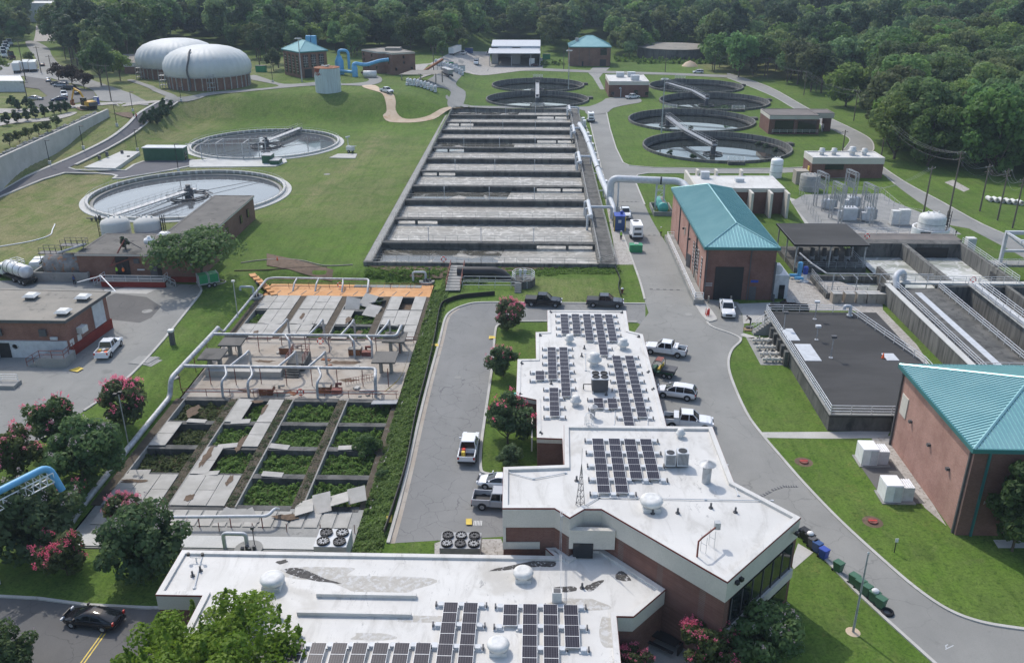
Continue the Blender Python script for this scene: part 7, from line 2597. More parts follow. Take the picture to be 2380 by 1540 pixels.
part(t,'hopper',MB().prism([(-.8,-4.5),(.8,-4.5),(.8,4.5),(-.8,4.5)],1.0,2.9,[(-1.25,-5.2),(1.25,-5.2),(1.25,5.2),(-1.25,5.2)]),M['galv'])
part(t,'chassis',MB().box(-1,-5,.6,1,5,1.0),M['black'])
wheelset(t,(-.95,.95),(-4.2,-3.1,3.6),.5,.34)
setdown(t,(1039,176),(1030,168))
a = on(1000,175)
t = thing('conveyor','long rusty inclined conveyor from the canopy to the hopper trailer','conveyor',a)
b = on(1030,170) + Vector((0,0,5.4))
part(t,'belt_frame',MB().tube([a + Vector((-4,-3,.8)),b],.55,4,True,False),M['rust'])
m = MB()
for q in (.5,.85):
 c = (a + Vector((-4,-3,.8))).lerp(b,q)
 for d in (-.7,.7):
  m.rod(c + Vector((d,0,0)),Vector((c.x + d * 1.5,c.y,height(c.x,c.y))),.1,4)
part(t,'leg',m,M['dgrey'])
for i,(p,f) in enumerate((((42,168),(47,161)),((62,165),(66,158)),((80,165),(84,158)))):
 t = thing('box_trailer',['white box trailer at the left of the three in the upper left yard','white box trailer in the middle of the three in the upper left yard','white box trailer beside the utility pole in the upper left yard'][i],'trailer',(0,0,0),'white box trailers in the upper left yard')
 part(t,'box',MB().box(-1.25,-5,1.1,1.25,5,3.9),M['p_white'])
 part(t,'chassis',MB().box(-1,-4.8,.6,1,4.6,1.1),M['black'])
 wheelset(t,(-.95,.95),(-4,-2.9),.5,.34)
 setdown(t,p,f)
for i,(p,f) in enumerate((((14,112),(22,114)),((12,119),(20,121)),((8,126),(16,128)),((8,134),(16,136)),((26,138),(34,140)),((22,106),(30,108)))):
 t = thing('semi_tractor',['white semi tractor second from the back of the row at the far left','white semi tractor in the middle of the row at the far left','white semi tractor fourth in the row at the far left','white semi tractor at the near end of the row at the far left','dark red semi tractor beside the white row at the far left','white semi tractor farthest back in the row by the big dark tree'][i],'truck',(0,0,0),'semi tractors parked at the far left')
 part(t,'chassis',MB().box(-1,-3,.6,1,3,1.0),M['black'])
 cabfront(t,1.6,M['p_maroon' if i == 4 else 'p_white'],3.4)
 wheelset(t,(-.95,.95),(-2.4,-1.3,2.2),.5,.34)
 setdown(t,p,f)
t = thing('box_trailer','long white trailer standing at the back yard by the white bags','trailer')
part(t,'box',MB().box(-1.25,-7,1.1,1.25,7,3.8),M['p_white'])
part(t,'chassis',MB().box(-1,-6.8,.6,1,6.6,1.1),M['black'])
wheelset(t,(-.95,.95),(-6,-4.9),.5,.34)
setdown(t,(1058,127),(1066,126))
# utility cart with six wheels
t = thing('utility_cart','green six wheeled utility cart with yellow seat in the parked row','utility cart')
part(t,'body',bevelled(side([(-1.3,.45),(-1.3,.8),(.2,.8),(.3,.5),(.7,.5),(.8,.95),(1.4,.8),(1.45,.45)],1.4),.05),M['dgreen'])
part(t,'cargo_bed',MB().box(-.75,-1.5,.8,.75,.05,1.08),M['dgrey'])
part(t,'seat',MB().box(-.6,.1,.8,.6,.5,1.0).box(-.6,.05,1.0,.6,.18,1.4),M['yellow'])
m = MB()
for sx in (-.68,.68):
 m.tube(bend([(sx,-.05,.9),(sx,-.0,1.95),(sx,.9,1.95),(sx,1.25,.95)],.2),.035,5)
for y in (0,.9):
 m.rod((-.68,y,1.95),(.68,y,1.95),.035,4)
part(t,'roll_cage',m,M['black'])
part(t,'canopy',MB().box(-.6,.1,1.97,.6,.85,2.0),M['rust_red'])
wheelset(t,(-.62,.62),(-1.0,-.35,1.0),.3,.26)
setdown(t,(1540,872),(1525,869),1.15)
# excavator
t = thing('excavator','yellow excavator with raised bent boom on the bare soil at the upper left','excavator')
for sx in (-1.05,1.05):
 part(t,'track',bevelled(side([(-1.7,.2),(-1.9,.5),(-1.6,.85),(1.6,.85),(1.9,.5),(1.7,.2),(1.5,.05),(-1.5,.05)],.5).xf(Matrix.Translation((sx,0,0))),.04),M['black'])
part(t,'house',bevelled(MB().box(-1.2,-1.9,1.0,1.2,.9,2.1),.08),M['dig_yellow'])
cb = part(t,'cab',MB().box(-1.2,-.1,1.1,-.3,1.3,2.9),M['glass'])
part(cb,'cab_frame',MB().box(-1.25,-.15,2.88,-.25,1.35,2.98),M['black'])
part(t,'counterweight',bevelled(MB().box(-1.2,-2.4,1.0,1.2,-1.7,1.9),.1),M['dgrey'])
part(t,'boom',MB().tube([(.1,.8,1.7),(.1,2.6,4.3),(.1,4.8,5.0)],.26,4,True,False),M['dig_yellow'])
part(t,'arm',MB().tube([(.1,4.6,5.2),(.1,6.4,2.0)],.2,4,True,False),M['dig_yellow'])
part(t,'bucket',bevelled(side([(6.0,2.1),(6.9,1.6),(6.7,.6),(5.9,.5),(6.2,1.2)],.9).xf(Matrix.Translation((.1,0,0))),.03),M['rust'])
setdown(t,(207,254),(190,252),1.15)
# trailers
t = thing('pump_trailer','green trailer pump set at the edge of the left lawn','pump trailer')
part(t,'housing',bevelled(MB().box(-.95,-1.6,.8,.95,1.6,2.2),.05),M['green'])
part(t,'frame',MB().box(-1.0,-1.75,.6,1.0,1.75,.8),M['grey'])
m = MB()
for y in (-1.62,-.1,.1,1.58):
 m.box(-.99,y - .05,.8,.99,y + .05,2.24)
part(t,'housing_frame',m,M['grey'])
m = MB().rod((0,1.7,.65),(0,3.2,.4),.08,4)
part(t,'drawbar',m,M['dgrey'])
wheelset(t,(-1.05,1.05),(-.8,.1),.36,.24)
setdown(t,(485,664),(468,667))
t = thing('light_tower','white trailer light tower folded on the grass left of the basin','light tower')
part(t,'housing',bevelled(MB().box(-.6,-.9,.5,.6,.9,1.5),.1),M['offwhite'])
part(t,'mast',MB().tube([(0,-.6,1.3),(0,-.6,3.4)],.08,6).rod((0,-.6,1.5),(0,1.8,1.7),.08,4),M['lgrey'])
part(t,'lamp',MB().bx(0,-.6,3.4,1.4,.2,.3),M['lgrey'])
wheelset(t,(-.65,.65),(0,),.35,.2)
setdown(t,(815,355),(822,356),1.2)
# ------------------------------------------------------------------ plants
import numpy as np
NR = np.random.default_rng(11)
def leaf_mesh(name,P,N,size,tint,mat,fold=.35):
 """leaf sized faces: P points, N facing, size per leaf, tint 0..1"""
 n = len(P)
 N = N / np.maximum(np.linalg.norm(N,axis=1,keepdims=True),1e-6)
 T = np.cross(N,NR.normal(size=(n,3)))
 T /= np.maximum(np.linalg.norm(T,axis=1,keepdims=True),1e-6)
 B = np.cross(N,T)
 s = np.broadcast_to(np.asarray(size,float),(n,))[:,None]
 a = T * s
 b = B * s * .62
 lift = N * s * fold * .4
 V = np.stack([P - a,P + b + lift,P + a,P - b + lift],1).reshape(-1,3)
 me = bpy.data.meshes.new(name)
 me.vertices.add(4 * n)
 me.vertices.foreach_set('co',V.astype(np.float32).ravel())
 me.loops.add(4 * n)
 me.loops.foreach_set('vertex_index',np.arange(4 * n,dtype=np.int32))
 me.polygons.add(n)
 me.polygons.foreach_set('loop_start',np.arange(0,4 * n,4,dtype=np.int32))
 me.update(calc_edges=True)
 at2 = me.attributes.new('tint','FLOAT','POINT')
 at2.data.foreach_set('value',np.repeat(tint,4).astype(np.float32))
 me.materials.append(M[mat])
 return me
def sphere_dirs(n,up=.0):
 d = NR.normal(size=(n,3))
 d[:,2] += up
 return d / np.linalg.norm(d,axis=1,keepdims=True)
def crown_pts(H,Rr,base,nb,per,br=(.3,.5),flat=1.0,inner=.25,up=.25):
 """clumps on an uneven crown: returns points, normals, tint"""
 ch = (H - base) / 2
 c = np.array([0,0,base + ch])
 D = sphere_dirs(nb,.35)
 rad = NR.uniform(.42,.98,size=(nb,1))
 ctr = c + D * rad * np.array([Rr,Rr,ch * flat])
 Ps,Ns,Ts = [],[],[]
 for k in range(nb):
  r = Rr * NR.uniform(*br)
  d = sphere_dirs(per,up)
  q = NR.uniform(inner,1.0,size=(per,1)) ** .4
  Ps.append(ctr[k] + d * q * r * np.array([1,1,.8]))
  Ns.append(d + NR.normal(scale=.45,size=(per,3)))
  Ts.append(np.clip(NR.uniform(0,.6) + NR.uniform(-.1,.4,size=per),0,1))
 return np.concatenate(Ps),np.concatenate(Ns),np.concatenate(Ts)
def trunk_mb(H,r,nb=5,spread=.5,Rr=3,base=None):
 m = MB()
 m.tube([(0,0,-.4),(.05 * H * .1,0,H * .35),(0,.02 * H,H * .8)],[r,r * .75,r * .25],7)
 z0 = (base or H * .3)
 for k in range(nb):
  a = 2 * PI * k / nb + .4
  m.tube([(0,0,z0 * .8 + .05 * H * (k % 3)),(Rr * .35 * math.cos(a),Rr * .35 * math.sin(a),z0 + H * .15),(Rr * .65 * math.cos(a),Rr * .65 * math.sin(a),z0 + H * .35)],[r * .5,r * .35,r * .12],5)
 return m
TREES = {}
def tree_proto(key,name,cat,H,Rr,base,nb,per,size,mat,r=.3,bloom=None,**kw):
 P,N,T = crown_pts(H,Rr,base,nb,per,**kw)
 TREES[key] = dict(name=name,cat=cat,H=H,trunk=mesh('trunk',trunk_mb(H,r,5,.5,Rr,base),M['bark']),crown=leaf_mesh('crown',P,N,NR.uniform(.6,1.25,len(P)) * size,T,mat))
 if bloom:
  bm_,cnt,bs,per_ = bloom
  k = NR.choice(len(P),cnt,p=(lambda wgt: wgt / wgt.sum())(np.clip(P[:,2] - H * .42,.01,None) ** 1.2 * (np.hypot(P[:,0],P[:,1]) + .3)))
  q = P[k] * 1.07 + np.array([0,0,.1])
  pp = np.repeat(q,per_,0) + NR.normal(scale=bs,size=(cnt * per_,3)) * np.array([1,1,1.3])
  TREES[key]['bloom'] = leaf_mesh('blossom',pp,NR.normal(size=pp.shape),bs * .8,NR.uniform(0,1,len(pp)),bm_)
def tree(key,p,label,group=None,s=1.0,rz=None,sz=None,name=None,cat=None):
 K = TREES[key]
 t = thing(name or K['name'],label,cat or K['cat'],p,group)
 for nm in ('trunk','crown','bloom'):
  if nm in K:
   o = bpy.data.objects.new('blossom' if nm == 'bloom' else nm,K[nm])
   C.objects.link(o)
   o.parent = t
 t.rotation_euler = (0,0,rnd.uniform(0,6.28) if rz is None else rz)
 t.scale = (s,s,sz or s)
 return t
for k in range(4):
 tree_proto('oak%d' % k,'broadleaf_tree','tree',17,5.6 + .5 * k,3.5 + .6 * k,30 + 3 * k,62,.74,'leaf',.32,br=(.26,.46))
for k in range(2):
 tree_proto('pine%d' % k,'pine_tree','tree',21,4.2 + .7 * k,8.5,24,60,.66,'leaf_pine',.34,br=(.22,.5),flat=1.0)
tree_proto('light0','pale_tree','tree',12,5.2,1.5,34,70,.6,'leaf_light',.28,br=(.3,.46))
for k in range(2):
 tree_proto('big%d' % k,'broadleaf_tree','tree',21,8.2,2.0,46,130,.66,'leaf',.45,br=(.24,.42))
# ---- the wood round the site: trunks stand where the photo shows wood
WOOD = [(-120,-60),(-120,122),(0,114),(60,104),(80,88),(82,56),(142,54),(132,112),(152,152),(210,180),(292,168),(322,142),(336,120),(440,96),(575,122),(600,162),(650,160),(655,118),(770,118),(792,142),(838,132),
  (850,108),(960,122),(1012,128),(1060,112),(1140,112),(1146,98),(1258,98),(1262,126),(1322,130),(1330,92),(1420,96),(1424,134),(1460,140),(1500,132),(1504,120),(1648,122),(1646,174),(1700,182),(1800,182),(1880,216),
  (1912,236),(1926,190),(2076,196),(2044,262),(2062,300),(2036,372),(2060,388),(2190,393),(2262,405),(2520,430),(2520,-60)]
def to_px(p):
 d = Vector(p) - Vector((0,0,HC))
 cy_,sy_ = math.cos(YAW),math.sin(YAW)
 x,f = d.x * cy_ + d.y * sy_,-d.x * sy_ + d.y * cy_
 c,s = math.cos(PITCH),math.sin(PITCH)
 dep = f * c - d.z * s
 upv = f * s + d.z * c
 return 1190 + FPX * x / dep,770 - FPX * upv / dep
pts = []
y = 165.0
while y < 1450:
 st = 8.4 if y < 520 else (10 if y < 800 else 13)
 x = -.66 * y - 30
 while x < .7 * y + 40:
  q = (x + rnd.uniform(-.4,.4) * st,y + rnd.uniform(-.4,.4) * st)
  h = height(*q)
  u,v = to_px((q[0],q[1],h))
  if inside(u,v,WOOD) and not (2040 < u < 2460 and v < 42) and not (66 < u < 165 and 34 < v < 104):
   pts.append((q[0],q[1],h,u,v))
  x += st
 y += st
pts.sort(key=lambda q: q[0] ** 2 + q[1] ** 2)
def zone(q):
 u,v = q[3],q[4]
 if u < 90:
  return 'w0','dark broad tree in the clump beside the public road at the upper left','trees in the clump by the public road'
 if u < 340:
  return 'pine','tall dark pine in the stand left of the gas domes','pines left of the gas domes'
 if u < 660:
  return 'pine','dark pine in the wood behind the gas domes','pines behind the gas domes'
 if u < 1000:
  return 'oak','green tree in the wood behind the blue ducts and brick block','trees behind the brick block'
 if u < 1460:
  return 'oak','green tree in the wood behind the open shed and teal roofed hall','trees behind the open shed'
 if u < 1800:
  return 'oak','dense tree in the wood behind the old round tank','trees behind the old round tank'
 if u < 2030:
  return 'oak','dense tree in the wood behind the pair of pale willowy trees','trees behind the pale pair'
 return 'big','large leafy tree at the wood edge along the right hand lawn','trees along the right hand lawn'
NIND = 270
for i,q in enumerate(pts[:NIND]):
 z_,lab,grp = zone(q)
 key = {'w0': 'oak1','pine': 'pine%d' % (i % 2) if i % 5 else 'oak%d' % (i % 4),'oak': 'oak%d' % (i % 4),'big': 'big%d' % (i % 2)}[z_]
 d = math.hypot(q[0],q[1])
 s = rnd.uniform(.6,1.12)
 tree(key,(q[0],q[1],q[2] - .2),lab,grp,s)
# the rest of the wood reads as one mass
fm = bpy.data.meshes.new('forest')
fm.from_pydata([(q[0],q[1],q[2] - .5) for q in pts[NIND:]],[],[])
fo = bpy.data.objects.new('forest',fm)
C.objects.link(fo)
tag(fo,'dense green wood filling the background beyond the site','forest',None,'stuff')
ng = bpy.data.node_groups.new('forest_points','GeometryNodeTree')
ng.interface.new_socket('Geometry',in_out='INPUT',socket_type='NodeSocketGeometry')
ng.interface.new_socket('Geometry',in_out='OUTPUT',socket_type='NodeSocketGeometry')
N_ = lambda t_: ng.nodes.new(t_)
gi,go = N_('NodeGroupInput'),N_('NodeGroupOutput')
g2i = N_('GeometryNodeGeometryToInstance')
src = [next(o for o in C.objects if o.type == 'MESH' and o.data == TREES[k]['crown']) if any(o.type == 'MESH' and o.data == TREES[k]['crown'] for o in C.objects) else None for k in ('oak0','oak1','oak2','oak3','pine0','oak0','oak3','pine1')]
for o in reversed([o for o in src if o]):
 oi = N_('GeometryNodeObjectInfo')
 oi.inputs['Object'].default_value = o
 oi.inputs['As Instance'].default_value = True
 ng.links.new(oi.outputs['Geometry'],g2i.inputs[0])
iop = N_('GeometryNodeInstanceOnPoints')
ng.links.new(gi.outputs[0],iop.inputs['Points'])
ng.links.new(g2i.outputs[0],iop.inputs['Instance'])
iop.inputs['Pick Instance'].default_value = True
ri = N_('FunctionNodeRandomValue')
ri.data_type = 'INT'
ri.inputs[4].default_value = 0
ri.inputs[5].default_value = 7
ng.links.new(ri.outputs[2],iop.inputs['Instance Index'])
rr = N_('FunctionNodeRandomValue')
rr.data_type = 'FLOAT_VECTOR'
rr.inputs[0].default_value = (0,0,0)
rr.inputs[1].default_value = (.12,.12,6.28)
rs_ = N_('FunctionNodeRandomValue')
rs_.data_type = 'FLOAT'
rs_.inputs[2].default_value = .6
rs_.inputs[3].default_value = 1.4
rs_.inputs['Seed'].default_value = 5
ng.links.new(rr.outputs[0],iop.inputs['Rotation'])
ng.links.new(rs_.outputs[1],iop.inputs['Scale'])
ng.links.new(iop.outputs[0],go.inputs[0])
md = fo.modifiers.new('points','NODES')
md.node_group = ng
# single trees and shrubs on the site
for p,key,s,lab,g in (
  ((1965,248),'light0',1.35,'pale green willowy tree, left of the pair by the right hand lawn',None),((2030,246),'light0',1.3,'pale green willowy tree, right of the pair by the right hand lawn',None),
  ((1462,138),'oak2',.55,'small round tree on the lawn behind the teal roofed brick hall',None),((236,200),'oak1',.9,'bright green tree before the pines beside the public road',None),((280,188),'oak3',.62,'round dark tree nearest the left gas dome',None),
  ((212,158),'oak0',.6,'rounded bush tree beside the public road',None),((636,166),'oak1',.5,'small tree at the left wall of the turned teal hall',None),((70,150),'oak2',.32,'small round street tree among the white trailers',None),((0,182),'oak3',.5,'round tree cut by the left picture edge',None),
  ((1029,134),'oak0',.45,'small tree by the white bags in the back yard',None),((1075,116),'light0',.5,'little conical tree in the back yard',None)):
 tree(key,on(*p) - Vector((0,0,.2)),lab,g,s)
tree_proto('purple','purple_tree','tree',6,3.6,1.6,22,60,.42,'leaf_purple',.18)
for i,p in enumerate(((137,188),(168,198),(196,207))):
 tree('purple',on(*p),['dark purple tree at the far end of the parking row','wide dark purple tree in the middle of the parking row','dark purple tree at the near end of the parking row'][i],'purple trees along the parking row',.95 + .1 * (i == 1))
tree_proto('shrub','young_shrub','shrub',2.6,1.0,.1,14,50,.22,'leaf_pine',.06)
tree_proto('vase','bare_shrub','shrub',3.2,1.2,.5,14,42,.2,'leaf_brown',.07)
sh_px = [(28,248),(38,252),(44,258),(62,250),(75,256),(17,292),(40,286),(64,282),(84,276),(104,272),(126,266),(142,264),(156,262)]
for i,p in enumerate(sh_px):
 tree('shrub',on(*p),'young dark conifer in the planted bank at the upper left' if i > 4 else 'small dark cypress shrub beside the gravel path at the upper left','young conifers on the upper left bank' if i > 4 else 'cypress shrubs by the gravel path',1.3 if i > 4 else 1.2)
for i,p in enumerate(((24,342),(47,336),(69,328),(92,318),(112,312),(134,306))):
 tree('vase',on(*p),'brownish vase shaped shrub in the row above the retaining wall','shrubs in the row above the retaining wall',1.15)
for i,p in enumerate(((334,292),(341,284),(352,280),(360,272),(366,290),(374,268),(376,278),(384,262),(389,272),(398,256),(350,288),(380,252))):
 tree('shrub',on(*p),'young conifer in the planting on the grass bank below the ramp road','young conifers below the ramp road',1.15)
# ---- flowering trees near the camera
tree_proto('crape_dark','crape_myrtle','tree',7.2,4.0,.6,52,190,.3,'leaf_dark',.16,('bloom_pale',50,.12,8),br=(.22,.4))
tree_proto('crape_pink','crape_myrtle','tree',5.4,2.7,.7,36,120,.24,'leaf_brown',.12,('bloom',95,.12,14),br=(.24,.42))
tree_proto('crape_mid','crape_myrtle','tree',5.2,2.6,.8,36,130,.24,'leaf_dark',.12,('bloom',34,.11,12),br=(.24,.42))
tree_proto('bush','round_bush','bush',5.2,2.9,.2,40,130,.24,'leaf_dark',.12,br=(.24,.42))
def near(p,key,s,lab,g='crape myrtles around the filter beds'):
 tree(key,on(*p),lab,g,s)
near((205,1125),'crape_dark',.98,'big round dark crape myrtle with scattered white blooms beside the fat pipe')
near((88,1300),'crape_dark',1.05,'widest dark crape myrtle at the lower left, below the blue pipe')
near((352,1342),'crape_dark',.93,'dark crape myrtle at the corner of the foreground roof')
near((292,988),'crape_pink',1.02,'crape myrtle full of pink blooms beside the left lamp post')
near((140,1035),'crape_mid',1.1,'crape myrtle with sparse pink blooms at the yard edge')
near((42,1112),'crape_pink',1.08,'pink crape myrtle cut by the left picture edge')
near((290,1238),'crape_pink',.72,'pink crape myrtle peeking out behind the dark one at the filter corner')
near((158,1335),'crape_pink',.85,'small pink crape myrtle standing alone on the shaded lawn')
near((175,1195),'crape_mid',.7,'crape myrtle wrapped round the end of the blue pipe')
near((1180,768),'crape_pink',.85,'pink crape myrtle by the loop road, farthest of the row','crape myrtles along the loop road island')
near((1170,875),'crape_mid',.78,'small dark crape myrtle, second in the row on the loop road island','crape myrtles along the loop road island')
near((1180,1030),'crape_mid',1.05,'dark crape myrtle beside the framed window of the wing','crape myrtles along the loop road island')
near((1185,1085),'bush',.5,'low round bush at the near end of the loop road island','bushes on the loop road island')
near((1225,905),'bush',.33,'small round bush at the entrance of the wing','bushes on the loop road island')
near((1765,1545),'crape_dark',.72,'dark leafy crape myrtle at the near corner of the office block',None)
near((1648,1560),'crape_pink',.8,'bright pink crape myrtle before the near brick wall',None)
near((1475,1580),'crape_pink',.5,'pink crape myrtle tip beside the shaded court',None)
near((20,1575),'crape_dark',.6,'dark crape myrtle at the lower left corner',None)
tree_proto('young_maple','young_maple','tree',9.0,3.0,1.2,46,170,.3,'leaf',.14,br=(.24,.4))
tree('young_maple',at(2352,1280),'upright green tree before the filter building at the right edge',None,.98)
def sprays(n,R0,H,per,size):
 """a loose crown of upright leafy sprays"""
 Ps,Ns = [],[]
 for k in range(n):
  a,q = NR.uniform(0,6.28),R0 * NR.uniform(0,1) ** .6
  h = H * NR.uniform(.55,1.0) * (1 - .32 * (q / R0) ** 2)
  r = NR.uniform(.35,.8)
  t_ = NR.uniform(0,1,per)
  ang = NR.uniform(0,6.28,per)
  w_ = r * (1 - t_ ** 3) * NR.uniform(.3,1,per) ** .5
  z = h * (.35 + .65 * t_)
  lean = q * (.75 + .4 * t_)
  Ps.append(np.stack([np.cos(a) * lean + np.cos(ang) * w_,np.sin(a) * lean + np.sin(ang) * w_,z],1))
  Ns.append(np.stack([np.cos(ang),np.sin(ang),NR.uniform(.2,1.2,per)],1) + NR.normal(scale=.4,size=(per,3)))
 P,N = np.concatenate(Ps),np.concatenate(Ns)
 return P,N,np.repeat(NR.uniform(0,.7,n),per) + NR.uniform(0,.3,n * per)
P,N,T = sprays(70,5.2,8.2,260,.17)
P2,N2,T2 = crown_pts(7.0,5.4,.6,120,230,br=(.13,.24),up=.6)
P,N,T = np.concatenate([P,P2]),np.concatenate([N,N2]),np.concatenate([T,T2])
TREES['front_tree'] = dict(name='leafy_tree',cat='tree',H=8.6,trunk=mesh('trunk',trunk_mb(7,.2,5,.5,4,1.5),M['bark']),crown=leaf_mesh('crown',P,N,NR.uniform(.6,1.25,len(P)) * .14,T,'leaf_light'))
tree('front_tree',Vector((-23.2,47.2,0)),'leafy yellow green tree overlapping the left of the foreground roof',None,1.4,0,1.12)
tree_proto('spread','spreading_tree','tree',7.5,6.2,2.6,40,120,.3,'leaf_dark',.22,('bloom_pale',40,.12,6),br=(.2,.36),flat=.6)
tree('spread',at(470,660,0) + Vector((0,.5,0)),'wide spreading dark tree in front of the pump house right end',None,1.25,.4)
tree('shrub',Vector((-70.2,142.6,4.9)),'small green sapling growing on the pump house roof',None,.8)
for p,s,lab in (((855,1045),1.0,'grey green bush growing at the right edge of the filter beds'),((893,1108),.6,'low bush on the weedy bank below the larger one'),((1020,700),.4,'bush at the corner of the orange deck')):
 tree('bush',on(*p) - Vector((0,0,.6)),lab,None,.55 * s,None,.45 * s,'weedy_bush','bush')
for i,(cx,cy,a) in enumerate(((38.5,253,0),(44,247.5,0),(68,263,0),(66.5,266,0),(50.3,290.5,0),(62.5,331,0),(69.5,257.5,0))):
 tree('shrub',Vector((cx,cy,-1.9)),'clump of weeds growing in a dark clarifier','weed clumps in the clarifiers',1.0,None,.5,'weed_clump','weeds')
# ---- weeds: uncountable low cover
def weeds(name,rects,n,size,zf_,label,mat='leaf_weed',lump=.5):
 Ps = []
 ar = [(x1 - x0) * (y1 - y0) for x0,y0,x1,y1 in rects]
 for (x0,y0,x1,y1),a_ in zip(rects,ar):
  k = int(n * a_ / sum(ar))
  q = np.stack([NR.uniform(x0,x1,k),NR.uniform(y0,y1,k),np.zeros(k)],1)
  Ps.append(q)
 P = np.concatenate(Ps)
 # plants grow in clumps of differing height
 c = P[NR.choice(len(P),max(8,len(P) // 90))]
 w_ = NR.integers(0,len(c),len(P))
 rr_ = NR.uniform(.25,.75,len(c))[w_]
 ht = NR.uniform(.35,1.0,len(c))[w_]
 off = NR.normal(scale=.5,size=(len(P),2))
 mixm = NR.uniform(size=len(P)) < .7
 P[mixm,:2] = (c[w_][:,:2] + off * rr_[:,None])[mixm]
 L = np.where(mixm,ht * np.clip(1.1 - (off ** 2).sum(1),.1,1.1),NR.uniform(0,.5,len(P)))
 ok = np.zeros(len(P),bool)
 for x0,y0,x1,y1 in rects:
  ok |= (P[:,0] > x0) & (P[:,0] < x1) & (P[:,1] > y0) & (P[:,1] < y1)
 P,L = P[ok],L[ok]
 P[:,2] = np.array([zf_(x,y) for x,y in P[:,:2]]) + np.clip(L,0,1.2) * lump * NR.uniform(.6,1,len(P)) + .04
 N = NR.normal(scale=.55,size=P.shape) + np.array([0,0,1.0])
 o = bpy.data.objects.new(name,leaf_mesh(name,P,N,NR.uniform(.6,1.3,len(P)) * size,np.clip(L * .6 + NR.uniform(-.1,.35,len(P)),0,1),mat))
 C.objects.link(o)
 return tag(o,label,'weeds',None,'stuff')
cells = []
for blk,rows in (('N',rowsN),('S',rowsS)):
 for j in range(len(rows) - 1):
  for b in range(4):
   pat = COV[(blk,j)][b]
   if pat == '111':
    continue
   for k,ch in enumerate(pat):
    if ch == '.':
     cells.append((fx[b] + .8 + k * 1.95,rows[j + 1] + .5,fx[b] + .8 + (k + 1) * 1.95,rows[j] - .5))
dry_c = [c for i,c in enumerate(cells) if c[0] < -38 and c[1] < 100]
weeds('weeds',[c for c in cells if c not in dry_c],75000,.13,lambda x,y: FZ - .85,'green weeds filling the open filter beds','leaf_weed',.75)
weeds('dry_weeds',dry_c,9000,.15,lambda x,y: FZ - .85,'brownish weeds in the left open filter beds','leaf_brown',.6)
weeds('bank_weeds',[(-17.3,66,-14.1,140),(-16,140,-8,146)],42000,.14,lambda x,y: height(x,y),'tall weeds on the bank right of the filter beds','leaf_weed',.4)
weeds('basin_weeds',[(-30,144.5,4,148.4),(4,145.5,15.2,149),(-26,143,-18,146)],16000,.16,lambda x,y: height(x,y),'rough weeds along the front of the aeration basin','leaf_weed',.22)
weeds('brush',[(50,455,96,468),(40,462,52,480),(2,447,14,455)],9000,.5,lambda x,y: height(x,y),'rough brush around the old round tank','leaf_weed',2.2)
weeds('moss',[(x - .5,rowsS[-1],x + .5,rowsS[0]) for x in fx[1:4]],5000,.1,lambda x,y: FZ + .04,'dead moss on the filter bed dividing walls','leaf_brown',.14)
# ------------------------------------------------------------------ substation
def lattice_leg(m,p,h,w_=.6,r=.075):
 n = int(h / .9)
 for dx,dy in ((-1,-1),(1,-1),(1,1),(-1,1)):
  m.rod(p + Vector((dx * w_ / 2,dy * w_ / 2,0)),p + Vector((dx * w_ / 2,dy * w_ / 2,h)),r,4)
 for k in range(n):
  z0,z1 = h * k / n,h * (k + 1) / n
  m.rod(p + Vector((-w_ / 2,-w_ / 2,z0)),p + Vector((w_ / 2,-w_ / 2,z1 if k % 2 else z0)),r * .7,4)
  m.rod(p + Vector((-w_ / 2,-w_ / 2,z0)),p + Vector((-w_ / 2,w_ / 2,z1)),r * .7,4)
FR = (((1893,479),(1908,491),'back left steel bus frame of the substation'),((1929,507),(1948,521),'front left steel bus frame of the substation'),((1960,475),(1980,487),'back right steel bus frame of the substation'),((1999,510),(2019,525),'front right steel bus frame of the substation'))
tops = []
for p,q,lab in FR:
 a,b = at(*p),at(*q)
 a,b = a,Vector((a.x + .6,b.y,0))
 t = thing('bus_gantry',lab,'steel frame',a,'steel bus frames of the substation')
 for c in (a,b):
  m = MB()
  lattice_leg(m,c,8.0)
  part(t,'leg',m,M['grey'])
 m = MB()
 for dz in (7.4,8.0):
  for dx in (-.3,.3):
   m.rod(a + Vector((dx,-.5,dz)),b + Vector((dx,.5,dz)),.06,4)
 for k in range(7):
  c,d = a.lerp(b,k / 6),a.lerp(b,min(1,(k + 1) / 6))
  m.rod(c + Vector((-.3,0,8)),d + Vector((.3,0,8)),.04,4)
  m.rod(c + Vector((-.3,0,8)),c + Vector((.3,0,8)),.04,4)
 for dz in (5.6,):
  m.rod(a + Vector((0,0,dz)),b + Vector((0,0,dz)),.08,4)
 part(t,'beam',m,M['grey'])
 m = MB()
 for k in range(1,6):
  c = a.lerp(b,k / 6)
  m.cyl(c.x,c.y,5.6,6.4,.11,6)
  m.cyl(c.x,c.y,4.4,5.5,.16,6)
 part(t,'insulator',m,M['grey'],kind='stuff')
 tops.append((a,b))
TRF = (((1974,514),2.9,2.4,3.4,'big grey transformer with radiator fins at the front of the substation'),((1929,488),1.8,1.8,2.6,'small grey transformer between the left bus frames'),((1982,487),2.0,1.8,3.2,'grey transformer behind the big one'),((2021,517),1.6,1.6,3.6,'tall slim grey transformer under the front right bus frame'))
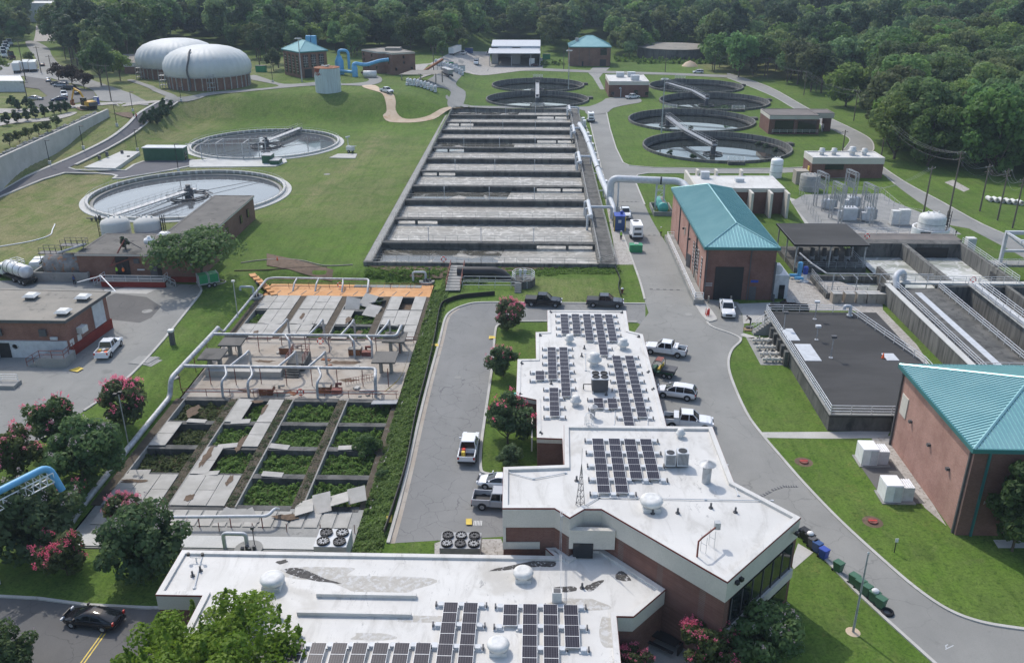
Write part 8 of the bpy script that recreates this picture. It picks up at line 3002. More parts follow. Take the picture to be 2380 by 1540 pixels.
for p,sx,sy,h,lab in TRF:
 a = at(*p)
 t = thing('transformer',lab,'transformer',a,'transformers of the substation')
 part(t,'tank',bevelled(MB().bx(a.x,a.y + 1,.2,sx,sy,h * .75),.06),M['lgrey'])
 m = MB()
 for k in range(5):
  m.bx(a.x + sx / 2 + .35,a.y + .4 + k * .3,.5,.6,.1,h * .6)
 part(t,'radiator',m,M['grey'],kind='stuff')
 part(t,'cabinet',MB().bx(a.x - sx / 2 - .4,a.y + .8,.4,.8,1,1.6),M['lgrey'])
 m = MB()
 for k in range(3):
  m.tube([(a.x - .6 + .6 * k,a.y + 1,h * .75),(a.x - .6 + .6 * k,a.y + .9,h + .5)],[.16,.05],6)
 part(t,'bushing',m,M['grey'],kind='stuff')
 part(t,'plinth',MB().bx(a.x,a.y + 1,-.1,sx + .6,sy + .6,.3),M['conc_grey'])
m = MB()
for i in (0,1):
 for f in (.2,.5,.8):
  a,b = tops[i][0].lerp(tops[i][1],f),tops[i + 2][0].lerp(tops[i + 2][1],f)
  m.rod(a + Vector((0,0,6.3)),b + Vector((0,0,6.3)),.035,3)
  a2,b2 = tops[0][0].lerp(tops[0][1],f),tops[1][0].lerp(tops[1][1],f)
  m.rod(a2 + Vector((0,0,6.3)),b2 + Vector((0,0,6.3)),.035,3)
solo('bus_wire',m,M['cable'],'bare bus wires strung between the substation frames','wires')
for p,w_,h,lab in (((2079,524),1.5,2.9,'left one of two grey switch cabinets on the gravel pad'),((2100,524),2.2,3.1,'wider grey switch cabinet on the gravel pad'),((2253,592),1.6,3.0,'white cabinet at the side deck of the channel works')):
 a = at(*p)
 t = thing('switch_cabinet',lab,'cabinet',a)
 part(t,'casing',bevelled(MB().bx(a.x,a.y + .6,.15,w_,1.4,h),.04),M['offwhite'])
 part(t,'door',MB().bx(a.x,a.y - .11,.4,w_ * .8,.04,h - .6),M['lgrey'])
 part(t,'plinth',MB().bx(a.x,a.y + .6,-.1,w_ + .4,1.8,.25),M['conc_grey'])
t = thing('chain_link_fence','chain link fence on thin posts round the substation gravel','fence',at(1905,540))
m,m2 = MB(),MB()
fpts = [at(*p) for p in ((1857,455),(1873,480),(1906,535),(2040,538),(2137,536),(2140,512),(2098,503),(2045,457),(1857,455))]
for i in range(len(fpts) - 1):
 a,b = fpts[i],fpts[i + 1]
 n = max(1,int((b - a).length / 3))
 for k in range(n):
  c = a.lerp(b,k / n)
  m.rod(c,c + Vector((0,0,2.3)),.04,4)
 for z in (.1,.6,1.1,1.6,2.1):
  m2.rod(a + Vector((0,0,z)),b + Vector((0,0,z)),.008,3)
 m2.rod(a + Vector((0,0,2.2)),b + Vector((0,0,2.2)),.02,3)
part(t,'post',m,M['galv'],kind='stuff')
part(t,'wire_mesh',m2,M['galv'])
# ------------------------------------------------------------------ open canopy, its basin and pumps
cz = 5.2
cp = [(v.x,v.y) for v in px([(1804,519),(1985,519),(2023,570),(1845,570)],cz)]
x0,x1,y0,y1 = cp[0][0],cp[2][0],cp[2][1],cp[0][1]
t = thing('canopy','flat dark canopy on slim posts over a steel pump deck beside the brick hall','canopy',((x0 + x1) / 2,y0,0))
part(t,'roof',MB().box(x0,y0,cz - .25,x1,y1,cz),M['slab_dark'])
m = MB()
rim(m,[(x0,y0),(x1,y0),(x1,y1),(x0,y1)],.12,cz - .3,cz + .04)
part(t,'edge_trim',m,M['dgrey'])
for x in (x0 + .6,(x0 + x1) / 2,x1 - .5):
 for y in (y0 + .5,(y0 + y1) / 2,y1 - .5):
  part(t,'post',MB().bx(x,y,0,.22,.22,cz - .25),M['galv'])
for x in (x0 + .6,(x0 + x1) / 2,x1 - .5):
 part(t,'beam',MB().box(x - .1,y0,cz - .55,x + .1,y1,cz - .26),M['grey'])
part(t,'deck',MB().box(x0 + .5,y0 + .2,-.2,x1,y1 - .4,.9),M['conc_dark'])
m = MB()
railing(m,[(x0 + 1,y0 + .2,.9),(x1 - .2,y0 + .2,.9),(x1 - .2,y1 - 1,.9)],1.1,3,1.6,.045)
part(t,'railing',m,M['galv'])
for k in range(5):
 x = x0 + 2.4 + k * 2.1
 q = thing('deck_pump',['dark vertical pump at the left end under the canopy','dark vertical pump second from the left under the canopy','dark vertical pump in the middle under the canopy','dark vertical pump second from the right under the canopy','dark vertical pump at the right end under the canopy'][k],'pump',(x,y0 + 4,.9),'pumps under the canopy')
 part(q,'motor',MB().cyl(x,y0 + 4,1.9,3.3,.4,10),M['dgrey'])
 part(q,'base',MB().cyl(x,y0 + 4,.9,1.9,.55,10),M['grey'])
 part(q,'pipe',MB().tube([(x,y0 + 4,1.3),(x,y0 + 1.2,1.3)],.2,8),M['dgrey'])
t = thing('pump_basin','open froth filled basin with slim posts and overhead rail in front of the canopy','basin',(53,135,0))
m = MB()
m.ribbon([(47.5,135),(58.6,135),(58.6,143.6),(47.5,143.6)],.5,-.6,.9,True)
part(t,'wall',m,M['conc_streak'])
m = MB()
railing(m,[(47.4,143.8,.9),(47.4,135,.9),(58.6,135,.9)],1.1,3,1.6,.04)
part(t,'railing',m,M['galv'])
m = MB()
for x in (48.2,52,55.6,59.4,63.2):
 m.rod((x,135.2,0),(x,135.2,4.2),.09,5)
m.rod((47,135.2,4.2),(64,135.2,4.2),.1,4)
m.tube([(47,135.2,4.2),(45.6,139,4.6),(44.8,143.5,4.9)],.13,4,True,False)
for x in (49,51.2,53.4,55.6):
 m.rod((x,135.2,4.2),(x + .5,133.9,3.7),.06,4)
part(t,'overhead_rail',m,M['galv'])
for k,x in enumerate((48.4,50.4,52.3,53.9,55.4)):
 b = thing('valve_box',['tan concrete valve box at the left end of the row before the froth basin','tan concrete valve box second in the row before the froth basin','tan concrete valve box in the middle of the row before the froth basin','tan concrete valve box fourth in the row before the froth basin','tan concrete valve box beside the dark post of the channel works'][k],'valve box',(x,133.4,0),'valve boxes before the froth basin')
 part(b,'casing',bevelled(MB().bx(x,133.4,-.1,1.45,1.5,1.75),.05),M['conc_tan'])
 part(b,'lid',MB().bx(x,133.4,1.65,1.5,1.55,.08),M['concrete'])
for p,c1,c2,h,lab in (((1858,650),'blue','blue',2.9,'tall pale blue vertical pump by the gravel yard'),((1871,657),'royal','white',2.6,'vertical pump with royal blue motor on a white base')):
 a = at(*p)
 t = thing('vertical_pump',lab,'pump',a)
 part(t,'motor',MB().cyl(a.x,a.y + .5,h * .55,h,.42,12).cyl(a.x,a.y + .5,h,h + .12,.3,12),M[c1])
 part(t,'column',MB().cyl(a.x,a.y + .5,.1,h * .55,.36,12).cyl(a.x,a.y + .5,0,.2,.75,14),M[c2])
 part(t,'pipe',MB().tube([(a.x,a.y + .5,.6),(a.x - 1.6,a.y + .6,.6)],.3,10),M['blue'])
t = thing('lean_to','pale grey steel lean to on the right wall of the tall brick hall','annex',(40,134.6,0))
part(t,'wall',bevelled(MB().box(38.35,134.6,0,41.0,141,4.0),.05),M['lgrey'])
part(t,'door',MB().box(39.5,134.5,0,40.4,134.62,2.4),M['glass'])
part(t,'dish_vent',MB().lathe([(.01,0),(.8,.05),(.8,.15),(.01,.2)],0,0,18,False,axis=lambda v: Vector((38.9 + v.x,134.5 - v.z,5.0 + v.y))),M['lgrey'])
# ------------------------------------------------------------------ poles, masts, wires
def pole(p,top,lab,kind='wood',group=None,arms=1):
 a = on(*p)
 r = ray(*top)
 k = math.hypot(a.x,a.y) / math.hypot(r.x,r.y)
 h = max(4,HC + r.z * k - a.z)
 T_ = a + Vector((0,0,h))
 if kind == 'wood':
  t = thing('utility_pole',lab,'utility pole',a,group)
  part(t,'shaft',MB().tube([a - Vector((0,0,.5)),T_],[.19,.13],7),M['pole_wood'])
  m = MB()
  for q in range(arms):
   m.bx(T_.x,T_.y,T_.z - .6 - 1.0 * q,2.2,.12,.12,.5)
  part(t,'cross_arm',m,M['pole_wood'])
  m = MB()
  for d in (-1,0,1):
   m.cyl(T_.x + d * .9,T_.y + d * .45,T_.z - .5,T_.z - .25,.06,5)
  part(t,'insulator',m,M['grey'],kind='stuff')
 elif kind == 'mast':
  t = thing('light_mast',lab,'light mast',a,group)
  part(t,'shaft',MB().tube([a,T_],[.24,.13],8),M['galv'])
  for q in range(4):
   part(t,'floodlight',MB().bx(T_.x + math.cos(q * PI / 2 + .5),T_.y + math.sin(q * PI / 2 + .5),T_.z - .3,.75,.55,.3,q),M['offwhite'])
  part(t,'ring',MB().lathe([(.9,T_.z - .1),(1.05,T_.z),(.9,T_.z + .1)],T_.x,T_.y,14),M['lgrey'])
 else:
  t = thing('street_lamp',lab,'street lamp',a,group)
  part(t,'shaft',MB().tube([a,T_],[.11,.08],6),M['black'])
  part(t,'lamp_head',MB().bx(T_.x + .5,T_.y,T_.z - .08,1.1,.4,.16),M['black'])
  part(t,'base',MB().cyl(a.x,a.y,a.z - .3,a.z + .8,.38,12),M['conc_white'])
 return T_
G1 = 'utility poles along the far right road'
PT = [pole((1660,168),(1664,125),'utility pole at the wood edge above the back road',group=G1),pole((1783,182),(1783,133),'utility pole where the far road leaves the wood',group=G1),pole((1868,222),(1873,164),'utility pole on the dry grass before the wood',group=G1),pole((1984,281),(1992,208),'utility pole before the pale tree pair',group=G1),
      pole((2048,364),(2060,270),'utility pole half lost in the wood edge trees',group=G1),pole((2200,525),(2225,350),'tall utility pole at the substation drive',group=G1,arms=2),pole((2277,491),(2300,382),'utility pole beside the pipe stack on the lawn',group=G1,arms=2),
      pole((2318,512),(2345,392),'utility pole second from the right picture edge',group=G1,arms=2),pole((2353,530),(2379,412),'utility pole nearest the right picture edge',group=G1,arms=2)]
PX = pole((2147,492),(2165,386),'utility pole with a ring of floodlights beside the substation',group=G1)
pole((1958,352),(1963,302),'short bare pole by the stacked pipes',group=G1)
pole((1310,161),(1312,112),'thin pole beside the open shed',group=G1)
pole((1546,168),(1547,119),'thin pole in front of the old round tank',group=G1)
pole((1008,166),(1003,108),'thin pole beside the white bags yard',group=G1)
def wire(name,lab,A,B_,offs,sag=1.2):
 t = thing(name,lab,'wires',A)
 for dx,dz in offs:
  a,b = A + Vector((dx,dx * .5,dz)),B_ + Vector((dx,dx * .5,dz))
  q = [a.lerp(b,k / 8) - Vector((0,0,sag * 4 * (k / 8) * (1 - k / 8))) for k in range(9)]
  part(t,'wire',MB().tube(q,.018,3,False,False),M['cable'])
O4 = ((-.9,-.3),(0,-.3),(.9,-.3),(0,-1.8))
WL = ['wires sagging along the wood edge above the back road','wires crossing the dry grass corner by the wood','wires sagging in front of the pale tree pair','wires running into the wood edge trees','wires sweeping from the wood edge down to the tall pole','wires from the tall pole to the lawn poles','wires between the two middle lawn poles','wires between the last two poles at the right']
for i in range(len(PT) - 1):
 wire('power_line',WL[i],PT[i],PT[i + 1],O4,1.6 if i != 4 else 2.4)
wire('power_line','wires from the floodlight pole into the substation frames',PX,tops[3][1] + Vector((0,0,8)),O4[:3],.8)
G2 = 'utility poles along the public road'
PL_ = [pole((96,170),(85,108),'utility pole between the white trailers and the public road',group=G2),pole((60,186),(41,92),'tall utility pole with a box beside the trailers',group=G2),pole((65,238),(57,188),'utility pole at the small lawn of the upper left lot',group=G2),pole((122,176),(117,128),'utility pole on the verge of the public road',group=G2),pole((259,235),(241,150),'leaning utility pole by the timber pile',group=G2),pole((192,178),(183,132),'utility pole before the pines',group=G2)]
wire('power_line','wires sagging before the pines to the leaning pole',PL_[5],PL_[4],O4[:3],1)
wire('power_line','wires along the public road verge',PL_[3],PL_[5],O4[:3],1)
G3 = 'tall floodlight masts'
pole((1321,211),(1322,117),'tall grey light mast between the clarifiers and the basin','mast',G3)
pole((1537,309),(1546,183),'tall grey light mast before the right hand clarifiers','mast',G3)
pole((702,191),(694,89),'tall grey light mast at the turned teal hall','mast',G3)
G4 = 'black street lamps along the ramp road'
for p,q,lab in (((116,381),(105,326),'black street lamp before the left end of the retaining wall'),((194,346),(186,293),'black street lamp before the middle of the retaining wall'),((272,293),(267,243),'black street lamp beside the bare soil patch'),((309,259),(304,214),'black street lamp at the far end of the soil patch'),((320,351),(311,301),'black street lamp beside the concrete slab'),((415,398),(405,335),'black street lamp in front of the green shed'),((421,235),(416,203),'black street lamp at the bend below the gas dome'),((634,192),(632,145),'black street lamp between the dome and the teal hall')):
 pole(p,q,lab,'lamp',G4)
a = at(553,738)
t = thing('light_pole','thin grey light pole on the lawn beside the filter beds','light pole',a)
part(t,'shaft',MB().tube([a,a + Vector((0,0,6))],.07,6),M['galv'])
part(t,'lamp_head',MB().bx(a.x,a.y,5.9,.5,.3,.2),M['offwhite'])
a = at(298,1030)
t = thing('light_pole','thin light pole with twin black heads among the pink blooms','light pole',a)
part(t,'shaft',MB().tube([a,a + Vector((0,0,6.4))],.07,6),M['dull_rail'])
for d in (-.4,.2):
 part(t,'lamp_head',MB().bx(a.x + d,a.y,6.3 + d * .4,.4,.3,.3),M['black'])
a = at(1982.5,1467.5)
t = thing('flag_pole','bare silver flag pole on the lawn beside the bins','flag pole',a)
part(t,'shaft',MB().tube([a,a + Vector((0,0,7.9))],[.11,.06],10),M['galv'])
part(t,'ball',MB().lathe([(.01,7.9),(.12,8.0),(.01,8.12)],a.x,a.y,10),M['alu'])
part(t,'soil_ring',MB().lathe([(.01,.03),(.5,.03),(.6,.0)],a.x,a.y,14),M['dirt_road'])
# ------------------------------------------------------------------ bins, tyre, cabinets, signs
BC = [((1868,1250),'black','black wheeled bin at the far end of the row by the office corner',1),((1880,1262),'black','black bin with a crumpled white bag on top',2),((1888,1272),'dgrey','dark grey bin squeezed between black and blue bins',1),((1898,1281),'navy','dark blue recycling bin with a glossy lid',1),((1913,1296),'royal','bright blue recycling bin at the near end of the blue pair',1),
      ((1947,1327),'bin_green','single green bin standing apart from the group',1),((1983,1357),'bin_green','green bin at the far end of the group of five',1),((1998,1370),'bin_green','green bin second from the far end of the group of five',1),((2012,1382),'bin_green','green bin in the middle of the group of five',1),((2030,1397),'bin_green','green bin with something white caught on its lid',3),((2045,1411),'bin_green','green bin next to the tyre',1)]
for p,c,lab,q in BC:
 a = at(*p)
 t = thing('wheeled_bin',lab,'bin',a,'wheeled bins along the kerb',.6)
 o = MB().prism([(-.27,-.3),(.27,-.3),(.27,.3),(-.27,.3)],.08,1.0,[(-.34,-.4),(.34,-.4),(.34,.4),(-.34,.4)])
 b = part(t,'body',MB().merge(o,Matrix.Translation(a)),M[c])
 part(t,'lid',MB().merge(bevelled(MB().box(-.37,-.44,.99,.37,.42,1.08),.03),Matrix.Translation(a)),M[c])
 for sx in (-.3,.3):
  part(t,'wheel',MB().lathe([(.01,-.04),(.13,-.04),(.13,.04),(.01,.04)],0,0,10,False,axis=lambda v,sx=sx: a + Vector((sx + v.z,.36 + v.x,.13 + v.y))),M['rubber'])
 if q > 1:
  part(t,'bag',MB().lathe([(.3,1.05),(.33,1.2),(.2,1.32),(.01,1.36)],a.x,a.y,9),M['white'] if q == 2 else M['bag'])
a = at(2062,1424)
solo('tyre',MB().lathe([(.32,.06),(.5,.0),(.56,.1),(.5,.24),(.32,.2),(.28,.12),(.32,.06)],a.x,a.y,22),M['rubber'],'black tyre lying flat at the end of the bin row','tyre')
for p,lab in (((2022,1084),'white equipment cabinet with grey louvres nearest the reservoir'),((2077,1170),'white equipment cabinet with grey louvres in front of its twin')):
 a = at(*p)
 t = thing('equipment_cabinet',lab,'cabinet',a,'white cabinets by the filter building')
 part(t,'casing',bevelled(MB().bx(a.x - .1,a.y + 1.1,.1,1.75,2.1,2.0),.04),M['white'])
 part(t,'front_door',MB().bx(a.x + .3,a.y + .02,.25,.8,.06,1.7),M['lgrey'])
 part(t,'cooling_section',MB().bx(a.x + 1.45,a.y + 1.2,.1,1.2,1.7,1.55),M['lgrey'])
 m = MB()
 for k in range(5):
  m.bx(a.x + 1.0 + k * .24,a.y + 1.2,1.65,.14,1.72,.07)
 part(t,'louvre',m,M['white'],kind='stuff')
 part(t,'plinth',MB().bx(a.x + .5,a.y + 1.1,-.1,3.4,2.5,.2),M['conc_grey'])
for p,r in (((1868,1073),.5),((2028,1212),.5)):
 a = at(*p)
 t = thing('manhole_lid','dark round lid with a red bar in worn ring of soil on the lawn' if r > .5 else 'round manhole lid with a red stripe on the right lawn','manhole lid',a,'red marked manhole lids on the lawn')
 part(t,'lid',MB().cyl(a.x,a.y,0,.16,.48,18),M['rust_red'])
 part(t,'red_bar',MB().bx(a.x,a.y,.16,.8,.12,.03),M['red'])
 part(t,'soil_ring',MB().lathe([(.01,.012),(.75,.012),(1.0,0)],a.x,a.y,18),M['soil'])
def post_sign(p,h,lab,col,name='road_sign',plate=(.3,.04,.42)):
 a = on(*p)
 t = thing(name,lab,'sign',a)
 part(t,'post',MB().bx(a.x,a.y,a.z,.07,.07,h),M['black'])
 part(t,'plate',MB().bx(a.x,a.y - .05,a.z + h - .1,*plate),M[col])
post_sign((2078,1283),1.3,'small white sign on a black post at the right kerb','offwhite')
post_sign((2216,570),2.6,'dark sign post on the lawn by the domed tank','dgrey')
a = at(402,800)
t = thing('pay_post','dark square post with pale cap on the left lawn','post',a)
part(t,'shaft',MB().bx(a.x,a.y,0,.6,.6,2.0),M['dgrey'])
part(t,'cap',MB().bx(a.x,a.y,2.0,.75,.75,.3),M['offwhite'])
a = at(1446,681)
t = thing('fire_hydrant','fire hydrant with silver cap on the lawn by the service road','hydrant',a)
part(t,'barrel',MB().cyl(a.x,a.y,0,.75,.17,10).bx(a.x,a.y,.45,.6,.16,.16),M['rust_red'])
part(t,'cap',MB().lathe([(.22,.75),(.2,.9),(.01,1.0)],a.x,a.y,10),M['alu'])
def cone(p,z,lab,g):
 a = at(*p,z) if z is not None else on(*p)
 t = thing('traffic_cone',lab,'traffic cone',a,g)
 part(t,'cone',MB().lathe([(.2,a.z + .04),(.05,a.z + .75),(.01,a.z + .76)],a.x,a.y,12),M['orange'])
 part(t,'base',MB().bx(a.x,a.y,a.z,.45,.45,.04),M['black'])
cone((119,862 - 15),None,'orange cone before the workshop door','orange traffic cones')
cone((645,606),None,'orange cone beside the hose on the left lawn','orange traffic cones')
cone((2052,832 - 0),2.1,'orange cone on the reservoir roof','orange traffic cones')
m = MB()
for k in range(6):
 a = at(1640 + 4 * (k % 3) + 2 * (k // 3),733 + 3 * (k // 3))
 if k < 5:
  t = thing('delineator_post','red plastic delineator post standing in a cluster on the kerb island','delineator',a,'red delineator posts on the kerb island')
  part(t,'post',MB().tube([a,a + Vector((.1 * (k % 2),.05,1.2))],[.08,.05],8),M['red'])
  part(t,'base',MB().cyl(a.x,a.y,0,.06,.22,10),M['black'])
struct('kerb_island',MB().prism([(p.x,p.y) for p in smooth_path(px([(1611,700),(1634,700),(1665,738),(1660,746),(1640,744)]),3,True)],0,.15),M['concrete'])
for p in ((1646,704),(1698,704)):
 a = at(*p)
 solo('bollard',MB().cyl(a.x,a.y,0,1.2,.14,10),M['conc_tan'],'pale bollard left of the black roller door' if p[0] < 1650 else 'pale bollard right of the black roller door','bollard')
# blue pipe bridge at the lower left
zb = 8.6
A,B_,D = at(-60,1170,zb),at(112,1083,zb),at(124,1100,zb - .4)
t = thing('pipe_bridge','sky blue pipe on a white lattice truss at the lower left','pipe bridge',(A.x,A.y,0))
dv = (B_ - A).normalized()
part(t,'pipe',MB().tube(bend([A,B_,B_ + dv * .5 + Vector((.5,-.4,-2.6))],.9),.33,14),M['blue'])
m = MB()
nv = Vector((-dv.y,dv.x,0)) * .5
for s_ in (1,-1):
 for dz in (-.55,-1.5):
  m.rod(A + nv * s_ + Vector((0,0,dz)),B_ + nv * s_ + Vector((0,0,dz)),.06,4)
 for k in range(10):
  c,d = A.lerp(B_,k / 10) + nv * s_,A.lerp(B_,(k + 1) / 10) + nv * s_
  m.rod(c + Vector((0,0,-.55)),d + Vector((0,0,-1.5)),.045,4)
  m.rod(d + Vector((0,0,-.55)),d + Vector((0,0,-1.5)),.045,4)
  m.rod(c + Vector((0,0,-1.5)),c - nv * 2 * s_ + Vector((0,0,-1.5)),.04,4)
part(t,'truss',m,M['white'])
part(t,'leg',MB().bx(A.x,A.y,0,.4,.4,3.5),M['white'])
# blue ducts and stacks by the turned hall
t = thing('blue_ductwork','sky blue scrubber vessels and fat ducts beside the turned teal hall','ductwork',(-72,357,7))
part(t,'scrubber',MB().lathe([(1.7,7),(1.7,12),(1.2,13),(.9,14)],-77.2,356.5,18),M['blue'])
part(t,'duct',MB().tube(bend([(-77.2,356.5,13.5),(-77.2,356.5,16),(-73.4,356.5,16),(-73.4,356.5,9)],1.8),.55,14),M['blue'])
part(t,'duct',MB().tube(bend([(-70.5,350,9),(-70.5,350,12),(-66,352,11),(-61,355,12.3),(-57.6,356,12.6)],1.5),.7,12),M['blue'])
part(t,'scrubber',MB().lathe([(1.1,7),(1.1,10.5),(.7,11.2)],-69.8,349,16),M['blue'])
part(t,'duct',MB().tube([(-78.5,355,8.6),(-70,349.4,8.6)],.6,10),M['blue'])
for x in (-91.2,-89.0):
 solo('blue_stack',MB().box(x - .9,366,6,x + .9,368,20.5),M['blue'],'square sky blue stack behind the teal hip roof, %s of two' % ('left' if x < -90 else 'right'),'stack')
t = thing('horizontal_tank','pale horizontal tank on saddles before the blue ducts','tank',(-63,346,7))
part(t,'shell',MB().lathe([(.01,-2.6),(1.3,-2.4),(1.3,2.4),(.01,2.6)],0,0,18,True,axis=lambda v: Vector((-63.5 + v.z,346 + v.x,8.4 + v.y))),M['offwhite'])
part(t,'saddle',MB().box(-65.5,345.4,6.8,-61.5,346.6,7.4),M['conc_grey'])
# bulk bags
n = 0
for (u0,v0,cols,rows,lays,lab) in ((946,199,9,3,2,'white bulk bag in the stack on the apron below the conveyor'),(1012,152,10,4,2,'white bulk bag in the far stack behind the thin pole')):
 base = on(u0,v0)
 for l_ in range(lays):
  for j in range(rows):
   for i in range(cols):
    if l_ and (i + j) % 3 == 0:
     continue
    x,y = base.x + i * 1.25 + rnd.uniform(-.1,.1),base.y + j * 1.3 + rnd.uniform(-.1,.1)
    b = MB().prism([(-.5,-.5),(.5,-.5),(.55,.5),(-.55,.5)],0,1.15,[(-.4,-.42),(.42,-.4),(.4,.42),(-.42,.4)])
    q = bevelled(b,.16)
    q.xf(Matrix.Translation((x,y,height(x,y) + 1.15 * l_)) @ Matrix.Rotation(rnd.uniform(-.2,.2),4,'Z'))
    solo('bulk_bag',q,M['bag'],lab,'bulk bag','bulk bags in the near stack' if n == 0 else 'bulk bags in the far stack')
 n += 1
a = on(1004,193)
t = thing('lean_canopy','low grey roofed canopy attached to the brick block','canopy',a)
part(t,'roof',MB().add([(a.x - 12,a.y - 3,a.z + 3.4),(a.x + 2,a.y - 1,a.z + 3.2),(a.x + 4,a.y + 6,a.z + 4),(a.x - 8,a.y + 4,a.z + 4.2)],[(0,1,2,3)]),M['roof_tan'])
for dx,dy in ((-11,-2.6),(-4,-1.6),(1.6,-.8),(3.4,5.4)):
 part(t,'post',MB().bx(a.x + dx,a.y + dy,a.z - .5,.4,.4,4),M['roof_tan'])
# pipe frames between the left clarifiers
t = thing('pipe_rack','grey steel pipe frames on the pale slab between the left clarifiers','steel frame',on(540,380))
m = MB()
z0 = .2
F = [on(*p) for p in ((470,372),(506,370),(566,372),(604,370))]
for i,a in enumerate(F):
 for dy in (0,6):
  part(t,'post',MB().bx(a.x,a.y + dy,0,.2,.2,4.4),M['galv'])
 m.rod((a.x,a.y,4.3),(a.x,a.y + 6,4.3),.1,4)
m.rod((F[0].x - 4,F[0].y,4.3),(F[3].x,F[3].y,4.3),.1,4)
m.rod((F[0].x - 4,F[0].y + 6,4.3),(F[3].x,F[3].y + 6,4.3),.1,4)
part(t,'beam',m,M['galv'])
for p,lab in (((622,380),'open dark green container at the end of the pale slab'),((640,383),'low green skip beside the open container')):
 a = on(*p)
 t = thing('container',lab,'container',a)
 part(t,'casing',MB().bx(a.x,a.y + 1,a.z,2.4,3.4,2.2 if p[0] < 630 else 1.2),M['dgreen'])
 part(t,'lid',MB().bx(a.x,a.y + 1,a.z + (2.2 if p[0] < 630 else 1.2),2.5,3.5,.1),M['grey'])
for k,p in enumerate(((300,372),(285,362),(232,372),(250,366))):
 a = on(*p)
 o = MB().bx(a.x,a.y,a.z + .3,.6,.6,.9 + .3 * (k % 2))
 solo('valve_post',o,M['dgrey'],'dark valve post on the pale slab left of the green shed','valve','valve posts on the pale slab')
# small works around the basin front
a = at(1216,672)
t = thing('valve_platform','octagonal valve platform with steps and white rails on the front lawn','platform',a)
part(t,'deck',MB().cyl(a.x,a.y + 2,-.1,1.3,2.0,8),M['conc_dark'])
m = MB()
c = circ(a.x,a.y + 2,1.9,8)
railing(m,[(x,y,1.3) for x,y in c[6:] + c[:6]],1.1,3,1,.045)
part(t,'railing',m,M['alu'])
m = MB()
for k in range(5):
 m.box(a.x - 1.4,a.y - .7 - .3 * k,0,a.x - .3,a.y - .4 - .3 * k,1.3 - .26 * k)
part(t,'steps',m,M['conc_grey'])
m = MB()
for dx in (-.5,.3):
 m.cyl(a.x + dx,a.y + 2,1.5,2.8,.18,8)
 m.bx(a.x + dx,a.y + 2,2.3,.5,.4,.4)
part(t,'valve',m,M['lgrey'])
a,b = at(1076,648),at(1168,662)
t = thing('black_pipe','fat black pipe bending into the ground in front of the aeration basin','pipe',a)
part(t,'pipe',MB().tube(bend([(a.x - 1,a.y + .6,1.0),(a.x + 6.2,a.y + .6,1.0),(a.x + 8,a.y - .2,-.4)],1.4),1.0,16),M['black'])
a = at(1058,655)
t = thing('timber_stairway','weathered stairway bridge with rails up to the basin front','stairway',a)
m = MB()
for k in range(9):
 m.box(a.x - 1.2,a.y - 5 + k * 1.2,.25 + .08 * k,a.x + 1.2,a.y - 3.9 + k * 1.2,.4 + .08 * k)
part(t,'deck',m,M['conc_grey'])
m = MB()
for dx in (-1.2,1.2):
 railing(m,[(a.x + dx,a.y - 4,.4),(a.x + dx,a.y + 5.5,1.0)],1.1,2,1.6,.05)
part(t,'railing',m,M['rust_red'])
m = MB()
y_ = at(1130,690).y
railing(m,[(at(1075,672).x,y_ + 4,0),(at(1225,672).x,y_ + 4,0),(at(1225,672).x,y_ + 6.5,0),(at(1075,672).x,y_ + 6.5,0)],1.2,2,2.4,.05)
solo('pipe_railing',m,M['lgrey'],'pale double railing round the pit below the black pipe','railing')
sf = MB()
P = smooth_path(px([(1150,686),(1105,690),(1070,694),(1035,706),(1022,724),(1010,790),(992,870),(965,975),(945,1080),(915,1180),(893,1245)]),5)
sf.ribbon(P,.06,0,.75)
solo('silt_fence',sf,M['black'],'low black silt fence along the weedy bank beside the loop road','fence')
m = MB()
P = smooth_path(px([(1430,627),(1440,650),(1437,668),(1443,690)]),4)
m.ribbon(P,.06,0,.6)
solo('silt_fence',m,M['black'],'short sagging black silt fence across the front lawn','fence')
for pts,c,lab in (([(560,612),(600,606),(650,603),(700,606),(755,618),(820,616)],'conc_tan','pale hose across the lawn to the basin corner'),([(545,630),(620,628),(690,623),(760,622)],'soil','brown hose across the soil before the basin'),([(500,648),(525,655),(505,662),(495,660)],'conc_tan','coiled tan hose beside the green pump trailer'),([(0,574),(70,562),(115,548),(122,535),(128,522)],'white','white hose snaking over the dry left lawn')):
 q = [v + Vector((0,0,.1)) for v in smooth_path(onp(pts),5)]
 solo('hose',MB().tube(q,.11,6),M[c],lab,'hose')
t = thing('timber_steps','orange stained steps descending to the filter deck','steps',at(615,655))
m = MB()
for k in range(7):
 a,b = at(588,640),at(634,668)
 c = a.lerp(b,k / 6)
 m.bx(c.x,c.y,-1.2 + .18 * (6 - k),1.1,1.6,.25,.5)
part(t,'tread',m,M['orange_dirt'])
t = thing('lawn_steps','concrete landing and steps from the yard road down the left lawn','steps',at(365,850))
m = MB()
for k in range(7):
 a,b = at(352,838),at(398,872)
 c = a.lerp(b,k / 6)
 m.bx(c.x,c.y,-.2 - .12 * k,.75,2.2,.36,-.35)
m.bx(at(336,838).x,at(336,838).y,-.1,3.2,2.6,.18,-.2)
part(t,'tread',m,M['conc_grey'])
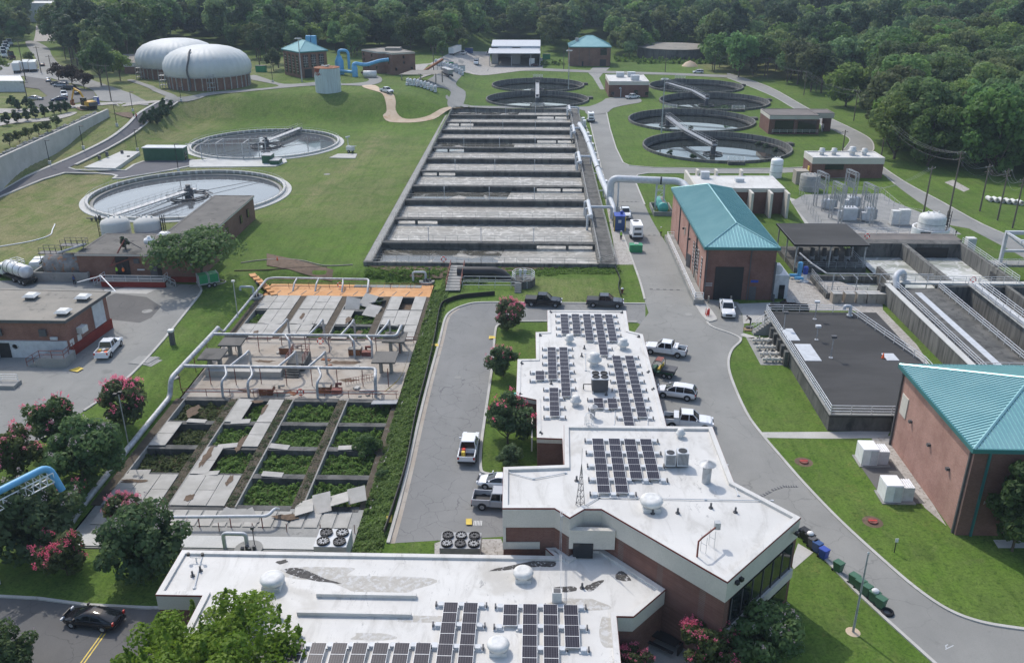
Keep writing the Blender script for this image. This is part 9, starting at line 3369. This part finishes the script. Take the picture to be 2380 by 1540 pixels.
# stacked pipes, toilet, odds
a = at(2328,470)
for k in range(6):
 solo('concrete_pipe',MB().lathe([(.4,-.9),(.52,-.9),(.52,.9),(.4,.9)],0,0,16,False,axis=lambda v: Vector((a.x - 2.4 + k * 1.06 + v.x,a.y + 1 - k * .6 + v.z,.55 + v.y))),M['offwhite'],'short white concrete pipe in the row lying on the right lawn','pipe','concrete pipes on the right lawn')
a = at(1922,300)
for k in range(5):
 o = MB().tube([(a.x - 3 + .5 * k,a.y - 5 + k,.3 + .25 * (k % 3)),(a.x - 1 + .5 * k,a.y + 3 + k * .5,.9 + .3 * (k % 2))],.25,8)
 solo('stored_pipe',o,M['dgrey'] if k % 2 else M['galv'],'long pipe in the loose heap beside the canopy piers','pipe','pipes in the heap by the canopy')
a = on(226,243)
t = thing('portable_toilet','blue grey portable toilet beside the excavator','toilet',a)
part(t,'cabin',MB().bx(a.x,a.y,a.z,1.2,1.2,2.2),M['royal'])
part(t,'roof',MB().bx(a.x,a.y,a.z + 2.2,1.25,1.25,.2),M['offwhite'])
part(t,'door',MB().bx(a.x,a.y - .62,a.z + .1,.9,.04,1.9),M['lgrey'])
lw,_ = block('site_office','grey block building with white roof at the left edge of the upper lot',[(v.x,v.y) for v in onp([(-30,214),(60,214),(52,200),(-30,200)])],6.5,11,'lgrey','offwhite',.4,'offwhite',rimh=.1)
lw,_ = block('low_hall','pale low hall left behind the gas domes',[(v.x,v.y) for v in onp([(290,172),(345,172),(345,150),(290,150)])],6.5,11.5,'brick_brown','roof_tan',1.4,'offwhite',rimh=.1)
for (u,v,w_,lab) in ((118,52,26,'pale warehouse beyond the public road gap'),(175,36,90,'wide white warehouse roof in the far distance')):
 a = on(u,v)
 block('warehouse',lab,rect(a.x - w_,a.x + w_,a.y,a.y + 50),a.z,a.z + 11,'offwhite','offwhite',.6,'lgrey')
for p,c,lab in (((1090,124),'navy','dark blue skip behind the dump truck'),((1270,138),'green','green skip right of the open shed'),((1043,158),'green','green skip near the hopper trailer'),((1052,162),'lgrey','grey cabinet beside the green skip in the yard'),((1070,166),'lgrey','grey cabinet at the yard road corner'),((606,168),'green','small green skip by the gas dome road')):
 a = on(*p)
 t = thing('skip',lab,'skip',a)
 part(t,'body',MB().prism([(a.x - 2,a.y),(a.x + 2,a.y),(a.x + 2,a.y + 2),(a.x - 2,a.y + 2)],a.z,a.z + 2.4),M[c])
 part(t,'rim',MB().bx(a.x,a.y + 1,a.z + 2.4,4.1,2.1,.1),M['dgrey'])
struct('sand_pile',MB().lathe([(4,0),(2.4,1.6),(.01,2.6)],74.5,447,16),M['dirt_road'])
# ------------------------------------------------------------------ people
def person(p,z,rz,lab,vest,hat,pose='stand',legs='jeans'):
 a = at(*p,z) if z is not None else on(*p)
 t = thing('person',lab,'person',(0,0,0),None)
 lean = {'stand': 0,'walk': .06,'bend': .55}[pose]
 st = .22 if pose == 'walk' else .05
 hip = Vector((0,0,.93))
 ch = hip + Vector((0,math.sin(lean * 1.6) * .45,math.cos(lean * 1.6) * .45))
 hd = ch + Vector((0,math.sin(lean * 1.8) * .3,math.cos(lean * 1.8) * .3))
 vs,ed,rad = [hip,ch,ch.lerp(hd,.45),hd,hd + (hd - ch).normalized() * .12],[(0,1),(1,2),(2,3),(3,4)],[.15,.17,.06,.095,.07]
 tub = []
 for s in (-1,1):
  o = len(vs)
  vs += [hip + Vector((s * .1,0,-.06)),Vector((s * .11,s * st * .6 + .04,.5)),Vector((s * .11,s * st - .02,.08)),Vector((s * .12,s * st + .17,.04))]
  rad += [.095,.068,.045,.04]
  ed += [(0,o),(o,o + 1),(o + 1,o + 2),(o + 2,o + 3)]
  tub.append((vs[o:o + 3],[.115,.085,.07]))
  o = len(vs)
  sh = ch + Vector((s * .19,0,.06))
  el = sh + (Vector((s * .06,.05 + lean * .2,-.28)))
  wr = el + Vector((-s * .03,.14 + lean * .1,-.22))
  vs += [sh,el,wr,wr + Vector((0,.03,-.07))]
  rad += [.06,.045,.03,.03]
  ed += [(1,o),(o,o + 1),(o + 1,o + 2),(o + 2,o + 3)]
  for k in range(5):
   vs.append(vs[o + 3] + Vector(((k - 2) * .018,.02 + .015 * (k == 0),-.075 + .015 * abs(k - 2))))
   rad.append(.009)
   ed.append((o + 3,len(vs) - 1))
 me = bpy.data.meshes.new('body')
 me.from_pydata([v[:] for v in vs],ed,[])
 me.materials.append(M['skin'])
 o = bpy.data.objects.new('body',me)
 C.objects.link(o)
 o.parent = t
 sk = o.modifiers.new('skin','SKIN')
 sk.use_smooth_shade = True
 for i,r in enumerate(rad):
  me.skin_vertices[0].data[i].radius = (r,r)
  me.skin_vertices[0].data[i].use_root = i == 0
 o.modifiers.new('sub','SUBSURF').levels = 1
 part(t,'vest',MB().tube([hip,hip.lerp(ch,.5),ch + (ch - hip) * .28],[.19,.2,.15],10),M[vest])
 m = MB()
 for q,r in tub:
  m.tube(q,r,8)
 part(t,'trousers',m,M[legs])
 part(t,'helmet',MB().lathe([(.15,0),(.125,.02),(.12,.08),(.06,.13),(.01,.14)],0,0,12,True,axis=lambda v: hd + Vector((v.x,v.y + .01,v.z + .05))),M[hat])
 t.location = a
 t.rotation_euler = (0,0,rz)
person((1536,548),0.02,.4,'person in lime vest and white helmet striding beside the dock railing','hiviz','white','walk')
person((1443,557),0.02,3.0,'person in lime vest standing behind the navy cabin','hiviz','white')
person((1744,756),0.03,1.3,'person in dark clothes bending over a pallet near the utility pickup','jeans','jeans','bend')
person((274,641),1.1,0,'person in lime vest on the pump house dock','hiviz','dgrey')
person((289,642),1.1,.3,'person in orange vest on the pump house dock','hiviz_or','dgrey')
person((174,661),0.02,0,'person in dark overalls leaning by the concrete tank basin','navy','dgrey')
person((318,277),None,1.0,'person in dark clothes with red helmet at the ramp road kerb','red','red')
person((311,271),None,.5,'person in lime vest at the ramp road kerb','hiviz','white')
a = at(1740,765)
t = thing('pallet','small timber pallet with a dark block at the feet of the bending person','pallet',a)
part(t,'board',MB().bx(a.x,a.y - .2,0,1.5,1.1,.15),M['wood'])
part(t,'block',MB().bx(a.x + .1,a.y + .2,.15,1.0,.6,.25),M['dgrey'])
t = thing('picnic_table','dark picnic table in the shaded court beside the near brick wall','picnic table',at(1545,1500))
a = at(1545,1500)
part(t,'table_top',MB().bx(a.x,a.y,.74,2.2,.8,.07,-.6),M['black'])
for s in (-1,1):
 part(t,'bench',MB().bx(a.x + s * .45,a.y + s * .65,.42,2.2,.3,.06,-.6),M['black'])
 part(t,'leg',MB().bx(a.x + s * 1.1,a.y - s * .75,0,.12,.9,.74,-.6),M['black'])
# ------------------------------------------------------------------ the air
hz_ = bpy.data.materials.new('haze')
hz_.use_nodes = True
hz_.node_tree.nodes.remove(hz_.node_tree.nodes['Principled BSDF'])
pv = hz_.node_tree.nodes.new('ShaderNodeVolumePrincipled')
pv.inputs['Color'].default_value = (.66,.79,.95,1)
pv.inputs['Density'].default_value = .00018
hz_.node_tree.links.new(pv.outputs[0],hz_.node_tree.nodes['Material Output'].inputs['Volume'])
struct('haze',MB().box(-1500,-150,-4,1500,1900,130),hz_,'stuff','thin pale haze over the far wood','haze')
